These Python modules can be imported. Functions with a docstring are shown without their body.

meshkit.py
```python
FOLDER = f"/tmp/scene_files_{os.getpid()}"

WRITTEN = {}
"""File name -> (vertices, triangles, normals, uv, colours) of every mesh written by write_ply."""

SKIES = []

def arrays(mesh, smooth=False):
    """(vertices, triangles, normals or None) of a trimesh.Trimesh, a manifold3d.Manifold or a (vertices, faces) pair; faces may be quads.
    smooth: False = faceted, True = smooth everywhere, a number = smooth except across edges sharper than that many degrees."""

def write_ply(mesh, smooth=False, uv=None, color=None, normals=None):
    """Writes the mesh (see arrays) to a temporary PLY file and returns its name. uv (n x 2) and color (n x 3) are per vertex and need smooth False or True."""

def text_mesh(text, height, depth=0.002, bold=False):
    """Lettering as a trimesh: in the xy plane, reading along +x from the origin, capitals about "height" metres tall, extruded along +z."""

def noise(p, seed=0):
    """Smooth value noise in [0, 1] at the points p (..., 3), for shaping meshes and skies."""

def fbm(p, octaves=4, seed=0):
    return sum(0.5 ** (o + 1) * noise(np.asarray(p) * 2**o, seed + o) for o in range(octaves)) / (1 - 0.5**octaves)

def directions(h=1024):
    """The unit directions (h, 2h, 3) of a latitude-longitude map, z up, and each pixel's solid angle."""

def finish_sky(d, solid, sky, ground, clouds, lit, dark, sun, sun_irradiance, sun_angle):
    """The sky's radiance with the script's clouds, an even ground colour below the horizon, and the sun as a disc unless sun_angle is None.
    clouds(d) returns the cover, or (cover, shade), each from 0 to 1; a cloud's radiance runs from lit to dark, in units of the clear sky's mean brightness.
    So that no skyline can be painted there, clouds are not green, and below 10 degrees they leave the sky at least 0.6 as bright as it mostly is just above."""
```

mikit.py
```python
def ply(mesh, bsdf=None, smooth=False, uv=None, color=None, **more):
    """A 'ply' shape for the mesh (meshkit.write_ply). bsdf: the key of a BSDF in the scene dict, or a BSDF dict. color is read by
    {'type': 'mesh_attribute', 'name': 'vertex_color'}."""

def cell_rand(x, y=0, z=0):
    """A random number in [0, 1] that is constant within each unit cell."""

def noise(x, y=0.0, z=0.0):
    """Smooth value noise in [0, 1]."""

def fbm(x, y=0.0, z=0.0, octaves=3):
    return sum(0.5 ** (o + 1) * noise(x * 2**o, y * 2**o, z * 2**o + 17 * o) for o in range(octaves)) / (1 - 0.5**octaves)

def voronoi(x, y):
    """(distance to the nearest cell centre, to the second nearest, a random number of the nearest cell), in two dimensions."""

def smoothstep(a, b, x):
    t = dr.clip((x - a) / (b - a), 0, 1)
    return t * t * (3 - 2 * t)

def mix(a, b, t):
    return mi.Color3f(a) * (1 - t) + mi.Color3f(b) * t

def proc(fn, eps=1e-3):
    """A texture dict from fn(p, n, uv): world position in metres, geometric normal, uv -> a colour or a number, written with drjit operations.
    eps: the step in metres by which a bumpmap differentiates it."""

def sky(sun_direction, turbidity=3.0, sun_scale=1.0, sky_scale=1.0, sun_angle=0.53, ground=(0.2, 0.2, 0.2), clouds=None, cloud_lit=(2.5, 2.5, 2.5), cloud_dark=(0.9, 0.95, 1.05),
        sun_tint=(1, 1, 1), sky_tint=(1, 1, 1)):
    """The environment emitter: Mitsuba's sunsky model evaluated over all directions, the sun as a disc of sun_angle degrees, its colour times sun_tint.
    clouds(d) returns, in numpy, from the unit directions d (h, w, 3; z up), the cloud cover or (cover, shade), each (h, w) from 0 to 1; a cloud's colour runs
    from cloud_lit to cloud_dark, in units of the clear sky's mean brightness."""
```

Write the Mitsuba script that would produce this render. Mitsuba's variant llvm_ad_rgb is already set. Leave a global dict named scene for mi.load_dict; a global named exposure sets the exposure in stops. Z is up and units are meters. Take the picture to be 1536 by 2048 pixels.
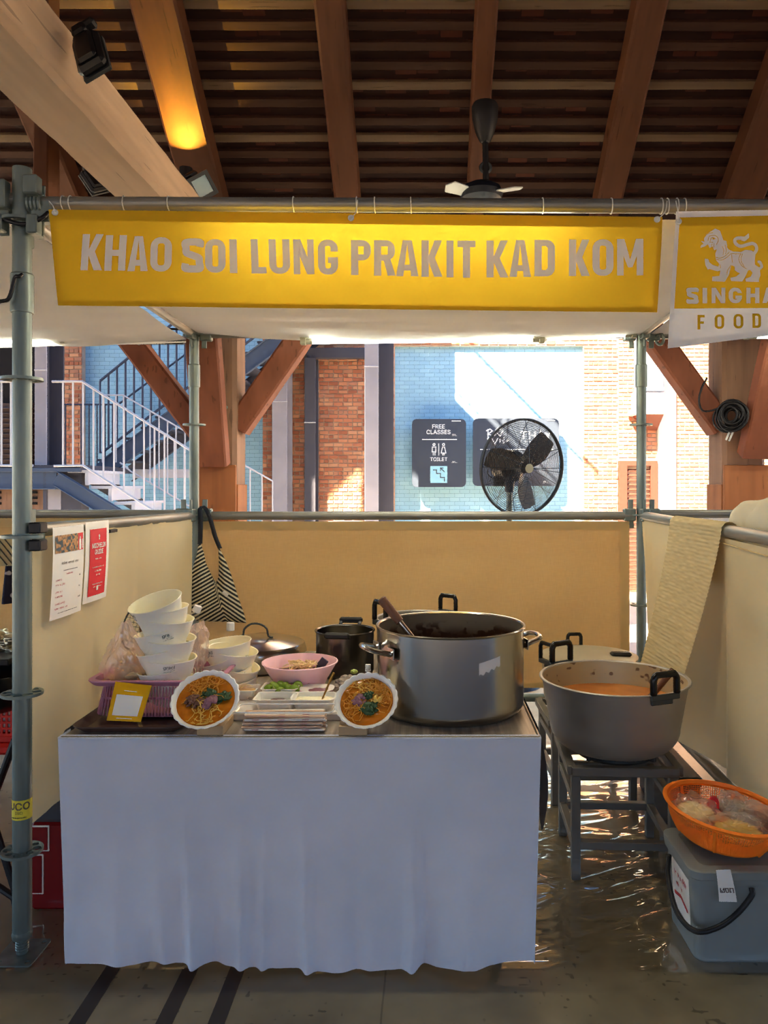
import math, random
import numpy as np
import trimesh
import drjit as dr
import mitsuba as mi
import mikit, meshkit
from mikit import noise, fbm, smoothstep, mix
from shapely.geometry import LineString, Polygon, Point, box as sbox
from shapely.ops import unary_union
from shapely import affinity
import manifold3d as m3

# ---------------------------------------------------------------- camera, sky, sun, exposure
F, CX, CY, EYE = 1540.0, 849.0, 972.0, 1.49     # focal length (px of 1536x2048), principal point, eye height
T = mi.ScalarTransform4f
scene, labels = {}, {}
exposure = 4.15
scene['camera'] = {'type': 'perspective', 'fov': 2 * math.degrees(math.atan(768 / F)), 'fov_axis': 'x',
                   'principal_point_offset_x': (768 - CX) / 1536, 'principal_point_offset_y': (1024 - CY) / 2048,
                   'near_clip': 0.05, 'far_clip': 500.0,
                   'to_world': T().look_at(origin=[0, 0, EYE], target=[0, 1, EYE], up=[0, 0, 1])}
SUN = (-0.50, -0.75, 0.92)
scene['sky'] = mikit.sky(SUN, turbidity=3.0, sun_scale=3.0, sky_scale=1.0, ground=(0.32, 0.30, 0.27), sun_tint=(1.0, 0.95, 0.86), sky_tint=(0.88, 1.02, 1.10))
LAMP = 3.8      # radiance of the fluorescent tubes

# ---------------------------------------------------------------- helpers
rng = random.Random(7)
PI = math.pi
A = np.array


def P(px, py, Y):
    """The point at depth Y seen at pixel (px, py)."""
    return A([(px - CX) * Y / F, Y, EYE + (CY - py) * Y / F])


def lin(r, g, b):
    return [float(((c / 255 + 0.055) / 1.055) ** 2.4 if c > 10 else c / 255 / 12.92) for c in (r, g, b)]


_count = {}


def numbered(key):
    n = _count.get(key, 0)
    _count[key] = n + 1
    return key if n == 0 else f'{key}_{n:03d}'


def put(name, mesh, mat, parent=None, smooth=False, label=None, kind=None, **more):
    """One entry of the scene: a part of parent, or a thing of its own."""
    key = numbered(f'{parent}__{name}' if parent else name)
    if isinstance(mesh, dict):
        d = {**mesh, **more}
        d['bsdf'] = {'type': 'ref', 'id': mat}
    else:
        d = mikit.ply(mesh, mat, smooth=smooth, **more)
    scene[key] = d
    t = {}
    if label: t['label'] = label
    if kind: t['kind'] = kind
    if t: labels[key] = t
    return key


def thing(name, label, cat, group=None):
    key = numbered(name)
    labels[key] = {'label': label, 'category': cat}
    if group: labels[key]['group'] = group
    return key


def solo(name, mesh, mat, label, cat, group=None, smooth=False, kind=None, **more):
    key = put(name, mesh, mat, None, smooth, **more)
    labels[key] = {'label': label, 'category': cat}
    if group: labels[key]['group'] = group
    if kind: labels[key]['kind'] = kind
    return key


def struct(name, mesh, mat, label, smooth=False, cat='wall'):
    key = put(name, mesh, mat, None, smooth)
    labels[key] = {'label': label, 'category': cat, 'kind': 'structure'}
    return key


def cat_(*ms):
    ms = [m for x in ms for m in (x if isinstance(x, (list, tuple)) else [x])]
    return trimesh.util.concatenate(ms)


def box(x0, x1, y0, y1, z0, z1):
    m = trimesh.creation.box((abs(x1 - x0), abs(y1 - y0), abs(z1 - z0)))
    m.apply_translation(((x0 + x1) / 2, (y0 + y1) / 2, (z0 + z1) / 2))
    return m


def rbox(x0, x1, y0, y1, z0, z1, c=0.004):
    h = A([abs(x1 - x0), abs(y1 - y0), abs(z1 - z0)]) / 2
    c = min(c, h.min() * 0.9)
    pts = []
    for sx in (-1, 1):
        for sy in (-1, 1):
            for sz in (-1, 1):
                s = A([sx, sy, sz])
                for k in range(3):
                    q = h - c
                    q[k] = h[k]
                    pts.append(s * q)
    m = trimesh.convex.convex_hull(A(pts))
    m.apply_translation(((x0 + x1) / 2, (y0 + y1) / 2, (z0 + z1) / 2))
    return m


def frame_to(p0, p1, up=(0, 0, 1)):
    p0, p1 = A(p0, float), A(p1, float)
    d = p1 - p0
    L = np.linalg.norm(d)
    z = d / L
    u = A(up, float)
    if abs(z @ u) > 0.98: u = A([0, 1.0, 0])
    x = np.cross(u, z); x /= np.linalg.norm(x)
    y = np.cross(z, x)
    M = np.eye(4)
    M[:3, 0], M[:3, 1], M[:3, 2], M[:3, 3] = x, y, z, (p0 + p1) / 2
    return M, L


def beam(p0, p1, w, h, c=0.004, up=(0, 0, 1)):
    """Bar from p0 to p1; w across (horizontal), h along up."""
    M, L = frame_to(p0, p1, up)
    m = rbox(-w / 2, w / 2, -h / 2, h / 2, -L / 2, L / 2, c)
    m.apply_transform(M)
    return m


def rough_beam(p0, p1, w, h, amp=0.006, seg=0.05, up=(0, 0, 1), seed=0):
    """A hand-hewn timber: a bar whose edges wander a little."""
    M, L = frame_to(p0, p1, up)
    n = max(2, int(L / seg))
    zs = np.linspace(-L / 2, L / 2, n + 1)
    c = min(w, h) * 0.09
    prof = A([[-w/2+c, -h/2], [w/2-c, -h/2], [w/2, -h/2+c], [w/2, h/2-c], [w/2-c, h/2], [-w/2+c, h/2], [-w/2, h/2-c], [-w/2, -h/2+c]])
    k = len(prof)
    v = np.zeros((n + 1, k, 3))
    v[:, :, :2] = prof[None]
    v[:, :, 2] = zs[:, None]
    q = v.reshape(-1, 3)
    d1 = meshkit.fbm(q * [9, 9, 2.2] + seed * 3.7, 3, seed) - 0.5
    d2 = meshkit.fbm(q * [9, 9, 2.2] + 51 + seed * 3.7, 3, seed + 5) - 0.5
    q = q + np.stack([d1, d2, 0 * d1], 1) * amp * 2
    f = []
    for i in range(n):
        for j in range(k):
            a, b = i * k + j, i * k + (j + 1) % k
            f += [[a, b, b + k], [a, b + k, a + k]]
    for e, fl in ((0, True), (n * k, False)):
        for j in range(1, k - 1):
            f.append([e, e + j + 1, e + j] if fl else [e, e + j, e + j + 1])
    m = trimesh.Trimesh(q, A(f), process=False)
    m.apply_transform(M)
    return m


def tube(path, r, sides=10, closed=False, cap=True):
    p = A(path, float)
    if closed:
        t = np.roll(p, -1, 0) - np.roll(p, 1, 0)
    else:
        t = np.gradient(p, axis=0)
    t /= np.linalg.norm(t, axis=1, keepdims=True) + 1e-12
    n0 = np.cross(t[0], [0, 0, 1.0])
    if np.linalg.norm(n0) < 0.2: n0 = np.cross(t[0], [1.0, 0, 0])
    n0 /= np.linalg.norm(n0)
    ns = [n0]
    for i in range(1, len(p)):
        n = ns[-1] - t[i] * (ns[-1] @ t[i])
        ns.append(n / (np.linalg.norm(n) + 1e-12))
    ns = A(ns)
    bs = np.cross(t, ns)
    a = np.arange(sides) * 2 * PI / sides
    rr = np.broadcast_to(r, (len(p),))
    v = p[:, None] + rr[:, None, None] * (np.cos(a)[None, :, None] * ns[:, None] + np.sin(a)[None, :, None] * bs[:, None])
    n = len(p)
    f = []
    for i in range(n if closed else n - 1):
        i2 = (i + 1) % n
        for j in range(sides):
            j2 = (j + 1) % sides
            f += [[i * sides + j, i * sides + j2, i2 * sides + j2], [i * sides + j, i2 * sides + j2, i2 * sides + j]]
    v = v.reshape(-1, 3)
    if cap and not closed:
        c0, c1 = len(v), len(v) + 1
        v = np.vstack([v, p[0], p[-1]])
        for j in range(sides):
            j2 = (j + 1) % sides
            f += [[c0, j2, j], [c1, (n - 1) * sides + j, (n - 1) * sides + j2]]
    return trimesh.Trimesh(v, A(f), process=False)


def rod(p0, p1, r, sides=12):
    return tube([p0, p1], r, sides)


def smooth_path(pts, n=8):
    """Catmull-Rom through the points."""
    p = A(pts, float)
    q = np.vstack([2 * p[0] - p[1], p, 2 * p[-1] - p[-2]])
    out = []
    for i in range(1, len(q) - 2):
        for t in np.linspace(0, 1, n, endpoint=False):
            a, b, c, d = q[i - 1], q[i], q[i + 1], q[i + 2]
            out.append(0.5 * (2 * b + (c - a) * t + (2 * a - 5 * b + 4 * c - d) * t**2 + (3 * b - a - 3 * c + d) * t**3))
    out.append(p[-1])
    return A(out)


def ring(c, R, r, sides=6, n=40, axis=(0, 0, 1), arc=None):
    ax = A(axis, float); ax /= np.linalg.norm(ax)
    u = np.cross(ax, [0, 1.0, 0] if abs(ax[1]) < 0.9 else [1.0, 0, 0]); u /= np.linalg.norm(u)
    w = np.cross(ax, u)
    if arc is None:
        a = np.arange(n) * 2 * PI / n
        return tube(A(c) + R * (np.cos(a)[:, None] * u + np.sin(a)[:, None] * w), r, sides, closed=True)
    a = np.linspace(arc[0], arc[1], n)
    return tube(A(c) + R * (np.cos(a)[:, None] * u + np.sin(a)[:, None] * w), r, sides)


def lathe(profile, at=(0, 0, 0), n=64):
    m = trimesh.creation.revolve(A(profile, float), sections=n)
    m.apply_translation(at)
    return m


def sphere(c, r, sub=2, scale=(1, 1, 1)):
    m = trimesh.creation.icosphere(sub, r)
    m.apply_scale(scale)
    m.apply_translation(c)
    return m


def grid(fn, nu, nv):
    """fn(u, v) of arrays in [0, 1] -> points; one sheet."""
    u, v = np.meshgrid(np.linspace(0, 1, nu), np.linspace(0, 1, nv), indexing='ij')
    p = fn(u.ravel(), v.ravel())
    p = np.stack([np.broadcast_to(x, u.size) for x in p], 1) if isinstance(p, (tuple, list)) else p
    i, j = np.meshgrid(np.arange(nu - 1), np.arange(nv - 1), indexing='ij')
    a = (i * nv + j).ravel()
    f = np.vstack([np.stack([a, a + nv, a + nv + 1], 1), np.stack([a, a + nv + 1, a + 1], 1)])
    return trimesh.Trimesh(p, f, process=False)


def extrude(poly, h):
    gs = getattr(poly, 'geoms', [poly])
    return trimesh.util.concatenate([trimesh.creation.extrude_polygon(g, h, engine='earcut') for g in gs if g.area > 1e-12])


def flat(poly):
    """Triangulated polygon in the xy plane."""
    out = []
    for g in getattr(poly, 'geoms', [poly]):
        if g.area < 1e-12 or g.geom_type != 'Polygon': continue
        v, f = trimesh.creation.triangulate_polygon(g, engine='earcut')
        out.append(trimesh.Trimesh(np.hstack([v, np.zeros((len(v), 1))]), f, process=False))
    return trimesh.util.concatenate(out)


def warp(mesh, fn, edge=None):
    """Vertices through fn; first cut to edges no longer than edge."""
    m = mesh
    if edge: m = m.subdivide_to_size(edge, max_iter=12)
    v = fn(A(m.vertices))
    return trimesh.Trimesh(v, m.faces, process=False)


def rrect(x0, x1, y0, y1, r, n=5):
    return sbox(x0 + r, y0 + r, x1 - r, y1 - r).buffer(r, quad_segs=n)


def text(s, h, bold=False, depth=0.0015, center=True):
    m = meshkit.text_mesh(s, h, depth, bold)
    if center:
        b = m.bounds
        m.apply_translation((-(b[0][0] + b[1][0]) / 2, 0, 0))
    return m


def scribble(w, h, seed=0):
    """A line of print too small to read: a row of little uneven strokes."""
    q = random.Random(seed)
    x, out = -w / 2, []
    while x < w / 2 - h * 0.3:
        k = q.uniform(0.35, 0.8) * h
        if q.random() > 0.14:
            out.append(sbox(x, 0, x + k * 0.32, h * q.uniform(0.55, 1.0)))
            if q.random() > 0.4: out.append(sbox(x, h * 0.42, x + k * 0.8, h * 0.62))
        x += k
    return extrude(unary_union(out), 0.0008)


def stand(m, at, rot=0.0, lean=0.0):
    """A mesh drawn in xy (reading side +z) stood up to face -y, at the point; lean tips its top away, rot turns it about z."""
    m = m.copy()
    m.apply_transform(trimesh.transformations.rotation_matrix(PI / 2, [1, 0, 0]))
    if lean: m.apply_transform(trimesh.transformations.rotation_matrix(-lean, [1, 0, 0]))
    if rot: m.apply_transform(trimesh.transformations.rotation_matrix(rot, [0, 0, 1]))
    m.apply_translation(at)
    return m


def turn(m, ang, axis=(0, 0, 1), about=(0, 0, 0)):
    m = m.copy()
    m.apply_transform(trimesh.transformations.rotation_matrix(ang, axis, about))
    return m


def moved(m, d):
    m = m.copy(); m.apply_translation(d); return m


# ---------------------------------------------------------------- materials
def M(key, col, rough=0.6, **kw):
    base = {'type': 'rgb', 'value': col} if isinstance(col, (list, tuple)) else mikit.proc(col)
    d = {'type': 'principled', 'base_color': base, 'roughness': rough, 'specular': kw.pop('specular', 0.35), **kw}
    scene[key] = {'type': 'twosided', 'bsdf': d}
    return key


def Mbump(key, col, rough, fn, scale, **kw):
    base = {'type': 'rgb', 'value': col} if isinstance(col, (list, tuple)) else mikit.proc(col)
    d = {'type': 'principled', 'base_color': base, 'roughness': rough, 'specular': kw.pop('specular', 0.35), **kw}
    scene[key] = {'type': 'twosided', 'bsdf': {'type': 'bumpmap', 'arbitrary': mikit.proc(fn, eps=0.0015), 'scale': scale, 'bsdf': d}}
    return key


def Mcloth(key, col, trans=0.5, rough=0.9):
    base = {'type': 'rgb', 'value': col} if isinstance(col, (list, tuple)) else mikit.proc(col)
    scene[key] = {'type': 'principledthin', 'base_color': base, 'roughness': rough, 'diff_trans': trans, 'spec_trans': 0.0, 'eta': 1.3}
    return key


def wood(dark, light, sx, sy, sz, k=0.5):
    d, l = lin(*dark), lin(*light)
    def fn(p, n, uv):
        g = fbm(p.x * sx, p.y * sy, p.z * sz, 3)
        b = fbm(p.x * 3.1 + 7, p.y * 2.3, p.z * 2.7, 2)
        crack = smoothstep(0.72, 0.78, fbm(p.x * sx * 2.6 + 31, p.y * sy * 1.9, p.z * sz * 2.6 + 5, 3))
        return mix(d, l, dr.clip(0.6 * g + 0.4 * b, 0, 1)) * (1 - 0.35 * crack)
    return fn


M('m_rafter', wood((54, 29, 17), (102, 60, 35), 26, 3, 3), 0.75)
M('m_post_wood', wood((90, 66, 52), (160, 124, 98), 24, 24, 1.6), 0.75)
M('m_brace', wood((92, 52, 36), (152, 92, 66), 20, 9, 5), 0.72)
M('m_clad', wood((112, 64, 36), (172, 112, 70), 24, 24, 2), 0.72)
M('m_tie', wood((150, 122, 98), (206, 178, 148), 22, 2.0, 22), 0.8)
M('m_batten', wood((44, 25, 17), (74, 48, 34), 2, 30, 30), 0.85)
M('m_batten_pale', wood((84, 64, 48), (120, 98, 74), 2, 30, 30), 0.85)
TILE = [M(f'm_tile_{i}', lin(*c), 0.85) for i, c in enumerate([(68, 32, 22), (56, 26, 18), (78, 38, 26), (44, 24, 18)])]
BRICK = [M(f'm_brick_{i}', lin(*c), 0.85) for i, c in enumerate([(186, 122, 92), (172, 108, 80), (194, 136, 102), (180, 128, 102), (164, 102, 76), (202, 152, 116)])]
M('m_mortar', lambda p, n, uv: mix(lin(196, 176, 156), lin(150, 128, 112), fbm(p.x * 9, p.y * 9, p.z * 9, 3)), 0.9)


def _bluewall(p, n, uv):
    rz = p.z / 0.06
    row = dr.floor(rz)
    bx = p.x / 0.15 + 0.5 * (row - 2 * dr.floor(row / 2))
    fz, fx = rz - row, bx - dr.floor(bx)
    edge = dr.minimum(dr.minimum(fz, 1 - fz) * 0.06, dr.minimum(fx, 1 - fx) * 0.15)
    return row, bx, edge


def blue_col(p, n, uv):
    row, bx, edge = _bluewall(p, n, uv)
    r = mikit.cell_rand(bx, row)
    w = fbm(p.x * 2.2, p.y, p.z * 2.2, 3)
    c = mix(lin(140, 190, 218), lin(164, 211, 234), 0.55 * r + 0.45 * w)
    return mix(lin(112, 158, 190), c, smoothstep(0.0, 0.006, edge))


def blue_h(p, n, uv):
    row, bx, edge = _bluewall(p, n, uv)
    return smoothstep(0.0, 0.008, edge) * 0.6 + 0.4 * fbm(p.x * 40, p.y * 40, p.z * 40, 2)


Mbump('m_bluewall', blue_col, 0.75, blue_h, 0.004)
M('m_whitewash', lin(226, 220, 208), 0.8)
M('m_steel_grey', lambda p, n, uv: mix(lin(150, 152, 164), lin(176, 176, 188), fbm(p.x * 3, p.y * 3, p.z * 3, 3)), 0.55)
M('m_steel_dark', lin(74, 76, 88), 0.55)  # dark steel; also stands in for grey steel lying in shade
M('m_steel_blue', lin(72, 88, 112), 0.5)  # blue-grey tone includes the shade on the stair beams
M('m_stair_edge', lin(205, 208, 214), 0.5)
M('m_rail_grey', lin(196, 200, 208), 0.45)
M('m_rail_shaded', lin(58, 66, 88), 0.45)  # rails of the shaded flight: shade put into the colour
M('m_darkwood', lin(62, 44, 40), 0.6)
M('m_louvre', lin(84, 66, 58), 0.6)
M('m_louvre_warm', lin(92, 46, 36), 0.6)
M('m_void', lin(18, 17, 20), 0.9)  # near-black stands in for the shade inside recesses and vents
M('m_sign', lin(60, 70, 86), 0.35)
M('m_sign_text', lin(225, 232, 238), 0.5)
M('m_sign_cyan', lin(150, 208, 228), 0.5)


def concrete(p, n, uv):
    a = fbm(p.x * 1.3, p.y * 1.3, 0.0, 4)
    s = fbm(p.x * 14, p.y * 14, 0.0, 3)
    stain = smoothstep(0.45, 0.8, fbm(p.x * 2.7 + 9, p.y * 2.7, 3.0, 4))
    spot = smoothstep(0.84, 0.93, noise(p.x * 60, p.y * 60, 0.0)) * smoothstep(0.5, 0.7, noise(p.x * 7, p.y * 7, 5.0))
    joint = 1 - smoothstep(0.0015, 0.004, dr.abs(p.x + 0.12 + 0.006 * (noise(p.y * 6, 0.0, 0.0) - 0.5)))
    c = mix(lin(102, 92, 68), lin(136, 124, 96), 0.55 * a + 0.45 * s)
    c = c * (1 - 0.35 * stain) * (1 - 0.5 * spot)
    return c * (1 - 0.45 * joint)


M('m_concrete', concrete, 0.42, specular=0.5)
M('m_paving', lambda p, n, uv: mix(lin(150, 140, 126), lin(176, 166, 152), fbm(p.x * 2, p.y * 2, 0.0, 3)), 0.7)
M('m_tape', lin(44, 36, 32), 0.6)
scene['m_film'] = {'type': 'thindielectric', 'int_ior': 1.8}
scene['m_clear'] = {'type': 'thindielectric', 'int_ior': 1.45}
M('m_galv', lambda p, n, uv: mix(lin(84, 96, 92), lin(138, 148, 140), fbm(p.x * 22, p.y * 22, p.z * 5, 3)), 0.42, metallic=0.55)
M('m_galv_bar', lambda p, n, uv: mix(lin(98, 98, 92), lin(156, 154, 144), fbm(p.x * 4, p.y * 4, p.z * 30, 3)), 0.4, metallic=0.5)
M('m_iron', lin(70, 74, 74), 0.5, metallic=0.5)
M('m_black', lin(22, 22, 24), 0.45)
M('m_black_gloss', lin(14, 14, 16), 0.18)
M('m_navy', lin(18, 24, 36), 0.5)
M('m_whiteplastic', lin(226, 226, 220), 0.4)
M('m_whitewire', lin(205, 205, 196), 0.5)
M('m_tube_cap', lin(150, 150, 130), 0.5)
Mcloth('m_yellow', lin(208, 168, 44), 0.42)
Mcloth('m_yellow_hem', lin(198, 156, 38), 0.42)
Mcloth('m_bannerwhite', lin(232, 230, 226), 0.32)
Mcloth('m_canopy', lambda p, n, uv: mix(lin(228, 228, 224), lin(240, 240, 236), fbm(p.x * 2, p.y * 6, p.z * 2, 3)), 0.55)


def curtain_col(p, n, uv):
    w = noise(p.x * 260, p.y * 260, p.z * 30) * 0.5 + noise(p.x * 40, p.y * 40, p.z * 300) * 0.5
    b = fbm(p.x * 2.1, p.y * 2.1, p.z * 2.1, 2)
    return mix(lin(188, 155, 101), lin(208, 177, 125), 0.5 * w + 0.5 * b)


Mcloth('m_curtain', curtain_col, 0.30)
Mcloth('m_curtain_hem', lin(200, 172, 120), 0.25)
Mcloth('m_curtain_pale', lambda p, n, uv: mix(lin(196, 174, 132), lin(212, 193, 152), fbm(p.x * 3, p.y * 3, p.z * 1.5, 2)), 0.7)
Mcloth('m_mat', lambda p, n, uv: mix(lin(202, 182, 140), lin(184, 164, 124), noise(p.y * 22, 1.0, p.z * 130)), 0.4)
Mcloth('m_tablecloth', lambda p, n, uv: mix(lin(206, 212, 224), lin(222, 226, 236), fbm(p.x * 6, p.y * 6, p.z * 6, 3)), 0.35)
M('m_undercloth', lin(70, 70, 74), 0.9)


def laminate(p, n, uv):
    g = fbm(p.x * 90, p.y * 3.0, 0.0, 3)
    return mix(lin(96, 88, 78), lin(158, 146, 130), g)


M('m_laminate', laminate, 0.35)
M('m_edge_metal', lin(150, 140, 122), 0.4, metallic=0.4)


M('m_stainless', lin(172, 168, 160), 0.17, metallic=1.0)
M('m_stainless_smooth', lin(190, 186, 178), 0.16, metallic=1.0)
M('m_alu', lambda p, n, uv: mix(lin(138, 134, 126), lin(172, 166, 156), fbm(p.x * 5, p.y * 5, p.z * 9, 3)), 0.42, metallic=0.55)
M('m_pot_dark', lin(96, 94, 92), 0.2, metallic=1.0)
M('m_alu_pale', lin(190, 182, 160), 0.45, metallic=0.6)


def pot_inside(p, n, uv):
    h = smoothstep(0.93, 0.985, p.z + 0.03 * fbm(p.x * 30, p.y * 30, p.z * 12, 3))
    spl = smoothstep(0.52, 0.62, fbm(p.x * 26, p.y * 26, p.z * 26, 3)) * (1 - smoothstep(0.955, 0.985, p.z))
    return mix(mix(lin(62, 38, 26), lin(112, 100, 82), h), lin(58, 34, 22), spl)


M('m_pot_inside', pot_inside, 0.35, metallic=0.3)
M('m_soup_dark', lin(64, 36, 20), 0.2)


def pot2_inside(p, n, uv):
    spl = smoothstep(0.66, 0.74, fbm(p.x * 34, p.y * 34, p.z * 34, 2))
    return mix(lin(176, 160, 128), lin(80, 44, 22), spl * 0.8)


M('m_pot2_inside', pot2_inside, 0.4, metallic=0.4)
M('m_soup', lambda p, n, uv: mix(lin(150, 82, 34), lin(178, 112, 52), fbm(p.x * 16, p.y * 16, 0.0, 3)), 0.15)
M('m_stand', lin(110, 107, 100), 0.5, metallic=0.2)
M('m_handle_wood', lin(98, 62, 42), 0.5)
M('m_bowl', lin(238, 234, 218), 0.35)
M('m_bowl_in', lin(238, 230, 196), 0.4)
M('m_print', lin(96, 96, 90), 0.6)
M('m_tray', lin(70, 52, 46), 0.4)
M('m_pinkbasket', lin(178, 118, 138), 0.45)
M('m_pinkbowl', lin(254, 204, 212), 0.35)
M('m_dish', lin(238, 236, 226), 0.3)
M('m_boxclear', lin(206, 200, 192), 0.3)
M('m_chopstick', lin(198, 164, 136), 0.7)
M('m_chopprint', lin(176, 120, 116), 0.7)
M('m_lime', lin(120, 148, 44), 0.4)
M('m_limeflesh', lin(176, 190, 96), 0.35)
M('m_chili', lin(74, 26, 22), 0.4)
M('m_onion', lin(134, 88, 98), 0.45)
M('m_greens', lin(48, 72, 40), 0.5)
M('m_noodle', lin(206, 140, 48), 0.35)
M('m_noodle_pale', lin(214, 172, 78), 0.35)
M('m_broth', lambda p, n, uv: mix(lin(150, 72, 10), lin(196, 116, 22), fbm(p.x * 40, p.y * 40, p.z * 40, 3)), 0.06, clearcoat=1.0, clearcoat_gloss=0.98)
M('m_meat', lin(104, 66, 50), 0.4)
M('m_blockbase', lin(168, 142, 106), 0.6)
M('m_qr_yellow', lin(214, 160, 20), 0.25)
M('m_paper', lin(228, 222, 212), 0.7)
M('m_papergrey', lin(222, 218, 210), 0.8)
M('m_red', lin(206, 44, 52), 0.6)
M('m_redplastic', lin(198, 40, 30), 0.4)
M('m_coolred', lin(120, 10, 14), 0.4)
M('m_ink', lin(90, 70, 66), 0.7)
M('m_inkred', lin(176, 62, 62), 0.7)
M('m_orange', lin(242, 126, 36), 0.4)
M('m_grey_cooler', lin(122, 127, 124), 0.5)
M('m_bagplastic', lin(220, 196, 186), 0.25)
M('m_cracker', lin(236, 204, 146), 0.6)
M('m_napkin', lin(150, 138, 126), 0.85)
M('m_sauce', lin(44, 16, 20), 0.2)
M('m_foil', lin(200, 190, 160), 0.25, metallic=0.9)
M('m_sticker', lin(226, 206, 60), 0.5)
M('m_glass_lamp', lin(176, 206, 208), 0.12)
M('m_brass', lin(170, 130, 60), 0.3, metallic=0.8)


def stripes(p, n, uv):
    w = 0.010 * (fbm(p.x * 5, p.y * 5, p.z * 5, 2) - 0.5)
    xl = p.x + 1.29
    side = smoothstep(0.15, 0.17, xl + (p.z - 0.92) * 0.30)
    s = mix(0.0, 1.0, 0.0)
    ph = (p.z * 0.86 - xl * 0.50 + w) * (1 - side) + (p.z * 0.80 + xl * 0.60 - 0.17 + w) * side
    q = ph / 0.0185
    q = q - dr.floor(q)
    return mix(lin(196, 186, 160), lin(36, 38, 40), smoothstep(0.40, 0.48, q) * (1 - smoothstep(0.92, 1.0, q)))


M('m_stripebag', stripes, 0.9)
M('m_fanmotor', lin(30, 30, 34), 0.4)
M('m_fanwire', lin(36, 42, 50), 0.4)
M('m_blade', lin(64, 58, 56), 0.35)
M('m_shirt', lin(196, 186, 160), 0.9)
M('m_skin', lin(176, 126, 100), 0.55)
M('m_hair', lin(38, 28, 26), 0.6)
M('m_trousers', lin(60, 60, 68), 0.9)
M('m_floral', lambda p, n, uv: mix(lin(30, 28, 46), lin(176, 168, 170), smoothstep(0.55, 0.62, fbm(p.x * 30, p.y * 30, p.z * 30, 2))), 0.9)
M('m_photo', lambda p, n, uv: mix(mix(lin(120, 70, 30), lin(206, 160, 110), noise(p.x * 60, p.y * 130, p.z * 130)), lin(60, 74, 80), smoothstep(0.5, 0.7, noise(p.x * 40, p.y * 90 + 9, p.z * 90))), 0.6)
M('m_straw', lin(196, 178, 130), 0.8)
M('m_darkline', lin(50, 42, 34), 0.8)
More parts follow.
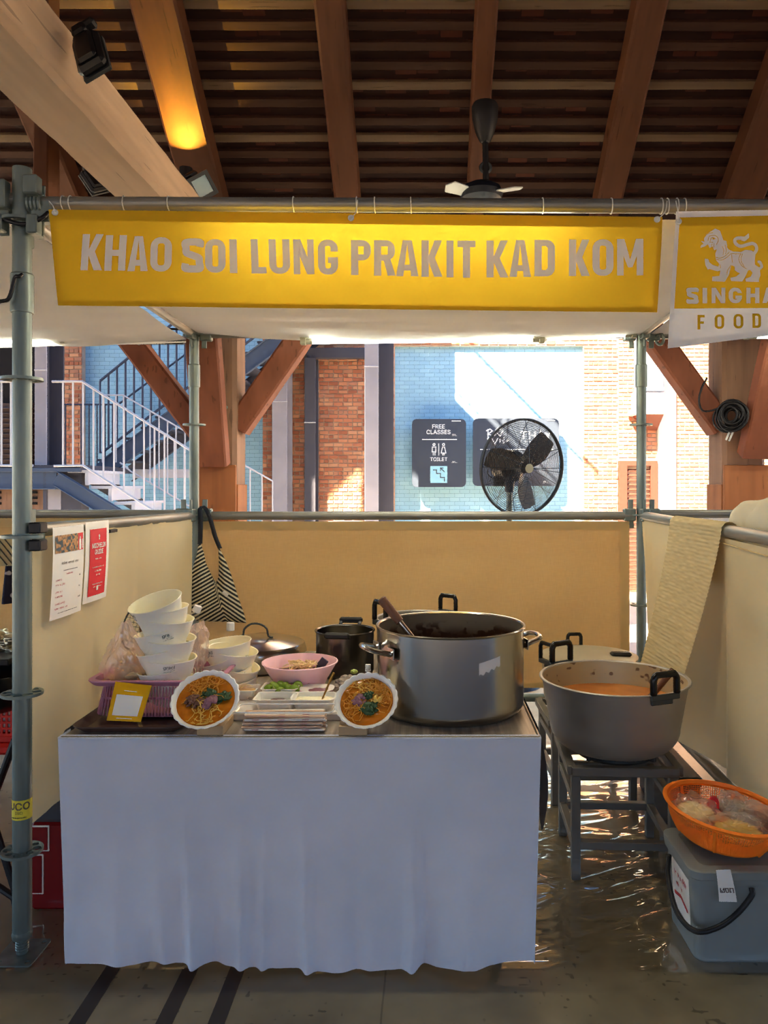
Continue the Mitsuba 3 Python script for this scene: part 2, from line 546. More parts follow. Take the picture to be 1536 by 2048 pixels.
for k_, c_, w_ in (('m_bagfilm', (238, 214, 204), 0.24), ('m_boxfilm', (226, 226, 226), 0.06)):
    scene[k_] = {'type': 'blendbsdf', 'weight': w_, 'a': {'type': 'thindielectric', 'int_ior': 1.5}, 'b': {'type': 'principledthin', 'base_color': {'type': 'rgb', 'value': lin(*c_)}, 'roughness': 0.3, 'diff_trans': 1.0, 'spec_trans': 0.0, 'eta': 1.4}}
scene['m_bottle'] = {'type': 'thindielectric', 'int_ior': 1.4}
# ---------------------------------------------------------------- setting: floor, ground
struct('floor', box(-14, 14, -9.0, 5.7, -0.12, 0.0), 'm_concrete', 'brown-grey concrete floor of the hall with stains and a fine joint', cat='floor')
struct('ground', box(-40, 40, -40, 40, -0.30, -0.121), 'm_paving', 'pale sunlit paving of the courtyard around the hall', cat='ground')

# ---------------------------------------------------------------- hall roof
SL = 0.7325


def roof_z(Y): return 3.10 + SL * (4.8 - Y)


def roofslab(y0, z0, y1, z1, t=0.05):
    v = [[x, y, z + dz] for dz in (0, t) for x, y, z in ((-14, y0, z0), (14, y0, z0), (14, y1, z1), (-14, y1, z1))]
    return trimesh.convex.convex_hull(A(v))


RZ = 0.245     # underside of the tile slab above the rafters' underside
struct('ceiling', roofslab(5.55, roof_z(5.55) + RZ, -0.6, roof_z(-0.6) + RZ), 'm_tile_3', 'dark tiled roof underside of the old timber hall', cat='roof')
struct('ceiling_unseen_back', roofslab(-0.6, roof_z(-0.6) + RZ, -8.5, 3.4), 'm_tile_3', 'unseen roof slope behind the viewer, set to limit the daylight', cat='roof')  # out of view; its eave height sets how much daylight enters
struct('wall_added_behind', box(-30, 30, -11.9, -11.5, -0.12, 3.3), 'm_steel_grey', 'plain wall added out of view behind the viewer to shade the ground there')  # added out of view to shade the lane and dim the roof
for sx_, nm_ in ((-14, 'left'), (14, 'right')):
    struct(f'wall_added_gable_{nm_}', trimesh.convex.convex_hull(A([(sx_ + d, y, z) for d in (-.05, .05) for y, z in ((5.5, 2.75), (-0.6, 7.2), (-8.4, 2.75))])), 'm_darkwood', f'added light-blocking gable at the unseen far {nm_} end of the hall roof')  # added gables keep side daylight out of the hall

raf = [(-1.335, 0.235, 'broad rafter lit amber by the lamp below it, above the pale tie beam'), (-0.47, 0.150, 'dark brown rafter in the middle of the roof left of the ceiling fan'),
       (0.31, 0.105, 'narrow rafter that the ceiling fan hangs from'), (1.12, 0.155, 'dark brown rafter right of the ceiling fan with chalky scratches'),
       (1.93, 0.24, 'broad dark rafter at the upper right corner of the roof'), (-2.16, 0.15, 'rafter at the far left above the pale tie beam')]
for i, (x, w, lab) in enumerate(raf):
    h = 0.15
    o = h / 2 / math.cos(math.atan(SL))
    p = lambda Y: (x, Y, roof_z(Y) + o)
    solo('rafter', rough_beam(p(5.5), p(1.0), w, h, 0.006, 0.06, up=(0, 0.59, 0.81), seed=i), 'm_rafter', lab, 'rafter', 'rafters of the hall roof', smooth=35)

# tile battens and tiles of the visible strip of the roof
al = math.atan(SL)
D = A([0, math.cos(al), -math.sin(al)]); N = A([0, math.sin(al), math.cos(al)])
step = 0.1015
rows = [(k, 4.83 - k * step * math.cos(al)) for k in range(17)]
for k, Y in rows:
    pale = k in (4, 7, 11)
    z = roof_z(Y) + 0.15 / math.cos(al) + 0.028
    m = rough_beam((-3.1, Y, z + 0.004 * rng.uniform(-1, 1)), (2.7, Y, z + 0.004 * rng.uniform(-1, 1)), 0.045, 0.03, 0.003, 0.12, up=N, seed=40 + k)
    put('batten', m, 'm_batten_pale' if pale else 'm_batten', 'ceiling', smooth=35, label='paler bare roof batten' if pale else None)
tb = mikit.ply(rbox(-0.5, 0.5, -0.5, 0.5, -0.5, 0.5, 0.03), 'm_tile_0')
cells = []
for k, Y in rows:
    off = (k % 2) * 0.06
    for i in range(48):
        x = -3.1 + off + i * 0.12 + 0.06
        zc = roof_z(Y) + 0.2
        px = CX + x * F / Y; py = CY - (zc - EYE) * F / Y
        if -20 < px < 1560 and -30 < py < 420:
            near = min(abs(x - r[0]) - r[1] / 2 for r in raf)
            cells.append((near < -0.03, px > 460, -px if False else rng.random(), x, Y, k))
cells.sort(key=lambda c: (c[0], c[3] < -1.2, c[2]))
rest = []
for n, (_, _, _, x, Y, k) in enumerate(cells):
    c = A([x, Y, roof_z(Y) + 0.15 / math.cos(al) + 0.072]) + A([rng.uniform(-.004, .004), 0, rng.uniform(-.006, .004)]) - D * 0.02
    R = np.eye(4); R[:3, 0] = [1, 0, 0]; R[:3, 1] = D; R[:3, 2] = N
    tilt = trimesh.transformations.rotation_matrix(rng.uniform(0.07, 0.12), [1, 0, 0]) @ trimesh.transformations.rotation_matrix(rng.uniform(-.03, .03), [0, 0, 1])
    S = np.diag([0.116, 0.15, 0.014, 1])
    Mx = R @ tilt @ S
    Mx[:3, 3] = c
    if n < 300:
        put('tile', tb, TILE[rng.randrange(3)], 'ceiling', to_world=T(Mx.tolist()))
    else:
        b = rbox(-0.5, 0.5, -0.5, 0.5, -0.5, 0.5, 0.03); b.apply_transform(Mx); rest.append(b)
if rest: put('tile_rest', cat_(rest), TILE[1], 'ceiling', kind='stuff')

solo('tie_beam', rough_beam((-1.255, 0.6, 2.86), (-1.255, 4.82, 2.86), 0.235, 0.22, 0.011, 0.05, seed=11), 'm_tie', 'pale weathered tie beam running from the upper left corner into the hall', 'beam', smooth=35)
solo('strut', rough_beam((-1.62, 3.3, 2.6), (-1.62, 3.3, roof_z(3.3) + 0.02), 0.065, 0.11, 0.004, seed=12), 'm_rafter', 'slim upright timber behind the tie beam at the top left', 'strut', smooth=35)
solo('eave_beam', rough_beam((-5, 4.935, 2.89), (5, 4.935, 2.89), 0.2, 0.2, 0.006, 0.15, seed=13), 'm_rafter', 'long horizontal eave beam carried by the timber posts behind the stall', 'beam', smooth=35)

for nm, x0, x1, lab, clad in (('l', -1.45, -1.175, 'thick timber post with three braces behind the left corner of the stall', 1), ('r', 1.862, 2.13, 'thick timber post with braces and a cable coil behind the right corner of the stall', 1)):
    t = thing('timber_post', lab, 'post', 'timber posts of the hall')
    xc = (x0 + x1) / 2
    put('shaft', rough_beam((xc, 4.935, 0), (xc, 4.935, 2.785), x1 - x0, 0.27, 0.004, 0.06, up=(0, 1, 0), seed=21 + (nm == 'r')), 'm_post_wood', t, smooth=35)
    put('cladding', cat_(rbox(x0 - 0.004, x1 + 0.004, 4.775, 4.80, 0.0, 1.62 if nm == 'l' else 1.62, 0.003), rbox(x1, x1 + 0.012, 4.80, 5.05, 0, 1.50, 0.003), rbox(x0 - 0.012, x0, 4.80, 5.05, 0, 1.5, 0.003)), 'm_clad', t, label='reddish brown boards nailed round the foot of the post')
    put('bolt', cat_(*[sphere((x1 - 0.06, 4.80, z), 0.011, 1, (1, 0.5, 1)) for z in (1.98,)]), 'm_galv', t)
    if nm == 'l':
        segs = [((x0 + 0.03, 4.93, 1.82), (-2.16, 4.93, 2.79)), ((x1 - 0.02, 4.93, 1.86), (-0.55, 4.93, 2.79)), ((xc + 0.01, 4.74, 1.62), (xc + 0.01, 4.42, 2.74))]
        ws = [0.14, 0.145, 0.19]
    else:
        segs = [((x0 + 0.03, 4.93, 1.86), (1.22, 4.93, 2.79)), ((x1 - 0.03, 4.93, 1.9), (2.75, 4.93, 2.79)), ((xc + 0.05, 4.76, 1.68), (xc + 0.06, 4.1, 2.95))]
        ws = [0.15, 0.15, 0.2]
    for i, (a, b) in enumerate(segs):
        put('brace', rough_beam(a, b, 0.15 if i < 2 else ws[i], ws[i] if i < 2 else 0.11, 0.005, 0.05, up=(0, 0, 1), seed=31 + i + 5 * (nm == 'r')), 'm_brace', t, smooth=35)

# cable coil on the right post
t = thing('cable_coil', 'coil of black cable wedged between the right timber post and its brace', 'cable')
cs = []
for i in range(22):
    c = P(1462 + rng.uniform(-5, 5), 833 + rng.uniform(-6, 6), 4.62 + 0.006 * i)
    cs.append(ring(c, 0.085 + rng.uniform(-.045, .012), 0.006, 6, 30, axis=(0.95 + rng.uniform(-.35, .35), 1, rng.uniform(-.3, .3))))
put('coil', cat_(cs), 'm_black', t, smooth=True)
put('tie', cat_(rod(P(1452, 880, 4.64), P(1460, 862, 4.64), 0.006, 6), rod(P(1458, 882, 4.64), P(1466, 864, 4.64), 0.006, 6)), 'm_whitewire', t)
put('loose_end', tube(smooth_path([P(1440, 815, 4.70), P(1420, 822, 4.76), P(1404, 820, 4.76), P(1398, 800, 4.76), P(1404, 775, 4.76), P(1414, 756, 4.76)]), 0.006, 6), 'm_black', t, smooth=True)

# ---------------------------------------------------------------- floodlights on the tie beam
def floodlight(name, c, normal, up, w, h, label, glass=True):
    t = thing(name, label, 'floodlight', 'floodlights on the tie beam')
    z = A(normal, float); z /= np.linalg.norm(z)
    x = np.cross(up, z); x /= np.linalg.norm(x); y = np.cross(z, x)
    R = np.eye(4); R[:3, 0], R[:3, 1], R[:3, 2], R[:3, 3] = x, y, z, c
    def tr(m): m = m.copy(); m.apply_transform(R); return m
    put('housing', tr(cat_(rbox(-w/2, w/2, -h/2, h/2, -0.035, 0.0, 0.012), rbox(-w/2*0.7, w/2*0.7, -h*0.4, h*0.4, -0.05, -0.03, 0.01))), 'm_black', t)
    fr = sbox(-w/2, -h/2, w/2, h/2).difference(sbox(-w/2+0.02, -h/2+0.02, w/2-0.02, h/2-0.02))
    put('front_frame', tr(moved(extrude(fr, 0.012), (0, 0, 0))), 'm_iron', t)
    put('glass', tr(rbox(-w/2+0.02, w/2-0.02, -h/2+0.02, h/2-0.02, 0.0, 0.005, 0.001)), 'm_glass_lamp', t)
    put('bracket', tr(cat_(rbox(-0.025, 0.025, h*0.36, h*0.62, -0.06, -0.02, 0.008), rbox(-0.055, 0.02, h*0.5, h*0.66, -0.055, -0.02, 0.008))), 'm_black', t)
    return t


floodlight('floodlight', P(186, 116, 2.42), (0.25, 0.75, -0.30), (-0.42, 0.1, 0.9), 0.095, 0.165, 'black floodlight seen from behind on the near end of the tie beam')
t = floodlight('floodlight', P(404, 373, 4.3), (0.55, -0.75, -0.25), (-0.6, 0, 0.75), 0.135, 0.135, 'small black floodlight with pale glass at the far end of the tie beam')
put('arm', cat_(rod(P(345, 372, 4.3), P(392, 376, 4.32), 0.014, 8)), 'm_black', t)

t = floodlight('floodlight', P(188, 366, 4.2), (-0.35, 0.7, -0.3), (-0.5, 0, 0.8), 0.10, 0.14, 'dark floodlight peeking out under the pale tie beam above the front left post')
put('arm', rod(P(190, 352, 4.2), (-1.37, 4.2, 2.80), 0.012, 8), 'm_black', t)

# amber uplight that throws its glow on the broad rafter
t = thing('uplight', 'black cylinder uplight beside the far floodlight, glowing amber on the rafter above', 'lamp')
uc = P(372, 356, 4.36)
put('body', lathe([(0.0, -0.06), (0.034, -0.06), (0.036, -0.055), (0.036, 0.055), (0.030, 0.055), (0.028, 0.03), (0.0, 0.03)], uc, 32), 'm_black', t, smooth=30)
put('stem', cat_(rod(uc + A([0, 0, -0.06]), uc + A([0.0, 0.02, -0.12]), 0.009, 8), rod(uc + A([0, 0.02, -0.11]), (-1.2, 4.34, 2.95), 0.009, 8)), 'm_black', t)
put('cable', tube(smooth_path([uc + A([-0.03, 0, -0.05]), P(335, 355, 4.3), P(325, 325, 4.25), P(315, 290, 4.2)]), 0.004, 6), 'm_black', t, smooth=True)
_d = A([-1.335, 3.7, roof_z(3.7)]) - (uc + A([0, 0, 0.06])); _d /= np.linalg.norm(_d)
scene['uplight_bulb'] = {'type': 'spot', 'intensity': {'type': 'rgb', 'value': [0.52, 0.30, 0.036]}, 'cutoff_angle': 60.0, 'beam_width': 6.0,
                         'to_world': T().look_at(origin=(uc + A([0, 0, 0.06])).tolist(), target=(uc + A([0, 0, 0.06]) + _d).tolist(), up=[0, 1, 0])}

# ---------------------------------------------------------------- ceiling fan
t = thing('ceiling_fan', 'black ceiling fan on a rod below the narrow rafter', 'ceiling fan')
fc = P(970, 208, 4.05)
put('canopy', lathe([(0.0, 0.03), (0.062, 0.03), (0.070, 0.015), (0.067, -0.05), (0.050, -0.12), (0.030, -0.165), (0.018, -0.175), (0.0, -0.176)], fc + A([0, 0, -0.03]), 40), 'm_black', t, smooth=40)
put('rod', rod(fc + A([0, 0, -0.08]), fc + A([0.005, 0, -0.40]), 0.016, 12), 'm_black', t, smooth=40)
put('coupling', cat_(ring(fc + A([0.003, -0.0, -0.335]), 0.026, 0.009, 8, 20, axis=(0, 1, 0))), 'm_iron', t, smooth=40)
mc = fc + A([-0.02, 0, -0.47])
put('motor', lathe([(0.0, 0.06), (0.05, 0.055), (0.10, 0.03), (0.115, 0.0), (0.105, -0.03), (0.06, -0.055), (0.0, -0.06)], mc, 40), 'm_navy', t, smooth=40)
for k, a in enumerate((-0.45, -0.45 + 2.094, -0.45 + 4.189)):
    pts = [(0.06, -0.02), (0.10, -0.045), (0.20, -0.05), (0.23, 0), (0.20, 0.045), (0.10, 0.035), (0.06, 0.02)]
    b = extrude(Polygon(pts), 0.006)
    b = turn(b, 0.22, (1, 0, 0)); b = turn(b, a); b.apply_translation(mc + A([0, 0, -0.01]))
    put('blade', b, 'm_whitewire', t)

# ---------------------------------------------------------------- courtyard building: back wall
WY = 11.5
SW = WY / F


def wx(px): return (px - CX) * SW


def wz(py): return EYE + (CY - py) * SW


def wall(name, px0, px1, z0, z1, y, mat, label, t=0.3):
    return struct(name, box(wx(px0), wx(px1), y, y + t, z0, z1), mat, label)


w1 = wall('wall_pilaster', 105, 168, -0.12, 7.0, WY - 0.06, 'm_mortar', 'red brick pier left of the pale blue wall beside the stairs')
w2 = wall('wall_blue', 165, 530, -0.12, 7.0, WY + 0.05, 'm_bluewall', 'pale blue painted brick wall behind the staircase')
w3 = wall('wall_brick', 527, 790, -0.12, 7.0, WY - 0.06, 'm_mortar', 'shaded brick wall between the steel columns')
w4 = wall('wall_sign', 786, 1168, -0.12, wz(693), WY + 0.01, 'm_bluewall', 'pale blue painted brick wall that carries the two dark signs')
w4b = wall('wall_lintel', 786, 1168, wz(693), 7.0, WY - 0.06, 'm_mortar', 'brick lintel above the pale blue wall with the signs')
w5 = wall('wall_sunny', 1165, 1316, -0.12, 7.0, WY - 0.06, 'm_mortar', 'sunlit yellow brick wall around the louvred door')
w6 = wall('wall_white', 1312, 1347, -0.12, 7.0, WY - 0.12, 'm_whitewash', 'whitewashed sunlit pier right of the louvred door')
w7 = wall('wall_right', 1343, 1760, -0.12, 7.0, WY - 0.06, 'm_mortar', 'sunlit yellow brick wall at the right behind the timber post')
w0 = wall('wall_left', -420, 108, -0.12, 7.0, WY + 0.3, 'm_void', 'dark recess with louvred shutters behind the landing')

bb = mikit.ply(rbox(-0.5, 0.5, -0.5, 0.5, -0.5, 0.5, 0.06), BRICK[0])
nb = [0]
brest = {}


def bricks(wkey, px0, px1, z0, z1, yface, Lb=0.142, H=0.0605):
    x0, x1 = wx(px0), wx(px1)
    n = int((z1 - z0) / H)
    for r in range(n):
        z = z0 + (r + 0.5) * H
        x = x0 - (0 if r % 2 == 0 else Lb / 2) 
        header = (r % 3 == 2)
        l = Lb * (0.5 if header else 1)
        while x < x1 - 0.01:
            a, b = max(x, x0), min(x + l, x1)
            if b - a > 0.02:
                w, cx = b - a - 0.012, (a + b) / 2
                Mx = np.diag([w, 0.03, H - 0.013 + rng.uniform(-.003, .003), 1.0]); Mx[:3, 3] = [cx, yface + rng.uniform(-.004, .004), z]
                py = CY - (z - EYE) / SW
                if nb[0] < 300 and 672 < py < 1030 and w > 0.05:
                    nb[0] += 1
                    put('brick', bb, BRICK[rng.randrange(6)], wkey, to_world=T(Mx.tolist()))
                else:
                    q = rbox(-0.5, 0.5, -0.5, 0.5, -0.5, 0.5, 0.06); q.apply_transform(Mx)
                    brest.setdefault((wkey, rng.randrange(6)), []).append(q)
            x += l
    

zt = wz(660); zb = wz(1040)
bricks(w1, 105, 168, zb, zt, WY - 0.06)
bricks(w3, 630, 730, zb, zt, WY - 0.06)
bricks(w3, 527, 546, zb, zt, WY - 0.06)
bricks(w3, 572, 612, zb, zt, WY - 0.06)
bricks(w3, 760, 790, zb, zt, WY - 0.06)
bricks(w4b, 786, 1168, wz(693) + 0.01, zt + 0.1, WY - 0.06)
bricks(w5, 1165, 1234, zb, zt, WY - 0.06)
bricks(w5, 1234, 1312, wz(916), zt, WY - 0.06)
bricks(w7, 1347, 1560, zb, zt, WY - 0.06)
for (wk, i), ms in brest.items():
    put('brick_rest', cat_(ms), BRICK[i], wk, kind='stuff')

# steel columns
def steel_col(x0, x1, xd, Y, z0, z1, mf, ms, label, seam=None):
    t = thing('steel_column', label, 'column', 'steel columns of the staircase')
    s = Y / F
    a, b, c = (x0 - CX) * s, (x1 - CX) * s, (xd - CX) * s
    put('flange', rbox(a, b, Y, Y + 0.02, z0, z1, 0.004), mf, t)
    put('web', cat_(rbox((a + b) / 2 - 0.01, (a + b) / 2 + 0.01, Y + 0.02, Y + 0.2, z0, z1, 0.002), rbox(a, c, Y + 0.2, Y + 0.22, z0, z1, 0.004)), ms, t)  # a dark ms puts the side shade of the column into colour
    if seam: put('weld_seam', rbox(a - 0.003, b + 0.003, Y - 0.006, Y + 0.01, EYE + (CY - seam) * s - 0.008, EYE + (CY - seam) * s + 0.008, 0.002), 'm_stair_edge', t)


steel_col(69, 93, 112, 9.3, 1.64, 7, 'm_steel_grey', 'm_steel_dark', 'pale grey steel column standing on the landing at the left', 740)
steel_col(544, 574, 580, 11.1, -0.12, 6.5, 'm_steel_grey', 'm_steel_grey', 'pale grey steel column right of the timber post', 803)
steel_col(609, 631, 633, 11.2, -0.12, 3.36, 'm_steel_dark', 'm_steel_dark', 'dark shaded steel column in front of the brick wall', 845)  # dark copy on every face: its shade is in the colour
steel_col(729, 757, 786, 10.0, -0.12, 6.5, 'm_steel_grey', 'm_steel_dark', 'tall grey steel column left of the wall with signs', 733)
solo('steel_beam', cat_(rbox(-1.72, -0.72, 11.24, 11.38, 3.36, 3.51, 0.004), rbox(-1.70, -1.66, 11.22, 11.26, 3.34, 3.40, 0.004)), 'm_steel_dark', 'dark horizontal steel beam on top of the shaded column', 'beam')

# dark louvred shutters on the left
for i, (a, b) in enumerate(((-60, 22), (22, 52), (52, 70), (70, 106))):
    if i == 1:
        solo('door_stile', rbox(wx(28) , wx(42), WY + 0.12, WY + 0.2, -0.12, 3.0, 0.01), 'm_louvre_warm', 'reddish upright stile between the dark shutters behind the landing', 'door stile')
        continue
    t = thing('louvred_shutter', ['wide dark louvred shutter at the far left edge behind the landing', '', 'dark louvred shutter just right of the scaffold post behind the landing', 'narrow dark louvred shutter beside the pale grey column'][i], 'shutter', 'dark shutters behind the landing')
    x0, x1 = wx(a), wx(b)
    put('frame', cat_(rbox(x0, x1, WY + 0.2, WY + 0.26, 1.6, 2.75, 0.004), rbox(x0, x0 + 0.03, WY + 0.13, WY + 0.26, 1.6, 2.75, 0.004), rbox(x1 - 0.03, x1, WY + 0.13, WY + 0.26, 1.6, 2.75, 0.004)), 'm_darkwood', t)
    for k in range(14):
        z = 1.66 + k * 0.078
        put('slat', beam((x0 + 0.03, WY + 0.17, z), (x1 - 0.03, WY + 0.17, z), 0.06, 0.012, 0.003, up=(0, -0.5, 0.8)), 'm_louvre', t)

# louvred door and window box on the sunny wall
t = thing('louvred_door', 'brown louvred door in the sunlit brick wall right of the big fan', 'door')
x0, x1, zt2 = wx(1234), wx(1310), wz(922)
put('frame', cat_(rbox(x0, x0 + 0.12, WY - 0.14, WY + 0.05, 0, zt2, 0.006), rbox(x1 - 0.1, x1, WY - 0.14, WY + 0.05, 0, zt2, 0.006), rbox(x0, x1, WY - 0.14, WY + 0.05, zt2 - 0.08, zt2, 0.006)), 'm_louvre_warm', t)
put('panel', rbox(x0 + 0.1, x1 - 0.08, WY - 0.03, WY, 0, zt2 - 0.06, 0.004), 'm_void', t)
for k in range(26):
    z = zt2 - 0.14 - k * 0.07
    put('slat', beam((x0 + 0.12, WY - 0.07, z), (x1 - 0.1, WY - 0.07, z), 0.06, 0.014, 0.003, up=(0, -0.5, 0.8)), 'm_louvre_warm', t)
t = thing('window_box', 'small projecting wooden window with a painted shade wedge below, high on the sunlit wall', 'window')
x0, x1 = wx(1264), wx(1310)
put('frame', cat_(rbox(x0, x0 + 0.05, WY - 0.42, WY - 0.1, wz(788), wz(660), 0.004), rbox(x1 - 0.05, x1, WY - 0.42, WY - 0.1, wz(788), wz(660), 0.004), rbox(x0, x1, WY - 0.46, WY - 0.4, wz(790), wz(783), 0.004)), 'm_steel_blue', t)
put('pane', rbox(x0 + 0.05, x1 - 0.05, WY - 0.40, WY - 0.39, wz(785), wz(660), 0.002), 'm_glass_lamp', t)
put('apron', cat_(rbox(x0 - 0.04, x1, WY - 0.44, WY - 0.1, wz(826), wz(788), 0.006), rbox(x0 - 0.09, x1, WY - 0.5, WY - 0.1, wz(834), wz(826), 0.004)), 'm_steel_grey', t)
put('shade_wedge', trimesh.convex.convex_hull(A([(x0 - 0.02, WY - 0.42, wz(834)), (x1, WY - 0.42, wz(834)), (x0 + 0.2, WY - 0.1, wz(862)), (x1, WY - 0.1, wz(862)), (x0 - 0.02, WY - 0.1, wz(834)), (x1, WY - 0.1, wz(834))])), 'm_louvre_warm', t)  # brown wedge follows the shade below the box

# ---------------------------------------------------------------- the two signs
SGN = 11.25


def S2(px, py): return A([(px - CX) * SGN / F, EYE + (CY - py) * SGN / F])


def signboard(px0, px1, py0, py1, label):
    t = thing('sign_board', label, 'sign', 'dark signs on the pale blue wall')
    a, b = S2(px0, py1), S2(px1, py0)
    m = extrude(rrect(a[0], b[0], a[1], b[1], 0.07, 6), 0.07)
    v = m.vertices.copy(); m.vertices = np.stack([v[:, 0], SGN + v[:, 2], v[:, 1]], 1); m.invert()
    put('board', m, 'm_sign', t)
    put('mount', cat_(*[rbox(x - 0.03, x + 0.03, SGN + 0.07, WY + 0.1, z - 0.03, z + 0.03, 0.005) for x in (a[0] + 0.15, b[0] - 0.15) for z in (a[1] + 0.15, b[1] - 0.15)]), 'm_steel_dark', t)
    return t


def on_sign(shape, d=0.006):
    """shapely shape in photo-like units (metres on the sign, z up) -> thin letters on the board's face."""
    m = extrude(shape, d)
    v = m.vertices.copy(); m.vertices = np.stack([v[:, 0], SGN - v[:, 2], v[:, 1]], 1)
    m.fix_normals()
    return m


def sign_text(s, px, py, hpx, bold=False):
    h = hpx * SGN / F
    m = text(s, h, bold, 0.006)
    c = S2(px, py)
    v = m.vertices.copy()
    m.vertices = np.stack([v[:, 0] + c[0], SGN - v[:, 2], v[:, 1] + c[1]], 1)
    m.fix_normals()
    return m


def line_px(pts, w):
    q = [tuple(S2(*p)) for p in pts]
    return LineString(q).buffer(w * SGN / F / 2, cap_style='flat', join_style='mitre')


t = signboard(824, 932, 838, 974, 'dark sign with FREE CLASSES and TOILET lettering and a small blue stair symbol')
for m_ in (sign_text('FREE', 877, 857, 8, True), sign_text('CLASSES', 877, 868, 8, True), sign_text('3FL.', 909, 872, 4), sign_text('TOILET', 877.5, 922, 7, True), sign_text('2FL.', 909, 926, 4)): put('lettering', m_, 'm_sign_text', t)
for q in ([(903, 842), (922, 842)], [(844, 879), (914, 879)]): put('rule_line', on_sign(line_px(q, 2)), 'm_sign_text', t)
man = unary_union([Point(S2(868, 889)).buffer(0.022).difference(Point(S2(868, 889)).buffer(0.009)), line_px([(864.5, 893), (864.5, 905)], 1.6), line_px([(871.5, 893), (871.5, 905)], 1.6), line_px([(864, 894), (872, 894)], 1.6), line_px([(864, 903.5), (872, 903.5)], 1.4), line_px([(866.5, 903), (866.5, 911)], 1.6), line_px([(869.8, 903), (869.8, 911)], 1.6), line_px([(877.5, 887), (877.5, 911)], 1.4),
                   Point(S2(887, 889)).buffer(0.022).difference(Point(S2(887, 889)).buffer(0.009)), line_px([(885, 894), (882, 907)], 1.6), line_px([(889, 894), (892, 907)], 1.6), line_px([(884, 894), (890, 894)], 1.6), line_px([(881.5, 906), (892.5, 906)], 1.6), line_px([(885.6, 906), (885.6, 911)], 1.6), line_px([(888.4, 906), (888.4, 911)], 1.6)])
put('toilet_symbol', on_sign(man), 'm_sign_text', t)
sq = sbox(*S2(860.5, 966), *S2(894.5, 932))
put('stair_symbol', on_sign(sq, 0.006), 'm_sign_cyan', t, label='pale blue square with a staircase symbol')
st_ = unary_union([line_px([(866, 940), (873, 940), (873, 947), (881, 947), (881, 955), (889, 955), (889, 963)], 1.6), line_px([(889, 944), (881, 936)], 1.5), line_px([(881, 942), (881, 936), (887, 936)], 1.5)])
put('stair_lines', moved(on_sign(st_, 0.006), (0, -0.006, 0)), 'm_sign', t)
t = signboard(946, 1118, 837, 972, 'dark sign with THAY lettering behind the big fan')
scr = unary_union([line_px(q, 2.2) for q in ([(972, 862), (980, 858), (985, 862), (976, 868), (984, 871), (974, 878)], [(976, 858), (976, 882)], [(990, 861), (997, 856), (1002, 860)], [(988, 872), (994, 866), (1000, 872), (1006, 862)], [(983, 875), (990, 888), (996, 876)], [(1000, 878), (1000, 886)], [(1004, 880), (1008, 884), (1004, 887)], [(1008, 874), (1008, 886), (1016, 880)], [(1016, 878), (1016, 884)])])
thay = unary_union([line_px(q, 2.6) for q in ([(1040, 864), (1054, 864)], [(1047, 864), (1047, 879)], [(1059, 863), (1059, 879)], [(1070, 863), (1070, 879)], [(1059, 871), (1070, 871)], [(1075, 878), (1081, 864), (1087, 878), (1075, 878)], [(1090, 864), (1096, 871), (1101, 864)], [(1096, 871), (1096, 879)])])
dots = unary_union([Point(S2(1042 + 9 * k, 883)).buffer(0.009) for k in range(7)])
for m_ in (on_sign(scr), on_sign(thay), on_sign(dots), sign_text('1FL.', 1100, 895, 5), sign_text('3FL.', 1092, 967, 5)): put('lettering', m_, 'm_sign_text', t)
for q in ([(960, 899), (1106, 899)], [(1094, 841), (1110, 841)]): put('rule_line', on_sign(line_px(q, 2)), 'm_sign_text', t)
solo('wall_mark', moved(sign_text('8', 813, 722, 18, True), (0, WY + 0.1 - SGN, 0)), 'm_sign_text', 'small white painted mark high on the pale blue wall left of the shadow', 'wall mark')

# ---------------------------------------------------------------- stairs in the courtyard
def rail(name, label, Y, top, bottom, xs, mat, r=0.016, rb=0.011):
    """top, bottom: polylines in pixels; xs: pixels of the balusters."""
    t = thing(name, label, 'railing', 'railings of the courtyard staircase')
    put('handrail', tube([P(a, b, Y) for a, b in top], r, 6), mat, t)
    put('bottom_rail', tube([P(a, b, Y) for a, b in bottom], r, 6), mat, t)
    tx, ty = A(top, float).T; bx, by = A(bottom, float).T
    for x in xs:
        put('baluster', rod(P(x, np.interp(x, tx, ty), Y), P(x, np.interp(x, bx, by), Y), rb, 6), mat, t)


t = thing('stair_landing', 'steel stair landing with a blue-grey edge beam at the left', 'landing')
s9 = 9.0 / F
put('deck', box(-6.0, -4.02, 9.0, 10.6, 1.66, 1.735), 'm_steel_dark', t)
put('edge_beam', cat_(rbox(-6.0, -4.30, 9.0, 9.02, 1.46, 1.66, 0.003), rbox(-6.0, -4.30, 8.97, 9.05, 1.45, 1.465, 0.003), rbox(-6.0, -4.02, 8.97, 9.05, 1.655, 1.70, 0.003)), 'm_steel_blue', t)
put('post', cat_(rbox(-4.46, -4.42, 9.0, 9.04, -0.12, 1.66, 0.003), rbox(-4.30, -4.05, 9.1, 9.3, -0.12, 1.66, 0.005)), 'm_steel_dark', t)
put('far_edge', rbox(-4.0, -3.2, 10.55, 10.6, 1.6, 1.72, 0.003), 'm_stair_edge', t)
t = thing('panel_wall', 'grey-brown board panel with dark vents under the landing', 'panel')
for k in range(9):
    x = -6.0 + k * 0.19
    put('board', rbox(x, x + 0.183, 9.1, 9.13, -0.12, 1.455, 0.003), 'm_post_wood' if k % 2 else 'm_steel_grey', t)
for k in range(3):
    put('vent', rbox(P(60, 0, 9.1)[0], P(75, 0, 9.1)[0], 9.085, 9.11, EYE - 0.09 - k * 0.065, EYE - 0.06 - k * 0.065, 0.002), 'm_void', t)
    put('vent', rbox(P(-10, 0, 9.1)[0], P(3, 0, 9.1)[0], 9.085, 9.11, EYE - 0.09 - k * 0.065, EYE - 0.06 - k * 0.065, 0.002), 'm_void', t)

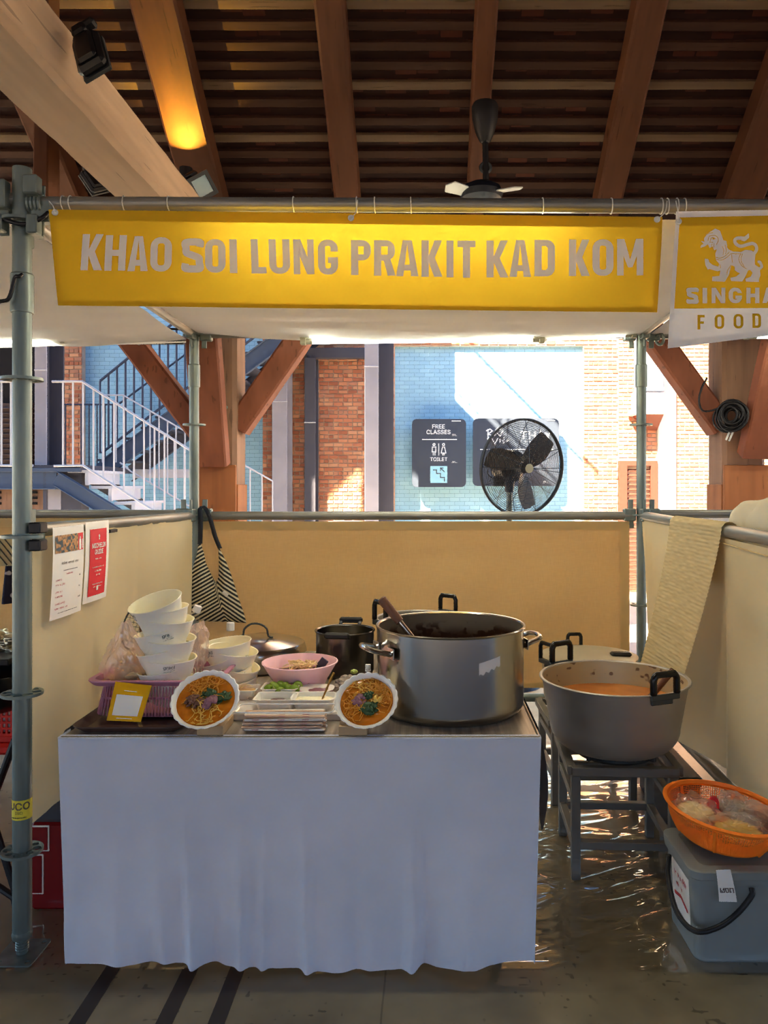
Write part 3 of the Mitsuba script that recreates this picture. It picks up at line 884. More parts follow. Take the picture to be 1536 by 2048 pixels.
t = thing('lower_stairs', 'lower flight of open steel steps running down to the right from the landing', 'stairs')
a0, a1 = P(112, 955, 9.0), P(300, 1070, 9.0)
sl = (a1 - a0) / np.linalg.norm(a1 - a0)
put('stringer', cat_(beam(a0, a0 + sl * 2.4, 0.012, 0.17), beam(a0 + A([0, 0, 0.08]), a0 + sl * 2.4 + A([0, 0, 0.08]), 0.07, 0.012), beam(a0 - A([0, 0, 0.1]), a0 + sl * 2.4 - A([0, 0, 0.1]), 0.07, 0.012)), 'm_steel_blue', t)
put('stringer', beam(a0 + A([0, 1.05, 0]), a0 + sl * 2.4 + A([0, 1.05, 0]), 0.012, 0.2), 'm_steel_dark', t)
for k in range(8):
    xa, yb = 140 + 46.5 * k, 945 + 32 * k
    c = P(xa, yb, 9.05)
    w = 0.17
    put('tread', cat_(rbox(c[0] - 0.02, c[0] + w + 0.06, 9.03, 10.05, c[2] - 0.004, c[2] + 0.03, 0.003), rbox(c[0] + w + 0.02, c[0] + w + 0.06, 9.02, 9.06, c[2] - 0.15, c[2], 0.003), rbox(c[0] + w - 0.0, c[0] + w + 0.02, 9.06, 10.05, c[2] - 0.14, c[2] - 0.0, 0.002)), 'm_stair_edge', t)
rail('stair_railing', 'pale railing along the near side of the lower stair flight', 8.98, [(104, 763), (164, 763), (400, 913)], [(108, 932), (166, 931), (312, 1025), (400, 1082)], list(range(126, 170, 20)) + [187, 207, 228, 248, 268, 288, 309, 329, 349, 369, 389], 'm_rail_grey')
rail('stair_railing', 'thin railing along the far side of the lower stair flight', 10.1, [(204, 790), (246, 790), (400, 880), (545, 962)], [(240, 925), (262, 943), (400, 1025), (530, 1100)], [205, 232, 247, 300, 318, 335, 352, 370, 500, 524, 545], 'm_rail_grey', 0.012, 0.009)
rail('stair_railing', 'pale railing along the landing at the far left edge', 8.98, [(-60, 763), (66, 763)], [(-60, 931), (66, 931)], [-38, -18, 3, 22, 62], 'm_rail_grey')
rail('stair_railing', 'dark railing across the landing in front of the brick pier', 10.5, [(110, 809), (226, 809)], [(110, 938), (226, 938)], [112, 131, 162, 178, 194, 210, 225], 'm_rail_shaded', 0.012, 0.009)

t = thing('upper_stairs', 'upper flight of dark steel stairs rising to the right behind the timber post', 'stairs')
UY = 10.3
b0, b1 = P(202, 942, UY), P(640, 620, UY)
for yy in (UY, UY + 1.1):
    d = A([0, yy - UY, 0])
    put('stringer', cat_(beam(b0 + d, b1 + d, 0.012, 0.22), beam(b0 + d + A([0, 0, 0.13]), b1 + d + A([0, 0, 0.13]), 0.07, 0.014), beam(b0 + d - A([0, 0, 0.13]), b1 + d - A([0, 0, 0.13]), 0.07, 0.014)), 'm_steel_blue' if yy == UY else 'm_steel_dark', t)
nst = 15
for k in range(nst):
    c = b0 + (b1 - b0) * (k + 0.5) / nst
    put('tread', rbox(c[0] - 0.16, c[0] + 0.13, UY + 0.01, UY + 1.09, c[2] + 0.06, c[2] + 0.09, 0.003), 'm_steel_dark', t)
rail('stair_railing', 'dark railing along the near side of the upper stair flight', UY - 0.03, [(200, 762), (280, 697), (640, 425)], [(203, 906), (300, 832), (640, 575)], list(range(200, 400, 17)) + [490, 507, 524, 541], 'm_rail_shaded', 0.017, 0.013)
rail('stair_railing', 'dark railing along the far side of the upper stair flight by the blue wall', UY + 1.1, [(235, 810), (640, 508)], [(235, 905), (640, 605)], [251, 268, 285, 302, 319, 336, 353, 370], 'm_rail_shaded', 0.014, 0.011)

# unseen flight and screen, placed behind the stall's cover to shade the wall
t = thing('unseen_stairs', 'unseen stair flight above the pale blue wall, rising left, placed to shade it', 'stairs')
g0, g1 = A([0.62, 8.5, 4.28]), A([-2.25, 8.5, 7.2])
for yy in (8.5, 6.1):
    d = A([0, yy - 8.5, 0])
    put('stringer', beam(g0 + d - A([0, 0, 0.25 if yy == 8.5 else 0.80]), g1 + d - A([0, 0, 0.25 if yy == 8.5 else 0.80]), 0.03, 0.36 if yy == 8.5 else 1.25), 'm_steel_blue', t)  # near stringer deepened to widen the shadow band
put('flight', trimesh.convex.convex_hull(A([g + A([0, dy, dz]) for g in (g0, g1) for dy in (0, -2.4) for dz in (-0.18, -0.32)])), 'm_steel_dark', t)
put('handrail', beam(g0 + A([0, 0, 1.02]), g1 + A([0, 0, 1.02]), 0.05, 0.05), 'm_rail_grey', t)
put('bottom_rail', beam(g0 + A([0, 0, 0.13]), g1 + A([0, 0, 0.13]), 0.03, 0.03), 'm_rail_grey', t)
for k in range(14):
    q = g1 + (g0 - g1) * (k + 0.6) * 0.042
    put('baluster', rod(q + A([0, 0, 0.1]), q + A([0, 0, 1.02]), 0.013, 6), 'm_rail_grey', t)


def cast(px, py, Y=6.3):  # carries a shadow point on the wall back towards the sun
    k = (WY - Y) / -SUN[1]
    return (wx(px) + SUN[0] * k, wz(py) + SUN[2] * k)


scr_ = Polygon([cast(*q) for q in ((857, 420), (857, 752), (960, 857), (960, 1500), (876, 1500), (876, 1004), (840, 975), (840, 1500), (-600, 1500), (-600, 420))])  # unseen screen, outlined by the shadow it has to cast
for hole in ([(648, 812), (666, 812), (722, 868), (712, 892), (652, 840)], [(728, 940), (728, 1090), (655, 1090), (655, 1003)]):  # gaps that let sunlit patches through to the wall
    scr_ = scr_.difference(Polygon([cast(*q) for q in hole]))
m = extrude(scr_, 0.05)
v = m.vertices.copy(); m.vertices = np.stack([v[:, 0], 6.3 - v[:, 2], v[:, 1]], 1); m.invert()
m = cat_(m, box(-6.3, -6.1, 6.2, 6.3, -0.12, 9.0), box(-9.3, -9.1, 6.2, 6.3, -0.12, 9.0))  # unseen posts that hold the screen up
solo('unseen_shade_screen', m, 'm_steel_dark', 'unseen steel screen out of view, shaped to shade the left of the courtyard wall', 'screen')
# ---------------------------------------------------------------- the stall's scaffold
XL, XR, YF, YB = -1.28, 1.205, 2.45, 4.28


def rosette(c, R=0.062, mat='m_galv'):
    d = Point(0, 0).buffer(R, quad_segs=14)
    for k in range(8):
        a = k * PI / 4 + 0.2
        h = Point(R * 0.70 * math.cos(a), R * 0.70 * math.sin(a)).buffer(0.0105 if k % 2 else 0.0135)
        d = d.difference(h)
    return moved(extrude(d.difference(Point(0, 0).buffer(0.028)), 0.009), A(c) + A([0, 0, -0.0045]))


def wedge_head(c, d):
    """Ledger end with its wedge, at the rosette c, pointing along d."""
    d = A(d, float)
    c = A(c)
    s = A([-d[1], d[0], 0])
    return cat_(beam(c + d * 0.034, c + d * 0.10, 0.045, 0.07, 0.006), beam(c + d * 0.055 + A([0, 0, -0.075]), c + d * 0.060 + A([0, 0, 0.085]), 0.008, 0.028, 0.002, up=d))


def heads(t, *specs):
    for c, d in specs: put('wedge_head', wedge_head(c, d), 'm_galv', t)


def post(x, y, top, label, foot=True, r=0.0285, collar=True, zs=(0.33, 0.83, 1.33, 1.83, 2.33)):
    t = thing('scaffold_post', label, 'scaffold post', 'scaffold posts of the stall')
    put('tube', rod((x, y, 0.075 if foot else 0.0), (x, y, top), r, 28), 'm_galv', t, smooth=40)
    if collar:
        put('sleeve', lathe([(r, 2.04), (r + 0.005, 2.04), (r + 0.006, 2.045), (r + 0.006, 2.16), (r + 0.003, 2.165), (r, 2.165)], (x, y, 0), 28), 'm_galv', t, smooth=30)
    for z in zs:
        put('rosette', rosette((x, y, z)), 'm_galv', t)
    if foot:
        put('jack', cat_(rod((x, y, 0.0), (x, y, 0.2), 0.017, 16), *[ring((x, y, 0.02 + 0.008 * k), 0.0175, 0.0028, 5, 16) for k in range(7)], lathe([(0.018, 0.055), (0.029, 0.055), (0.031, 0.068), (0.029, 0.078), (0.018, 0.078)], (x, y, 0), 20)), 'm_galv', t, smooth=30)
        pl = rrect(-0.066, 0.060, -0.07, 0.075, 0.012)
        for a in (-0.048, 0.042):
            for b in (-0.05, 0.055): pl = pl.difference(Point(a, b).buffer(0.009))
        put('base_plate', moved(extrude(pl, 0.006), (x, y, 0.0005)), 'm_galv', t)
    return t


t = post(XL, YF, 2.50, 'galvanised scaffold post at the front left with a yellow sticker and square foot plate')
a0 = -PI / 2
def on_tube(x, y, r, z0, px_w):   # wraps xy shapes round the tube: x -> arc, y -> height
    def fn(v):
        th = -PI / 2 + v[:, 0] / r
        rr = r + 0.0006 + v[:, 2]
        return np.stack([x + rr * np.cos(th), y + rr * np.sin(th), z0 + v[:, 1]], 1)
    return fn
st = grid(lambda u, v: (((u - 0.5) * 0.13), v * 0.062, 0 * u), 24, 3)
put('sticker', warp(st, on_tube(XL, YF, 0.0287, 0.437, 0)), 'm_sticker', t)
put('small_print', warp(moved(scribble(0.05, 0.005, 3), (0.004, 0, 0.0006)), on_tube(XL, YF, 0.0287, 0.443, 0), 0.008), 'm_ink', t)
for s_, h, z in (('UCO', 0.022, 0.470), ('ISO', 0.009, 0.456)):
    put('lettering', warp(moved(text(s_, h, s_ == 'UCO', 0.0004), (0.004, 0, 0.0006)), on_tube(XL, YF, 0.0287, z, 0), 0.008), 'm_ink', t)
heads(t, ((XL, YF, 1.33), (0.05, 1, 0)), ((XL, YF, 2.36), (1, 0, 0)), ((XL, YF, 2.36), (-1, 0, 0)), ((XL, YF, 2.34), (0, 1, 0)))
for zb2 in (1.34, 1.285): put('bolt_block', rbox(XL + 0.033, XL + 0.072, YF - 0.03, YF + 0.02, zb2, zb2 + 0.035, 0.004), 'm_black', t)
for k in range(4): put('clamp_ring', ring((XL + 0.03 + 0.012 * k, YF, 2.385), 0.030, 0.006, 6, 20, axis=(1, 0, 0)), 'm_galv', t)
for b_ in ((0.03, 0.075, -0.06, -0.02, 2.40, 2.46), (-0.075, -0.03, -0.05, -0.01, 2.36, 2.45), (-0.075, -0.04, -0.05, -0.01, 2.29, 2.34), (0.035, 0.07, -0.05, -0.01, 2.28, 2.34)): put('clamp', rbox(XL + b_[0], XL + b_[1], YF + b_[2], YF + b_[3], b_[4], b_[5], 0.004), 'm_galv', t)
t = post(XL, YB, 2.42, 'galvanised scaffold post at the back left where the striped bag hangs', foot=True, r=0.0265)
heads(t, *[((XL, YB, 1.33), d) for d in ((0, -1, 0), (1, 0, 0), (-1, 0, 0))], *[((XL, YB, 2.33), d) for d in ((1, 0, 0), (0, -1, 0))])
t = post(XR, YB, 2.45, 'galvanised scaffold post at the back right behind the pots', foot=True, r=0.0265)
heads(t, *[((XR, YB, z), d) for z in (1.33, 2.33) for d in ((0, -1, 0), (1, 0, 0), (-1, 0, 0))])
put('clamp', ring((XR - 0.05, YB - 0.05, 2.36), 0.035, 0.008, 6, 20, axis=(1, 0.4, 0.2)), 'm_galv', t)
put('clamp', ring((XR + 0.09, YB - 0.04, 2.30), 0.032, 0.008, 6, 20, axis=(1, 0.4, 0.2)), 'm_galv', t)


def ledger(p0, p1, label, r=0.0235, mat='m_galv_bar', ties=(), tie_r=None):
    t = thing('scaffold_bar', label, 'scaffold bar', 'horizontal bars of the scaffold')
    p0, p1 = A(p0, float), A(p1, float)
    put('tube', rod(p0, p1, r, 24), mat, t, smooth=40)
    d = (p1 - p0) / np.linalg.norm(p1 - p0)
    for x in ties:
        c = p0 + (p1 - p0) * x
        put('wire_tie', ring(c, r + 0.0018, 0.0019, 5, 18, axis=d + A([0.08, 0, 0.05])), 'm_whitewire', t)
    return t


ZF0, ZF1 = 2.388, 2.374
fx = lambda px: (px - CX) * YF / F
fr = lambda px: (fx(px) - (XL + 0.05)) / (2.35 - (XL + 0.05))
ledger((XL + 0.05, YF, ZF0), (2.35, YF, ZF1), 'long front bar above the yellow banners', 0.0225, ties=[fr(q) for q in (128, 143, 250, 339, 588, 714, 750, 822, 1085, 1222, 1322, 1334, 1353, 1368)])
ledger((XL, YF, 2.40), (-2.2, YF, 2.40), 'short front bar leaving the left post towards the neighbouring stall', 0.0225)
ledger((XL + 0.06, YB, 2.335), (XR - 0.05, YB, 2.335), 'back bar under the white cover at the top of the stall', 0.0235)
ledger((XL + 0.06, YB, 1.325), (XR - 0.05, YB, 1.325), 'back bar that carries the tan rear curtain', 0.0235)
ledger((XL + 0.06, YB, 0.315), (XR - 0.05, YB, 0.315), 'lowest back bar near the floor behind the pots', 0.0235, 'm_galv')
ledger((XL, YF + 0.06, 2.35), (XL, YB - 0.06, 2.33), 'left top bar running back under the white cover', 0.0235)
ledger((XL, YF + 0.08, 1.345), (XL, YB - 0.05, 1.325), 'left side bar with the menu sheets clipped on it', 0.0235)
ledger((XR, YF - 0.3, 2.37), (XR, YB - 0.06, 2.335), 'right top bar running back to the rear right post', 0.0235)
ledger((XR, 2.15, 1.300), (XR, YB - 0.06, 1.325), 'right side bar that carries the pale side curtain and the ribbed mat', 0.0255)
ledger((XR, 2.15, 0.29), (XR, YB - 0.06, 0.315), 'lowest bar along the right side above the floor', 0.0235)
ledger((XL - 0.06, YB, 1.335), (-3.4, YB, 1.335), 'back bar of the neighbouring stall at the left', 0.0235)
ledger((XL - 0.06, YB, 2.30), (-3.4, YB, 2.30), 'dark upper back bar of the neighbouring stall at the left', 0.0235, 'm_iron', ties=(0.05, 0.12, 0.30, 0.36))
ledger((XR + 0.06, YB, 1.335), (2.6, YB, 1.335), 'back bar of the neighbouring stall at the right', 0.0235)
ledger((XR + 0.06, YB, 2.33), (2.6, YB, 2.33), 'upper back bar of the neighbouring stall at the right', 0.0235)

# ---------------------------------------------------------------- curtains
def wr(x, y, amp, sx, sy, seed, oc=3):
    return (meshkit.fbm(np.stack([x * sx, y * sy, 0 * x + seed], 1), oc, seed) - 0.5) * 2 * amp


z0, z1 = 0.375, 1.292
t = thing('rear_curtain', 'tan woven curtain hanging across the back of the stall, lit from behind', 'curtain')
cx0, cx1 = -1.252, 1.135
put('cloth', grid(lambda u, v: (cx0 + (cx1 - cx0) * u, YB + wr(u, v, 0.012, 4, 1.5, 3) * (0.4 + (1 - v)), z0 + (z1 - z0) * v + wr(u, v, 0.004, 5, 1, 8)), 90, 40), 'm_curtain', t, smooth=True)
put('top_hem', grid(lambda u, v: (cx0 + (cx1 - cx0) * u, YB + wr(u, v * 0 + 0.95, 0.012, 4, 1.5, 3) * 0.45 - 0.006, z1 - 0.045 + 0.047 * v + wr(u, u * 0 + 1, 0.004, 5, 1, 8)), 90, 4), 'm_curtain_hem', t, smooth=True)
put('side_hem', grid(lambda u, v: (cx1 - 0.05 + 0.05 * u, YB - 0.016 + 0 * v, z0 + (z1 - z0) * v), 4, 30), 'm_curtain_hem', t, smooth=True)
put('bottom_hem', grid(lambda u, v: (cx0 + (cx1 - cx0) * u, YB - 0.02 + 0 * v, z0 - 0.002 + 0.03 * v), 60, 3), 'm_curtain_hem', t, smooth=True)

t = thing('side_curtain', 'pale tan curtain along the left side of the stall behind the menu sheets', 'curtain')
put('cloth', grid(lambda u, v: (XL + 0.012 + wr(u, v, 0.03, 7, 1.2, 5) * (1 - v) ** 1.2 * np.minimum(1, u * 5) + 0.045 * (1 - v) * np.sin(u * 9 + 0.2) * (1 - v) * np.minimum(1, u * 4) + wr(u * 3, v, 0.008, 9, 1.0, 15), YF + 0.022 + (YB - YF - 0.10) * u - 0.0 * v, 0.40 + 0.10 * u * (1 - u) + (1.33 - 0.45) * v + 0.03 * v), 90, 50), 'm_curtain_pale', t, smooth=True)
t = thing('side_curtain', 'pale tan curtain along the right side of the stall behind the ribbed mat', 'curtain')
def rc(u, v):
    y = 2.12 + (YB - 0.06 - 2.12) * u
    x = XR - 0.012 + wr(u, v, 0.03, 4, 1.2, 9) * (1 - v) ** 0.8 - 0.05 * (1 - v) * np.sin(u * 11) * (u > 0.45) - 0.05 * np.exp(-((u - 0.97 + 0.10 * (1 - v)) / 0.03) ** 2) * (1 - v) ** 0.5
    return x, y, 0.335 + (1.262 + 0.045 * u - 0.335) * v
put('cloth', grid(rc, 120, 50), 'm_curtain_pale', t, smooth=True)
put('seam', tube([(XR - 0.018, 2.12 + 0.02 * k, 1.225 + 0.0008 * k) for k in range(60)], 0.0022, 5), 'm_curtain_hem', t, smooth=True)

# ribbed mat over the right bar
t = thing('ribbed_mat', 'long beige ribbed mat draped over the right side bar down to the floor pot', 'mat')
def mat_path(v):      # v from the outer hem over the bar down the inside
    out = []
    for q in v:
        if q < 0.12: out.append((XR + 0.033, 1.10 + q / 0.12 * 0.21))
        elif q < 0.2:
            a = PI - 0 - (q - 0.12) / 0.08 * PI
            out.append((XR - 0.033 * math.cos(PI - a) * -1 if False else XR + 0.033 * math.cos((q - 0.12) / 0.08 * PI), 1.315 + 0.033 * math.sin((q - 0.12) / 0.08 * PI)))
        else:
            k = (q - 0.2) / 0.8
            out.append((XR - 0.033 - 0.19 * k ** 1.3, 1.315 - 0.90 * k))
    return A(out)
def matfn(u, v):
    p = mat_path(v)
    k = np.clip((v - 0.2) / 0.8, 0, 1)
    y = 3.04 + 0.64 * u + 0.16 * k * (1 - u) - 0.02 * k * u
    x = p[:, 0] + 0.012 * np.sin(u * PI) * k + 0.0015 * np.sin(v * 420) - 0.02 * k * u
    return x, y, p[:, 1] - 0.0 * u
put('sheet', grid(matfn, 20, 260), 'm_mat', t, smooth=True)

# ---------------------------------------------------------------- white cover (canopy)
def canopy(x0, x1, zf, zb, sag, seed, tuck=0.0):
    def fn(u, v):
        x = x0 + (x1 - x0) * u
        y = YF + 0.03 + (YB - YF - 0.07) * v
        z = zf + (zb - zf) * v - sag * np.sin(PI * u) ** 0.8 * (0.35 + 0.65 * v) * np.sin(PI * np.clip(v, 0, 1) * 0.62 + 0.1)
        f = np.sin(v * 46 + 6 * u + 3 * np.sin(u * 5)) * 0.006 * np.sin(PI * u) * v ** 1.5
        return x, y, z + wr(u, v, 0.012, 4, 5, seed) + f
    return grid(fn, 90, 80)


solo('cover', canopy(XL + 0.03, XR + 0.02, 2.345, 2.330, 0.055, 2), 'm_canopy', 'sagging white cloth cover over the stall behind the yellow banner', 'cover', 'white cloth covers', smooth=True)
solo('cover', canopy(-3.6, XL - 0.03, 2.345, 2.29, 0.03, 4), 'm_canopy', 'white cloth cover over the neighbouring stall left of the front post', 'cover', 'white cloth covers', smooth=True)
solo('cover', canopy(XR + 0.04, 3.4, 2.345, 2.335, 0.03, 6), 'm_canopy', 'white cloth cover over the neighbouring stall at the right behind the logo banner', 'cover', 'white cloth covers', smooth=True)
def backcover(u, v):
    return -3.6 + (3.6 + XL - 0.03) * u, YB - 0.05 + 0 * v, 2.29 - 0.005 - 0.065 * v * (1 - 0.85 * u) + wr(u, v, 0.004, 8, 2, 5)
solo('cover_edge', grid(backcover, 50, 6), 'm_canopy', 'hanging rear edge of the white cover at the left above the lamp', 'cover edge', smooth=True)

# ---------------------------------------------------------------- fluorescent tubes
def lamp(p0, p1, label, k=1.0):
    t = thing('fluorescent_lamp', label, 'lamp', 'fluorescent tubes of the stalls')
    p0, p1 = A(p0, float), A(p1, float)
    d = (p1 - p0) / np.linalg.norm(p1 - p0)
    key = put('tube', rod(p0 + d * 0.03, p1 - d * 0.03, 0.015, 16), 'm_whiteplastic', t)
    scene[key]['emitter'] = {'type': 'area', 'radiance': {'type': 'rgb', 'value': [LAMP * k * 1.0, LAMP * k * 0.98, LAMP * k * 0.79]}}
    put('end_cap', rod(p0, p0 + d * 0.035, 0.0165, 16), 'm_tube_cap', t)
    put('end_cap', rod(p1 - d * 0.035, p1, 0.0165, 16), 'm_tube_cap', t)
    put('holder', cat_(beam(p0 - d * 0.03 + A([0, 0.0, 0.026]), p1 + d * 0.03 + A([0, 0.0, 0.026]), 0.03, 0.02, 0.003), rbox(*sorted((p0[0], p0[0] - d[0] * 0.03)), p0[1] - 0.018, p0[1] + 0.018, p0[2] - 0.018, p0[2] + 0.03, 0.003) if abs(d[0]) > 0.5 else beam(p0, p0 - d * 0.03, 0.036, 0.045), beam(p1, p1 + d * 0.03, 0.036, 0.045)), 'm_tube_cap', t)
    return t


YL = 4.17
lamp(P(612, 683, YL), P(1078, 678, YL), 'long fluorescent tube under the rear edge of the white cover in the middle', 1.6)
lamp(P(1082, 674, YL + 0.04), P(1262, 668, YL + 0.04), 'fluorescent tube at the right end of the rear edge next to the back post', 0.8)
lamp(P(-330, 676, YL), P(120, 678, YL), 'fluorescent tube of the neighbouring stall behind the front left post', 1.6)
lamp((-0.70, 2.575, 2.322), (0.52, 2.575, 2.312), 'fluorescent tube hidden right behind the top of the yellow banner', 1.05)
lamp(P(1500, 672, YL), P(1900, 672, YL), 'unseen fluorescent tube over the right neighbouring stall behind the logo banner', 0.7)  # out of view behind the logo banner; lights the right stall

# cables
solo('cable', tube(smooth_path([P(-40, 612, 2.4), P(0, 603, 2.4), P(18, 596, 2.40), P(30, 556, 2.402), P(38, 553, 2.40), P(44, 549, 2.41)]), 0.006, 6), 'm_black', 'black cable tied to the front left post below the banner corner', 'cable', smooth=True)
solo('cable', tube(smooth_path([P(-10, 428, 2.42), P(12, 440, 2.41), P(40, 448, 2.405), P(62, 446, 2.41), P(84, 436, 2.415), P(97, 425, 2.43)]), 0.007, 6), 'm_black', 'black cable looped round the top of the front left post', 'cable', smooth=True)
solo('cable', tube(smooth_path([P(112, 676, 4.20), P(180, 672, 4.21), P(240, 668, 4.22), P(300, 664, 4.24), P(330, 658, 4.24), P(385, 660, 4.24)]), 0.006, 6), 'm_black', 'black cable strung along the dark upper bar at the left', 'cable', smooth=True)

# ---------------------------------------------------------------- banners
def lerp(a, b, t): return A(a) * (1 - t) + A(b) * t


class Banner:
    def __init__(s, tl, tr, bl, br, yt, yb, seed):
        s.c, s.yt, s.yb, s.seed = (A(tl, float), A(tr, float), A(bl, float), A(br, float)), yt, yb, seed

    def at(s, u, v, off=0.0):
        """u across, v down -> world."""
        tl, tr, bl, br = s.c
        px = (tl[0] * (1 - u) + tr[0] * u) * (1 - v) + (bl[0] * (1 - u) + br[0] * u) * v
        py = (tl[1] * (1 - u) + tr[1] * u) * (1 - v) + (bl[1] * (1 - u) + br[1] * u) * v
        py = py + 3.5 * np.sin(u * 2 * PI * 1.0) * (1 - v) * 0
        w = wr(u, v, 0.006, 5, 1.3, s.seed, 2) * np.minimum(1, v * 4)
        y = s.yt + (s.yb - s.yt) * v + off
        yy = y + w
        return np.stack([(px - CX) * y / F, yy, EYE + (CY - py) * y / F], 1)

    def uv(s, px, py):
        """pixels -> (u, v) on the flat quad (one Newton solve)."""
        tl, tr, bl, br = s.c
        u, v = np.full(len(px), 0.5), np.full(len(px), 0.5)
        for _ in range(8):
            X = (tl[0]*(1-u)+tr[0]*u)*(1-v)+(bl[0]*(1-u)+br[0]*u)*v - px
            Y = (tl[1]*(1-u)+tr[1]*u)*(1-v)+(bl[1]*(1-u)+br[1]*u)*v - py
            Xu = (tr[0]-tl[0])*(1-v)+(br[0]-bl[0])*v; Xv = (bl[0]-tl[0])*(1-u)+(br[0]-tr[0])*u
            Yu = (tr[1]-tl[1])*(1-v)+(br[1]-bl[1])*v; Yv = (bl[1]-tl[1])*(1-u)+(br[1]-tr[1])*u
            d = Xu * Yv - Xv * Yu
            u = u - (X * Yv - Xv * Y) / d; v = v - (Xu * Y - X * Yu) / d
        return u, v

    def decal(s, shape, off=-0.0035, edge=14):
        m = flat(shape).subdivide_to_size(edge, max_iter=10)
        u, v = s.uv(m.vertices[:, 0], m.vertices[:, 1])
        return trimesh.Trimesh(s.at(u, v, off), m.faces, process=False)

    def patch(s, u0, u1, v0, v1, nu=80, nv=12, off=0.0):
        return grid(lambda a, b: s.at(u0 + (u1 - u0) * a, v0 + (v1 - v0) * b, off), nu, nv)


def letter(ch, x0, x1, y0, y1, t):
    """Condensed heavy capital as a shape in pixels (y down)."""
    w, h = x1 - x0, y1 - y0
    L = lambda pts, tt=t: LineString([(x0 + a * w, y0 + b * h) for a, b in pts]).buffer(tt / 2, cap_style='flat', join_style='mitre')
    cell = sbox(x0, y0, x1, y1)
    e = t / 2 / w; eh = t / 2 / h
    if ch == 'I': return cell
    def oo(a0, a1, b0, b1, ti=None):
        r = min(a1 - a0, b1 - b0) * 0.46
        ti = ti or t
        o = sbox(a0 + r, b0 + r, a1 - r, b1 - r).buffer(r, quad_segs=8)
        ri = max(r - ti, 2)
        return o.difference(sbox(a0 + ti + ri, b0 + ti * 0.85 + ri, a1 - ti - ri, b1 - ti * 0.85 - ri).buffer(ri, quad_segs=6))
    if ch == 'O': return oo(x0, x1, y0, y1)
    if ch == 'D':
        r = w * 0.42
        o = unary_union([sbox(x0, y0, x1 - r, y1), sbox(x0 + r, y0 + r, x1 - r, y1 - r).buffer(r)]).intersection(cell)
        i = unary_union([sbox(x0 + t, y0 + t * .85, x1 - r, y1 - t * .85), sbox(x0 + r, y0 + r, x1 - r, y1 - r).buffer(max(r - t, 1))]).intersection(sbox(x0 + t, y0 + t * .85, x1 - t, y1 - t * .85))
        return o.difference(i)
    if ch in 'PR':
        hb = y0 + h * 0.58
        r = (hb - y0) * 0.45
        o = unary_union([sbox(x0, y0, x1 - r, hb), sbox(x0 + r, y0 + r, x1 - r, hb - r).buffer(r)]).intersection(cell)
        i = sbox(x0 + t, y0 + t * .85, x1 - t, hb - t * .85)
        s = unary_union([o.difference(i), sbox(x0, y0, x0 + t, y1)])
        if ch == 'R': s = unary_union([s, Polygon([(x0 + w * .42, hb - t * .4), (x0 + w * .42 + t, hb - t * .4), (x1 + 1, y1), (x1 - t, y1)])])
        return s
    if ch == 'U':
        return oo(x0, x1, y0 - h * .3, y1).intersection(sbox(x0, y0, x1, y1))
    if ch == 'L': return unary_union([sbox(x0, y0, x0 + t, y1), sbox(x0, y1 - t * .9, x1, y1)])
    if ch == 'T': return unary_union([sbox(x0, y0, x1, y0 + t * .9), sbox((x0 + x1 - t) / 2, y0, (x0 + x1 + t) / 2, y1)])
    if ch == 'H': return unary_union([sbox(x0, y0, x0 + t, y1), sbox(x1 - t, y0, x1, y1), sbox(x0, y0 + h / 2 - t * .42, x1, y0 + h / 2 + t * .42)])
    if ch == 'K': return unary_union([sbox(x0, y0, x0 + t, y1), Polygon([(x0 + t * .8, y0 + h * .52), (x1 - t * 1.1, y0), (x1 - 1, y0), (x0 + t * 1.75, y0 + h * .52)]), Polygon([(x0 + t * .8, y0 + h * .5), (x0 + t * 1.75, y0 + h * .44), (x1, y1), (x1 - t * 1.15, y1)])])
    if ch == 'A':
        o = Polygon([(x0, y1), (x0 + w * .30, y0), (x1 - w * .30, y0), (x1, y1)])
        i = unary_union([Polygon([(x0 + t, y1 + 1), (x0 + w * .5, y0 + h * .12), (x1 - t, y1 + 1)])])
        return unary_union([o.difference(i), sbox(x0 + w * .24, y1 - h * .32, x1 - w * .24, y1 - h * .32 + t * .8)])
    if ch == 'N': return unary_union([sbox(x0, y0, x0 + t * .9, y1), sbox(x1 - t * .9, y0, x1, y1), Polygon([(x0, y0), (x0 + t, y0), (x1, y1), (x1 - t, y1)])])
    if ch == 'M': return unary_union([sbox(x0, y0, x0 + t * .9, y1), sbox(x1 - t * .9, y0, x1, y1), Polygon([(x0, y0), (x0 + t, y0), (x0 + w / 2 + t * .3, y0 + h * .78), (x0 + w / 2 - t * .3, y0 + h * .78)]), Polygon([(x1, y0), (x1 - t, y0), (x0 + w / 2 - t * .3, y0 + h * .78), (x0 + w / 2 + t * .3, y0 + h * .78)])])
    if ch == 'F': return unary_union([sbox(x0, y0, x0 + t, y1), sbox(x0, y0, x1, y0 + t * .9), sbox(x0, y0 + h * .44, x1 - w * .12, y0 + h * .44 + t * .9)])
    if ch == 'G':
        o = oo(x0, x1, y0, y1)
        o = o.difference(sbox(x0 + w * .5, y0 + h * .34, x1 + 1, y0 + h * .52))
        return unary_union([o, sbox(x0 + w * .5, y0 + h * .50, x1, y0 + h * .50 + t * .8)])
    if ch == 'S':
        r = lambda a, b: (x0 + a * w, y0 + b * h)
        p = smooth_path([(*r(1 - e * 0.9, .25), 0), (*r(.86, .12), 0), (*r(.5, eh * .9), 0), (*r(.14, .13), 0), (*r(e, .28), 0), (*r(.2, .42), 0), (*r(.5, .5), 0), (*r(.8, .58), 0), (*r(1 - e, .72), 0), (*r(.86, .88), 0), (*r(.5, 1 - eh * .9), 0), (*r(.14, .88), 0), (*r(e * .9, .74), 0)], 6)
        return LineString(p[:, :2]).buffer(t / 2, cap_style='flat', join_style='round')


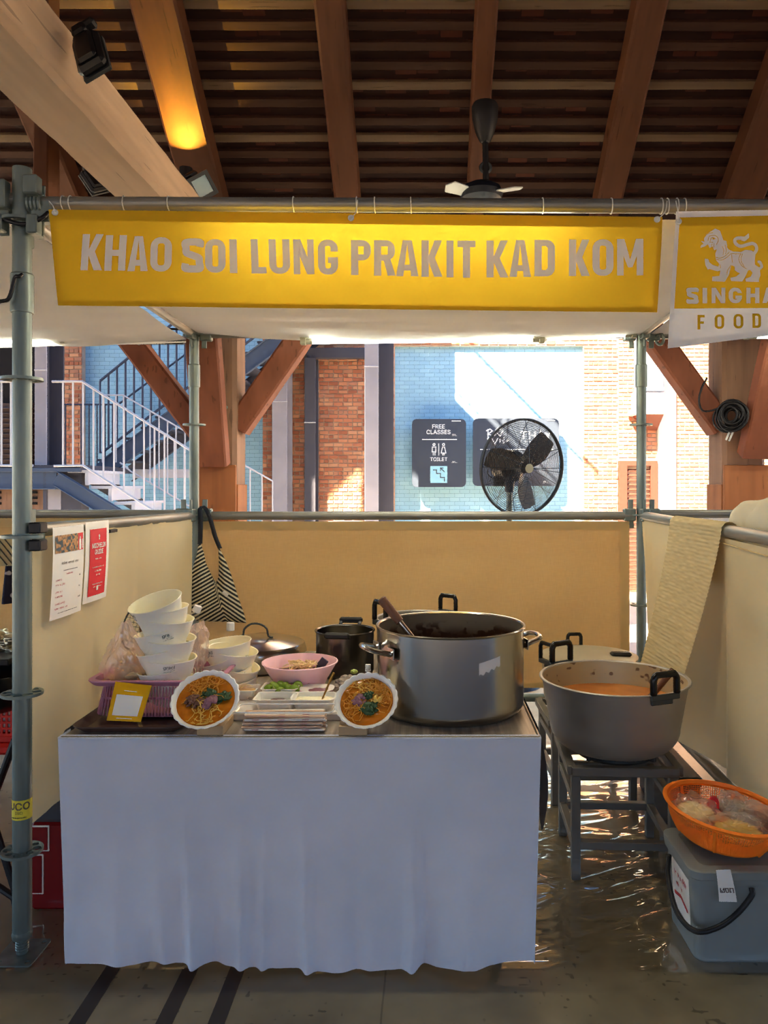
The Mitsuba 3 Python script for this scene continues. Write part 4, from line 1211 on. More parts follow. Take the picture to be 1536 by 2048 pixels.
bn = Banner((97, 419), (1325, 434), (116, 611), (1314, 625), 2.415, 2.425, 3)
t = thing('banner', 'long yellow stall banner with white capital lettering hung from the front bar', 'banner')
put('cloth', bn.patch(0, 1, 0, 1, 140, 26), 'm_yellow', t, smooth=True)
hh = 0.022
put('hem', cat_(bn.patch(0, 1, 0, 0.115, 140, 4, 0.003), bn.patch(0, 1, 0.945, 1, 140, 3, 0.003), bn.patch(0, 0.009, 0.115, 0.945, 3, 20, 0.003), bn.patch(0.992, 1, 0.115, 0.945, 3, 20, 0.003)), 'm_yellow_hem', t, smooth=True)
row = [('K', 163, 206), ('H', 210, 252), ('A', 256, 297), ('O', 301, 344), ('S', 365, 406), ('O', 410, 451), ('I', 459, 474), ('L', 502, 532), ('U', 538, 580), ('N', 587, 628), ('G', 636, 676),
       ('P', 702, 742), ('R', 748, 790), ('A', 792, 837), ('K', 843, 885), ('I', 893, 907), ('T', 915, 951), ('K', 973, 1017), ('A', 1019, 1062), ('D', 1069, 1110), ('K', 1138, 1180), ('O', 1185, 1227), ('M', 1234, 1286)]
for ch, a, b in row:
    xm = (a + b) / 2
    yt_ = np.interp(xm, [165, 400, 700, 950, 1286], [467, 478, 480, 481, 478])
    yb_ = np.interp(xm, [165, 400, 700, 950, 1100, 1286], [540, 545, 550, 556, 552, 551])
    g = letter(ch, a, b, yt_, yb_, 14.5)
    g = affinity.skew(g, ys=0, xs=np.interp(xm, [165, 500, 800], [-4, 2, 0]), origin='center') if xm < 800 else g
    put('letter', bn.decal(g), 'm_bannerwhite', t, smooth=True)
def eyelet(b, px, py):
    u, v = b.uv(A([px], float), A([py], float))
    c = b.at(u, v, -0.003)[0]
    return cat_(ring(c, 0.0075, 0.003, 6, 18, axis=(0, 1, 0)), moved(extrude(Point(0, 0).buffer(0.006), 0.001).apply_transform(trimesh.transformations.rotation_matrix(PI / 2, [1, 0, 0])), c))
for q in ((110, 425), (702, 436), (1314, 439)): put('eyelet', eyelet(bn, *q), 'm_whitewire', t, smooth=True)
put('string', cat_(tube(smooth_path([P(110, 425, 2.41), P(106, 412, 2.412), P(98, 402, 2.42)]), 0.0016, 5), tube(smooth_path([P(702, 436, 2.41), P(712, 424, 2.412), P(715, 400, 2.425)]), 0.0016, 5), tube(smooth_path([P(1314, 439, 2.41), P(1330, 424, 2.412), P(1334, 402, 2.425)]), 0.0016, 5)), 'm_whitewire', t, smooth=True)

# logo banner on the right
b2 = Banner((1352, 427), (1722, 420), (1335, 697), (1722, 648), 2.405, 2.36, 8)
t = thing('logo_banner', 'yellow and white banner with a white lion emblem at the right edge', 'banner')
def b2v(a):     # the seam between yellow and white runs level
    top = 427 + (420 - 427) * a; bot = 697 + (648 - 697) * a
    return (617.5 - 3 * a - top) / (bot - top)
put('cloth', grid(lambda a, b: b2.at(a, b * b2v(a)), 60, 20), 'm_yellow', t, smooth=True)
put('white_band', grid(lambda a, b: b2.at(a, b2v(a) + (1 - b2v(a)) * b), 60, 14), 'm_bannerwhite', t, smooth=True, label='white lower band')
put('hem', cat_(b2.patch(0, 1, -0.015, 0.03, 60, 3, -0.002), b2.patch(0, 0.022, 0.0, 1, 3, 30, -0.002), b2.patch(0, 1, 0.95, 1, 60, 3, 0.002)), 'm_bannerwhite', t, smooth=True, label='pale stitched hem')
put('fold', b2.patch(0.02, 1, 0.03, 0.10, 60, 3, 0.003), 'm_yellow_hem', t, smooth=True)
for ch, a, b in (('S', 1374, 1396), ('I', 1405, 1414), ('N', 1423, 1450), ('G', 1457, 1484), ('H', 1493, 1519), ('A', 1525, 1552)):
    yy = np.interp(a, [1374, 1536], [576, 575])
    put('letter', b2.decal(letter(ch, a, b, yy, yy + 31, 8.5)), 'm_bannerwhite', t, smooth=True)
for ch, a, b in (('F', 1395, 1409), ('O', 1429, 1448), ('O', 1467, 1487), ('D', 1505, 1522)):
    yy = np.interp(a, [1395, 1536], [630, 626])
    put('letter', b2.decal(letter(ch, a, b, yy, yy + 29, 5.5)), 'm_yellow', t, smooth=True, label='yellow letter')
zz = lambda pts: [(1316 + a / 6.4, 400 + b / 6.4) for a, b in pts]
def stroke(pts, w, n=6):
    p = smooth_path([(a, b, 0) for a, b in zz(pts)], n)
    return LineString(p[:, :2]).buffer(w / 6.4 / 2, quad_segs=4)
body = Polygon(zz([(735, 690), (770, 600), (840, 560), (900, 640), (960, 665), (1060, 670), (1120, 640), (1200, 650), (1245, 690), (1235, 790), (1240, 830), (1300, 870), (1310, 960), (1290, 1010), (1290, 1045), (1130, 1040), (1125, 1010), (1190, 985), (1215, 930), (1180, 890), (1150, 900), (1110, 985), (1075, 1040), (935, 1035), (930, 1000), (1000, 985), (1055, 940), (985, 900), (985, 850), (935, 830), (900, 960), (850, 1045), (695, 1035), (700, 985), (790, 975), (800, 900), (760, 910), (660, 880), (640, 890), (610, 830), (600, 755), (640, 760), (655, 800), (700, 835), (770, 860), (790, 820), (745, 770)]))
head = Polygon(zz([(590, 500), (620, 440), (690, 400), (730, 370), (790, 400), (810, 460), (830, 520), (870, 530), (880, 590), (850, 640), (770, 620), (720, 640), (700, 590), (660, 610), (640, 560), (600, 590), (545, 610), (555, 580), (590, 565), (555, 530), (600, 540)]))
tail = unary_union([stroke([(1225, 690), (1262, 640), (1255, 585), (1210, 555), (1140, 570), (1060, 592), (1000, 565), (980, 520), (1010, 490), (1070, 485)], 34), Polygon(zz([(1060, 470), (1110, 470), (1160, 430), (1165, 480), (1110, 525), (1070, 515)])), stroke([(1300, 880), (1330, 850), (1310, 800), (1290, 790)], 28)])
lines = unary_union([stroke(q, 7) for q in ([(740, 735), (800, 745), (860, 715), (910, 670)], [(740, 760), (810, 770), (880, 735), (930, 690)], [(820, 600), (840, 650), (830, 700)], [(855, 580), (870, 640), (860, 690)], [(930, 690), (1060, 690)], [(1060, 680), (1035, 760), (1070, 840), (1130, 880)], [(640, 520), (650, 470), (700, 455), (750, 470), (770, 520), (745, 570)], [(665, 525), (690, 480), (735, 500)], [(660, 540), (700, 545)], [(690, 560), (685, 600)], [(715, 560), (712, 610)], [(600, 470), (640, 430), (700, 420)], [(940, 700), (950, 800)], [(1080, 690), (1060, 770), (1100, 850)], [(930, 840), (890, 900), (880, 960)], [(790, 830), (800, 870)])])
eye = Point(zz([(708, 495)])[0]).buffer(2.2)
lion = unary_union([body, head, tail]).buffer(0.6).difference(lines).difference(eye)
put('emblem', b2.decal(lion, edge=10), 'm_bannerwhite', t, smooth=True, label='white lion emblem with a curled tail')
put('eyelet', eyelet(b2, 1357, 443), 'm_whitewire', t, smooth=True)
put('string', tube(smooth_path([P(1357, 443, 2.39), P(1356, 425, 2.395), P(1352, 402, 2.42)]), 0.0016, 5), 'm_whitewire', t, smooth=True)
# ---------------------------------------------------------------- plastic film on the floor, floor stripes
def film(u, v):
    x = -1.34 + 2.56 * u
    y = 2.36 + (4.40 - 2.36) * v
    q = np.stack([x * 1.6, y * 6.5, 0 * x], 1)
    rid = 1 - np.abs(2 * meshkit.fbm(q, 3, 3) - 1)
    q2 = np.stack([x * 5 + y * 3, y * 14 - x * 4, 0 * x + 4], 1)
    rid2 = 1 - np.abs(2 * meshkit.fbm(q2, 2, 6) - 1)
    q3 = np.stack([x * 2.2 + y * 1.2, y * 9 - x * 4.5, 0 * x + 9], 1)
    rid3 = 1 - np.abs(2 * meshkit.noise(q3, 9) - 1)
    calm = 0.35 + 0.65 * np.clip((y - 2.55) / 0.4, 0, 1)
    z = 0.0025 + calm * (0.007 * rid ** 4 + 0.003 * rid2 ** 3 + 0.009 * np.clip(rid3, 0, 1) ** 14)
    return x, y + 0.012 * np.sin(x * 5) * (v < 0.02), z
solo('plastic_sheet', grid(film, 300, 260), 'm_film', 'wrinkled clear plastic sheet spread over the floor of the stall', 'plastic sheet', smooth=True)
for x, lab in ((-0.963, 'leftmost of three dark tape stripes on the floor before the table'), (-0.722, 'middle of three dark tape stripes on the floor before the table'), (-0.577, 'rightmost of three dark tape stripes on the floor before the table')):
    solo('tape_stripe', rbox(x - 0.0235, x + 0.0235, 0.9, 2.42, 0.0003, 0.0014, 0.0004), 'm_tape', lab, 'tape')
for k in range(16):
    pass

# ---------------------------------------------------------------- tables
TZ = 0.72
TL, TR, TF, TB = -1.118, 0.352, 2.368, 2.975
t = thing('serving_table', 'folding table with a grey wood-grain top under the white cloth', 'table')
put('top', rbox(TL, TR, TF, TB, TZ - 0.028, TZ, 0.006), 'm_laminate', t)
put('edge_trim', cat_(rbox(TR - 0.001, TR + 0.005, TF, TB, TZ - 0.03, TZ + 0.001, 0.002), rbox(TL, TR, TF - 0.003, TF + 0.004, TZ - 0.012, TZ + 0.0012, 0.002)), 'm_edge_metal', t)
for x in (TL + 0.12, TR - 0.12):
    for y in (TF + 0.08, TB - 0.06):
        put('leg', rod((x, y, 0.0), (x, y, TZ - 0.03), 0.014, 12), 'm_stand', t)
t = thing('back_table', 'rear table behind the bowls that carries the steel pots', 'table')
put('top', rbox(-1.2, 0.33, 2.99, 3.60, TZ - 0.03, TZ, 0.005), 'm_laminate', t)
for x in (-1.1, 0.24):
    for y in (3.05, 3.54):
        put('leg', rod((x, y, 0.0), (x, y, TZ - 0.03), 0.014, 12), 'm_stand', t)

def cloth(u, v):     # front skirt: u across, v down
    h = v
    xl = TL - 0.006 + 0.030 * h; xr = TR + 0.006 - 0.022 * h
    x = xl + (xr - xl) * u
    bot = 0.022 + 0.012 * np.sin(u * 7 + 0.4) + 0.018 * (np.abs(u - 0.55) < 2) * (0.5 - np.cos((u - 0.5) * 5)) * 0.4
    z = TZ + 0.0015 - (TZ - bot) * h
    fold = 0
    for c, w, a, s in ((0.255, 0.012, 0.018, 0.02), (0.285, 0.02, -0.012, 0.03), (0.375, 0.012, 0.014, 0.0), (0.43, 0.01, 0.011, -0.01), (0.505, 0.012, 0.016, 0.01), (0.61, 0.02, -0.012, 0.01), (0.74, 0.014, 0.018, 0.0), (0.765, 0.022, -0.014, 0.0), (0.90, 0.05, 0.018, -0.03), (0.12, 0.03, 0.010, 0.0), (0.19, 0.015, 0.008, 0.02)):
        fold = fold + 1.9 * a * np.exp(-((u - c - s * h) / w) ** 2) * np.clip((h - 0.25) / 0.75, 0, 1) ** 1.1
    y = TF - 0.008 - 0.012 * h - fold - wr(u * 2, h, 0.016, 5, 2, 12) * np.clip(h * 1.6 - .2, 0, 1) - wr(u * 6, h, 0.004, 6, 5, 22) * np.clip(h * 1.6 - .2, 0, 1) - 0.010 * np.exp(-((u - 0.4 + 0.0 * h) / 0.2) ** 2) * np.exp(-((h - 0.55) / .12) ** 2)
    y = np.where(v < 0.004, TF + 0.012, y)
    return x, y, z
t = thing('tablecloth', 'white cloth skirt hanging over the front of the serving table', 'tablecloth')
put('front', grid(cloth, 260, 150), 'm_tablecloth', t, smooth=True)
def side(x0, sgn):
    def fn(u, v):
        x = x0 + sgn * 0.004 + sgn * (-0.030 if sgn < 0 else -0.022) * v * -1 * (-1 if sgn < 0 else -1) + 0 * u
        x = x0 + sgn * 0.006 - sgn * (0.030 if sgn < 0 else 0.022) * v
        return x, TF - 0.008 - 0.012 * v + (0.085 + 0.02 * np.sin(v * 5)) * u, TZ - (TZ - 0.03) * v
    return fn
put('side', grid(side(TL, -1), 8, 60), 'm_tablecloth', t, smooth=True)
put('side', grid(side(TR, 1), 8, 60), 'm_tablecloth', t, smooth=True)
ex = lambda pts, h: (lambda m: (setattr(m, 'vertices', np.stack([m.vertices[:, 0] * 0 + m.vertices[:, 2], m.vertices[:, 0], m.vertices[:, 1]], 1)), m)[1])(extrude(Polygon(pts), h))
m = grid(lambda u, v: (TL - 0.012 - 0.035 * np.sin(v * 2.2), 2.42 + 0.5 * u + 0.05 * v, TZ + 0.003 - (0.12 + 0.09 * np.sin(u * 7) ** 2) * v), 30, 12)
solo('under_cloth', m, 'm_undercloth', 'dark grey cloth flap hanging from the left end of the serving table', 'cloth', smooth=True)
m = grid(lambda u, v: (TR + 0.010 + 0.03 * np.sin(v * 2.6), 2.44 + 0.50 * u, TZ + 0.002 - (0.24 + 0.10 * np.sin(u * 6 + 1) ** 2) * v), 30, 12)
solo('under_cloth', m, 'm_undercloth', 'dark grey cloth flap hanging from the right end of the serving table', 'cloth', smooth=True)

# ---------------------------------------------------------------- tray, pink basket and stacked bowls
def rr_ring(x0, x1, y0, y1, r, z, n=8):
    p = A(rrect(x0, x1, y0, y1, r, n).exterior.coords)[:-1]
    return np.hstack([p, np.full((len(p), 1), z)])


def loft(rings, cap0=True, cap1=False):
    n = len(rings[0]); v = np.vstack(rings); f = []
    for i in range(len(rings) - 1):
        for j in range(n):
            a, b = i * n + j, i * n + (j + 1) % n
            f += [[a, b, b + n], [a, b + n, a + n]]
    m = [trimesh.Trimesh(v, A(f), process=False)]
    for e, ok in ((rings[0], cap0), (rings[-1], cap1)):
        if ok:
            q = flat(Polygon(e[:, :2])); q.apply_translation((0, 0, e[0, 2])); m.append(q)
    return cat_(m)


x0, x1, y0, y1 = -1.105, -0.755, 2.385, 2.72
solo('serving_tray', loft([rr_ring(x0 + .03, x1 - .03, y0 + .03, y1 - .03, .03, TZ + .001), rr_ring(x0 + .018, x1 - .018, y0 + .018, y1 - .018, .035, TZ + .008), rr_ring(x0 + .004, x1 - .004, y0 + .004, y1 - .004, .04, TZ + .022), rr_ring(x0, x1, y0, y1, .042, TZ + .022), rr_ring(x0, x1, y0, y1, .042, TZ + .019), rr_ring(x0 + .02, x1 - .02, y0 + .02, y1 - .02, .04, TZ + .001)]), 'm_tray', 'dark brown plastic serving tray under the pink basket', 'tray', smooth=40)

bx0, bx1, by0, by1, bz0, bz1 = -1.085, -0.685, 2.505, 2.765, TZ + 0.010, TZ + 0.138
t = thing('pink_basket', 'pink perforated plastic basket holding the tall bowl stack on the tray', 'basket')
ins = 0.028
def ring_at(k, off=0.0, n=10):
    i = ins * (1 - k) - off
    return rr_ring(bx0 + i, bx1 - i, by0 + i, by1 - i, 0.045, bz0 + (bz1 - bz0) * k, n)
put('rim', loft([ring_at(0.86, 0.002), ring_at(0.86, 0.010), ring_at(0.97, 0.018), ring_at(1.0, 0.016), ring_at(1.0, 0.001), ring_at(0.86, -0.001)], False), 'm_pinkbasket', t, smooth=40)
put('base', cat_(loft([ring_at(0.0), ring_at(0.10), ring_at(0.10, -0.004), ring_at(0.02, -0.004)], True)), 'm_pinkbasket', t, smooth=40)
per = LineString(np.vstack([ring_at(0.5), ring_at(0.5)[:1]])[:, :2])
L_ = per.length
bars = []
for k in range(110):
    q = per.interpolate(k / 110 * L_); q2 = per.interpolate((k + 0.3) / 110 * L_)
    c = A([(bx0 + bx1) / 2, (by0 + by1) / 2])
    d = A([q.x, q.y]); tng = A([q2.x, q2.y]) - d; tng /= np.linalg.norm(tng); nn = A([tng[1], -tng[0]])
    b0_, b1_ = d - nn * ins * 0.42, d + nn * ins * 0.42
    bars.append(beam((*b0_, bz0 + 0.010), (*b1_, bz0 + (bz1 - bz0) * 0.88), 0.0062, 0.003, 0.0008, up=(*tng, 0)) if True else None)
put('slats', cat_(bars), 'm_pinkbasket', t, kind='stuff')
put('band', loft([ring_at(0.48, 0.001), ring_at(0.54, 0.001), ring_at(0.54, -0.002), ring_at(0.48, -0.002)], False), 'm_pinkbasket', t, smooth=40)

# melamine bowls: the same bowl, tipped differently
def bowl_shape(R=0.089, h=0.084, th=0.0035):
    out = [(0, 0), (0.054, 0), (0.060, 0.004), (0.067, 0.014), (0.078, 0.044), (R - 0.003, h - 0.006), (R + 0.001, h)]
    inn = [(R, h + 0.0018), (R - th, h), (0.078 - th, 0.045), (0.067 - th, 0.018), (0.058, 0.0085), (0, 0.007)]
    return out + [inn[0]], [(R + 0.001, h)] + inn


bo, bi = bowl_shape()
bowl_out, bowl_in = mikit.ply(lathe(bo, n=56), 'm_bowl', smooth=40), mikit.ply(lathe(bi, n=56), 'm_bowl_in', smooth=40)
def on_bowl(v, th0, z0):      # xy drawing -> outer wall of the bowl at angle th0, height z0
    z = z0 + v[:, 1]
    r = np.interp(z, [p[1] for p in bo], [p[0] for p in bo]) + 0.0004 + v[:, 2] * 0.4
    th = th0 + v[:, 0] / 0.08
    return np.stack([r * np.cos(th), r * np.sin(th), z], 1)
logo = cat_(moved(text('graci', 0.011, True, 0.0006), (0, 0.012, 0)), moved(scribble(0.022, 0.003, 1), (0.006, 0.006, 0)), moved(scribble(0.034, 0.0035, 2), (0, 0.0, 0)))
logo = warp(logo, lambda v: on_bowl(v, -PI / 2, 0.053), 0.006)
logo_ply = mikit.ply(logo, 'm_print')


def bowl(c, tx, ty, spin, label, group):
    t = thing('bowl', label, 'bowl', group)
    Mx = trimesh.transformations.translation_matrix(c) @ trimesh.transformations.rotation_matrix(ty, [0, 1, 0]) @ trimesh.transformations.rotation_matrix(tx, [1, 0, 0]) @ trimesh.transformations.rotation_matrix(spin, [0, 0, 1])
    W = T(Mx.tolist())
    put('body', bowl_out, 'm_bowl', t, to_world=W)
    put('inside', bowl_in, 'm_bowl_in', t, to_world=W)
    if spin is not None: put('print', logo_ply, 'm_print', t, to_world=W, label='small grey printed lettering')
    return t


G1, G2 = 'bowls stacked in the pink basket', 'bowls stacked beside the pink basket'
ords = ['lowest', 'second lowest', 'third lowest', 'fourth lowest', 'fifth from the bottom', 'fourth from the top', 'third from the top', 'second from the top', 'topmost']
# (px of the bowl's foot centre, py, tilt about x, tilt about y, spin)
st1 = [(336, 1404, 0.04, 0.16, 1.2), (336, 1384, 0.05, -0.12, 2.5), (338, 1363, 0.04, 0.04, 0.30), (337, 1344, 0.04, -0.20, 3.1), (336, 1324, 0.05, 0.06, 2.2), (334, 1306, 0.05, -0.24, 0.55), (331, 1285, 0.04, 0.08, 2.4), (329, 1266, 0.06, -0.10, 2.0), (325, 1247, 0.28, -0.22, -0.9)]
for i, (px, py, tx, ty, sp) in enumerate(st1):
    Y = 2.615
    lab = f'off-white bowl, {ords[i]} of the tall leaning stack in the pink basket' if i != 8 else 'off-white bowl tipped towards the viewer on top of the tall stack'
    if i == 2: lab = 'off-white bowl with grey printed lettering low in the tall stack'
    if i == 3: lab = 'off-white bowl just above the printed one in the tall stack'
    if i == 5: lab = 'off-white bowl with slanting lettering at its right in the tall stack'
    bowl(P(px, py, Y), tx, ty, sp, lab, G1)
st2 = [(470, 1404, 0.04, -0.10, 2.0, 'lowest'), (468, 1388, 0.04, -0.26, 0.8, 'second lowest'), (462, 1374, 0.04, 0.22, 2.5, 'third lowest'), (464, 1358, 0.04, -0.32, 1.5, 'third from the top'), (460, 1344, 0.04, 0.16, 2.6, 'second from the top'), (458, 1330, 0.05, -0.10, -0.6, 'topmost')]
for px, py, tx, ty, sp, o in st2:
    bowl(P(px, py, 2.80), tx, ty, sp, f'off-white bowl, {o} of the shorter stack behind the noodle display', G2)

# bags of crackers left of and behind the stacks
def crumple(c, s, seed, amp=0.25, sub=4, taper=0.0):
    m = trimesh.creation.icosphere(sub, 1.0)
    v = m.vertices.copy()
    n = meshkit.fbm(v * 2.3 + seed, 3, seed) - 0.5
    rdg = np.abs(meshkit.noise(v * 4.5 + seed * 2, seed) - 0.5)
    v = v * (1 + amp * n[:, None] * 2 - 0.25 * amp * rdg[:, None])
    if taper: v[:, :2] *= (1 - taper * np.clip((v[:, 2:] + 0.1), 0, 1))
    m.vertices = v * A(s) + A(c)
    return m


t = thing('cracker_bag', 'clear plastic bag of pale crispy noodles leaning out of the pink basket', 'bag')
c = P(252, 1352, 2.62)
put('bag', crumple(c + A([0.0, 0, 0.055]), (0.088, 0.05, 0.125), 3, 0.3, 5, 0.55), 'm_bagfilm', t, smooth=True)
for k in range(5):
    put('cracker', crumple(c + A([rng.uniform(-.02, .025), rng.uniform(-.01, .01), -0.035 + 0.024 * k]), (0.072 - 0.008 * k, 0.038, 0.017), 10 + k, 0.25, 3), 'm_cracker', t, smooth=True)
t = thing('plastic_bag', 'crumpled clear plastic bag between the two bowl stacks', 'bag')
put('bag', crumple(P(398, 1290, 2.72), (0.035, 0.035, 0.085), 21, 0.35, 5), 'm_bagfilm', t, smooth=True)
t = thing('plastic_bag', 'small clear bag with greens under the shorter bowl stack', 'bag')
c = P(505, 1388, 2.71)
put('bag', crumple(c, (0.055, 0.04, 0.03), 23, 0.3, 4), 'm_bagfilm', t, smooth=True)
put('greens', crumple(c + A([-0.01, 0.0, -0.006]), (0.03, 0.025, 0.014), 24, 0.3, 3), 'm_limeflesh', t, smooth=True)

# wire strainer
t = thing('wire_strainer', 'round wire strainer with a wooden handle leaning behind the tall bowl stack', 'strainer')
c = P(276, 1250, 2.86); ax = A([-0.55, -0.72, 0.35]); ax /= np.linalg.norm(ax)
u_ = np.cross(ax, [0, 0, 1]); u_ /= np.linalg.norm(u_); w_ = np.cross(ax, u_)
put('rim', ring(c, 0.092, 0.0032, 8, 48, axis=ax), 'm_iron', t, smooth=True)
ws = []
def dish(a, b): return c + a * u_ + b * w_ - ax * 0.04 * (1 - (a * a + b * b) / 0.0085)
for k in np.linspace(-0.078, 0.078, 12):
    hw = math.sqrt(0.0085 - k * k)
    ws.append(tube([dish(k, b) for b in np.linspace(-hw, hw, 14)], 0.0009, 4)); ws.append(tube([dish(b, k) for b in np.linspace(-hw, hw, 14)], 0.0009, 4))
put('mesh', cat_(ws), 'm_iron', t)
put('handle', tube([c - w_ * 0.03 - ax * 0.012 + A([0,0,0.05]), c - ax * 0.02, A([-1.02, 2.84, TZ + 0.012])], 0.012, 10), 'm_handle_wood', t, smooth=True)

def bottle(c, h, r, tilt, label, liquid=None):
    t = thing('bottle', label, 'bottle')
    R = trimesh.transformations.translation_matrix(c) @ trimesh.transformations.rotation_matrix(tilt, [0, 1, 0])
    def tr(m): m = m.copy(); m.apply_transform(R); return m
    body = lathe([(0, 0), (r * .9, 0), (r, .006), (r, h * .62), (r * .92, h * .70), (r * .42, h * .84), (r * .38, h * .9), (r * .38, h * .93)], n=32)
    if liquid:
        put('body', tr(body), liquid, t, smooth=30)
        put('label', tr(lathe([(r * .45, h * .80), (r * .48, h * .80), (r * .48, h * .87), (r * .40, h * .87)], n=32)), 'm_whiteplastic', t)
    else:
        put('body', tr(body), 'm_bottle', t, smooth=30)
    put('cap', tr(lathe([(0, h), (r * .44, h), (r * .48, h * .985), (r * .48, h * .88), (r * .44, h * .875), (0, h * .875)], n=24)), 'm_whiteplastic', t, smooth=30)
    return t


cb = P(461, 1400, 2.96)
bottle(A([cb[0], 2.96, TZ]), 0.245, 0.032, 0.0, 'clear water bottle with a white cap behind the shorter bowl stack')
bottle(P(360, 1312, 2.74), 0.19, 0.03, 0.35, 'tilted clear bottle with a white cap between the striped bag and the tall stack')
t = bottle(A([P(736, 1, 2.74)[0], 2.74, TZ]), 0.135, 0.021, 0.0, 'small dark sauce bottle with a white cap left of the largest steel pot', 'm_sauce')

# wide pan with domed lid, on the rear table
t = thing('wide_pan', 'wide steel pan with a flat domed lid and wire handle behind the shorter bowl stack', 'pan')
c = A([P(520, 1, 3.28)[0], 3.28, TZ])
put('body', lathe([(0, 0), (0.17, 0), (0.182, 0.01), (0.186, 0.06), (0.19, 0.064), (0.0, 0.064)], c, 64), 'm_stainless', t, smooth=30)
put('lid', lathe([(0.194, 0.062), (0.196, 0.068), (0.193, 0.09), (0.185, 0.104), (0.12, 0.122), (0.06, 0.129), (0, 0.131)], c, 64), 'm_stainless_smooth', t, smooth=30)
put('lid_handle', tube(smooth_path([c + A([-0.085, -0.03, 0.132]), c + A([-0.066, -0.03, 0.138]), c + A([-0.058, -0.03, 0.168]), c + A([-0.028, -0.03, 0.188]), c + A([0.008, -0.03, 0.186]), c + A([0.034, -0.03, 0.168]), c + A([0.042, -0.03, 0.138]), c + A([0.06, -0.03, 0.130])]), 0.0042, 8), 'm_iron', t, smooth=True)


# ---------------------------------------------------------------- pots
def loop_handle(c, out, w, hgt, r, mat, t, vertical=True, part='handle'):
    """Square loop standing on the rim at c; out = outward direction."""
    out = A(out, float); out /= np.linalg.norm(out)
    s = A([-out[1], out[0], 0])
    up = A([0, 0, 1.0]) if vertical else out
    c = A(c)
    pts = [c - s * w / 2, c - s * w / 2 + up * hgt * 0.75, c - s * w * 0.40 + up * hgt, c + s * w * 0.40 + up * hgt, c + s * w / 2 + up * hgt * 0.75, c + s * w / 2]
    dense = []
    for a, b in zip(pts[:-1], pts[1:]):
        for k in np.linspace(0, 1, 4, endpoint=False): dense.append(a * (1 - k) + b * k)
    dense.append(pts[-1])
    return put(part, tube(dense, r, 10), mat, t, smooth=True)


def pot(name, c, R, h, label, mo, mi_, wall=0.004, bulge=0.0, rim=0.006, base_r=0.03, soup=None, soup_m=None):
    t = thing(name, label, 'pot')
    b = R - bulge
    k = base_r
    arc = [(b - k + k * math.sin(a), k - k * math.cos(a)) for a in np.linspace(0, PI / 2, 8)]
    put('body', lathe([(0, 0)] + arc + [(R, h - 0.004), (R + rim, h - 0.002), (R + rim + 0.001, h + 0.002), (R + rim - 0.002, h + 0.005), (R - 0.001, h + 0.004), (R - wall, h)], c, 96), mo, t, smooth=35)
    put('inside', lathe([(R - wall, h), (b - wall, k), (b - k, 0.006), (0, 0.006)], c, 96), mi_, t, smooth=35)
    if soup:
        put('soup', lathe([(0, soup), (R - wall - 0.001 - (R - b) * (1 - soup / h), soup)], c, 64), soup_m, t)
    return t


# 1 the largest pot on the table
c1 = A([0.0905, 2.675, TZ])
R1, h1 = 0.252, 0.288
t = pot('stock_pot', c1, R1, h1, 'largest tall stainless steel pot standing on the serving table with a ladle in it', 'm_stainless', 'm_pot_inside', base_r=0.035, rim=0.007, soup=0.10, soup_m='m_soup_dark')
def weld_handle(ang, part='side_handle'):
    o = A([math.cos(ang), math.sin(ang), 0]); s = A([-o[1], o[0], 0])
    z = A([0, 0, h1 - 0.062])
    b0_, b1_ = c1 + o * R1 + s * 0.062 + z, c1 + o * R1 - s * 0.062 + z
    put(part, cat_(tube(smooth_path([b0_ - A([0, 0, .006]), b0_ + o * 0.02, b0_ + o * 0.058 - s * 0.012 + A([0, 0, 0.010]), (b0_ + b1_) / 2 + o * 0.070 + A([0, 0, 0.014]), b1_ + o * 0.058 + s * 0.012 + A([0, 0, 0.010]), b1_ + o * 0.02, b1_ - A([0, 0, .006])]), 0.0092, 10), *[beam(q - A([0, 0, 0.022]) + o * 0.001, q + A([0, 0, 0.016]) + o * 0.001, 0.05, 0.004, 0.0015, up=o) for q in (b0_, b1_)]), 'm_stainless_smooth', t, smooth=35)
weld_handle(math.radians(206)); weld_handle(math.radians(14))
lab = grid(lambda u, v: ((u - 0.5) * 0.080, v * 0.030 - 0.010 * (1 - u) * (v < 0.3) + 0.016 * u + 0.004 * np.sin(u * 25) * (v < .1), 0 * u), 24, 6)
def wrap1(v):
    th = math.radians(-62) + v[:, 0] / R1
    return np.stack([c1[0] + (R1 + 0.0008) * np.cos(th), c1[1] + (R1 + 0.0008) * np.sin(th), c1[2] + 0.178 + v[:, 1]], 1)
put('pale_patch', warp(lab, wrap1), 'm_papergrey', t, smooth=True, label='pale grey patch on the pot side')  # pale patch on the pot side, drawn as a thin strip
t = thing('ladle', 'ladle with a thick brown wooden handle leaning in the largest steel pot', 'ladle')
pa, pb = P(763, 1198, 2.62), P(826, 1276, 2.58)
d_ = (pb - pa) / np.linalg.norm(pb - pa)
pm = P(800, 1244, 2.597)
put('handle', tube([pa - d_ * 0.002, pa + d_ * 0.003, pm], [0.012, 0.0165, 0.0150], 14), 'm_handle_wood', t, smooth=30)
put('shaft', tube([pm - d_ * 0.01, pb + d_ * 0.16], [0.009, 0.0075], 12), 'm_stainless_smooth', t, smooth=30)
put('bowl', sphere(pb + d_ * 0.17, 0.035, 2, (1, 1, 1)), 'm_stainless_smooth', t, smooth=True)

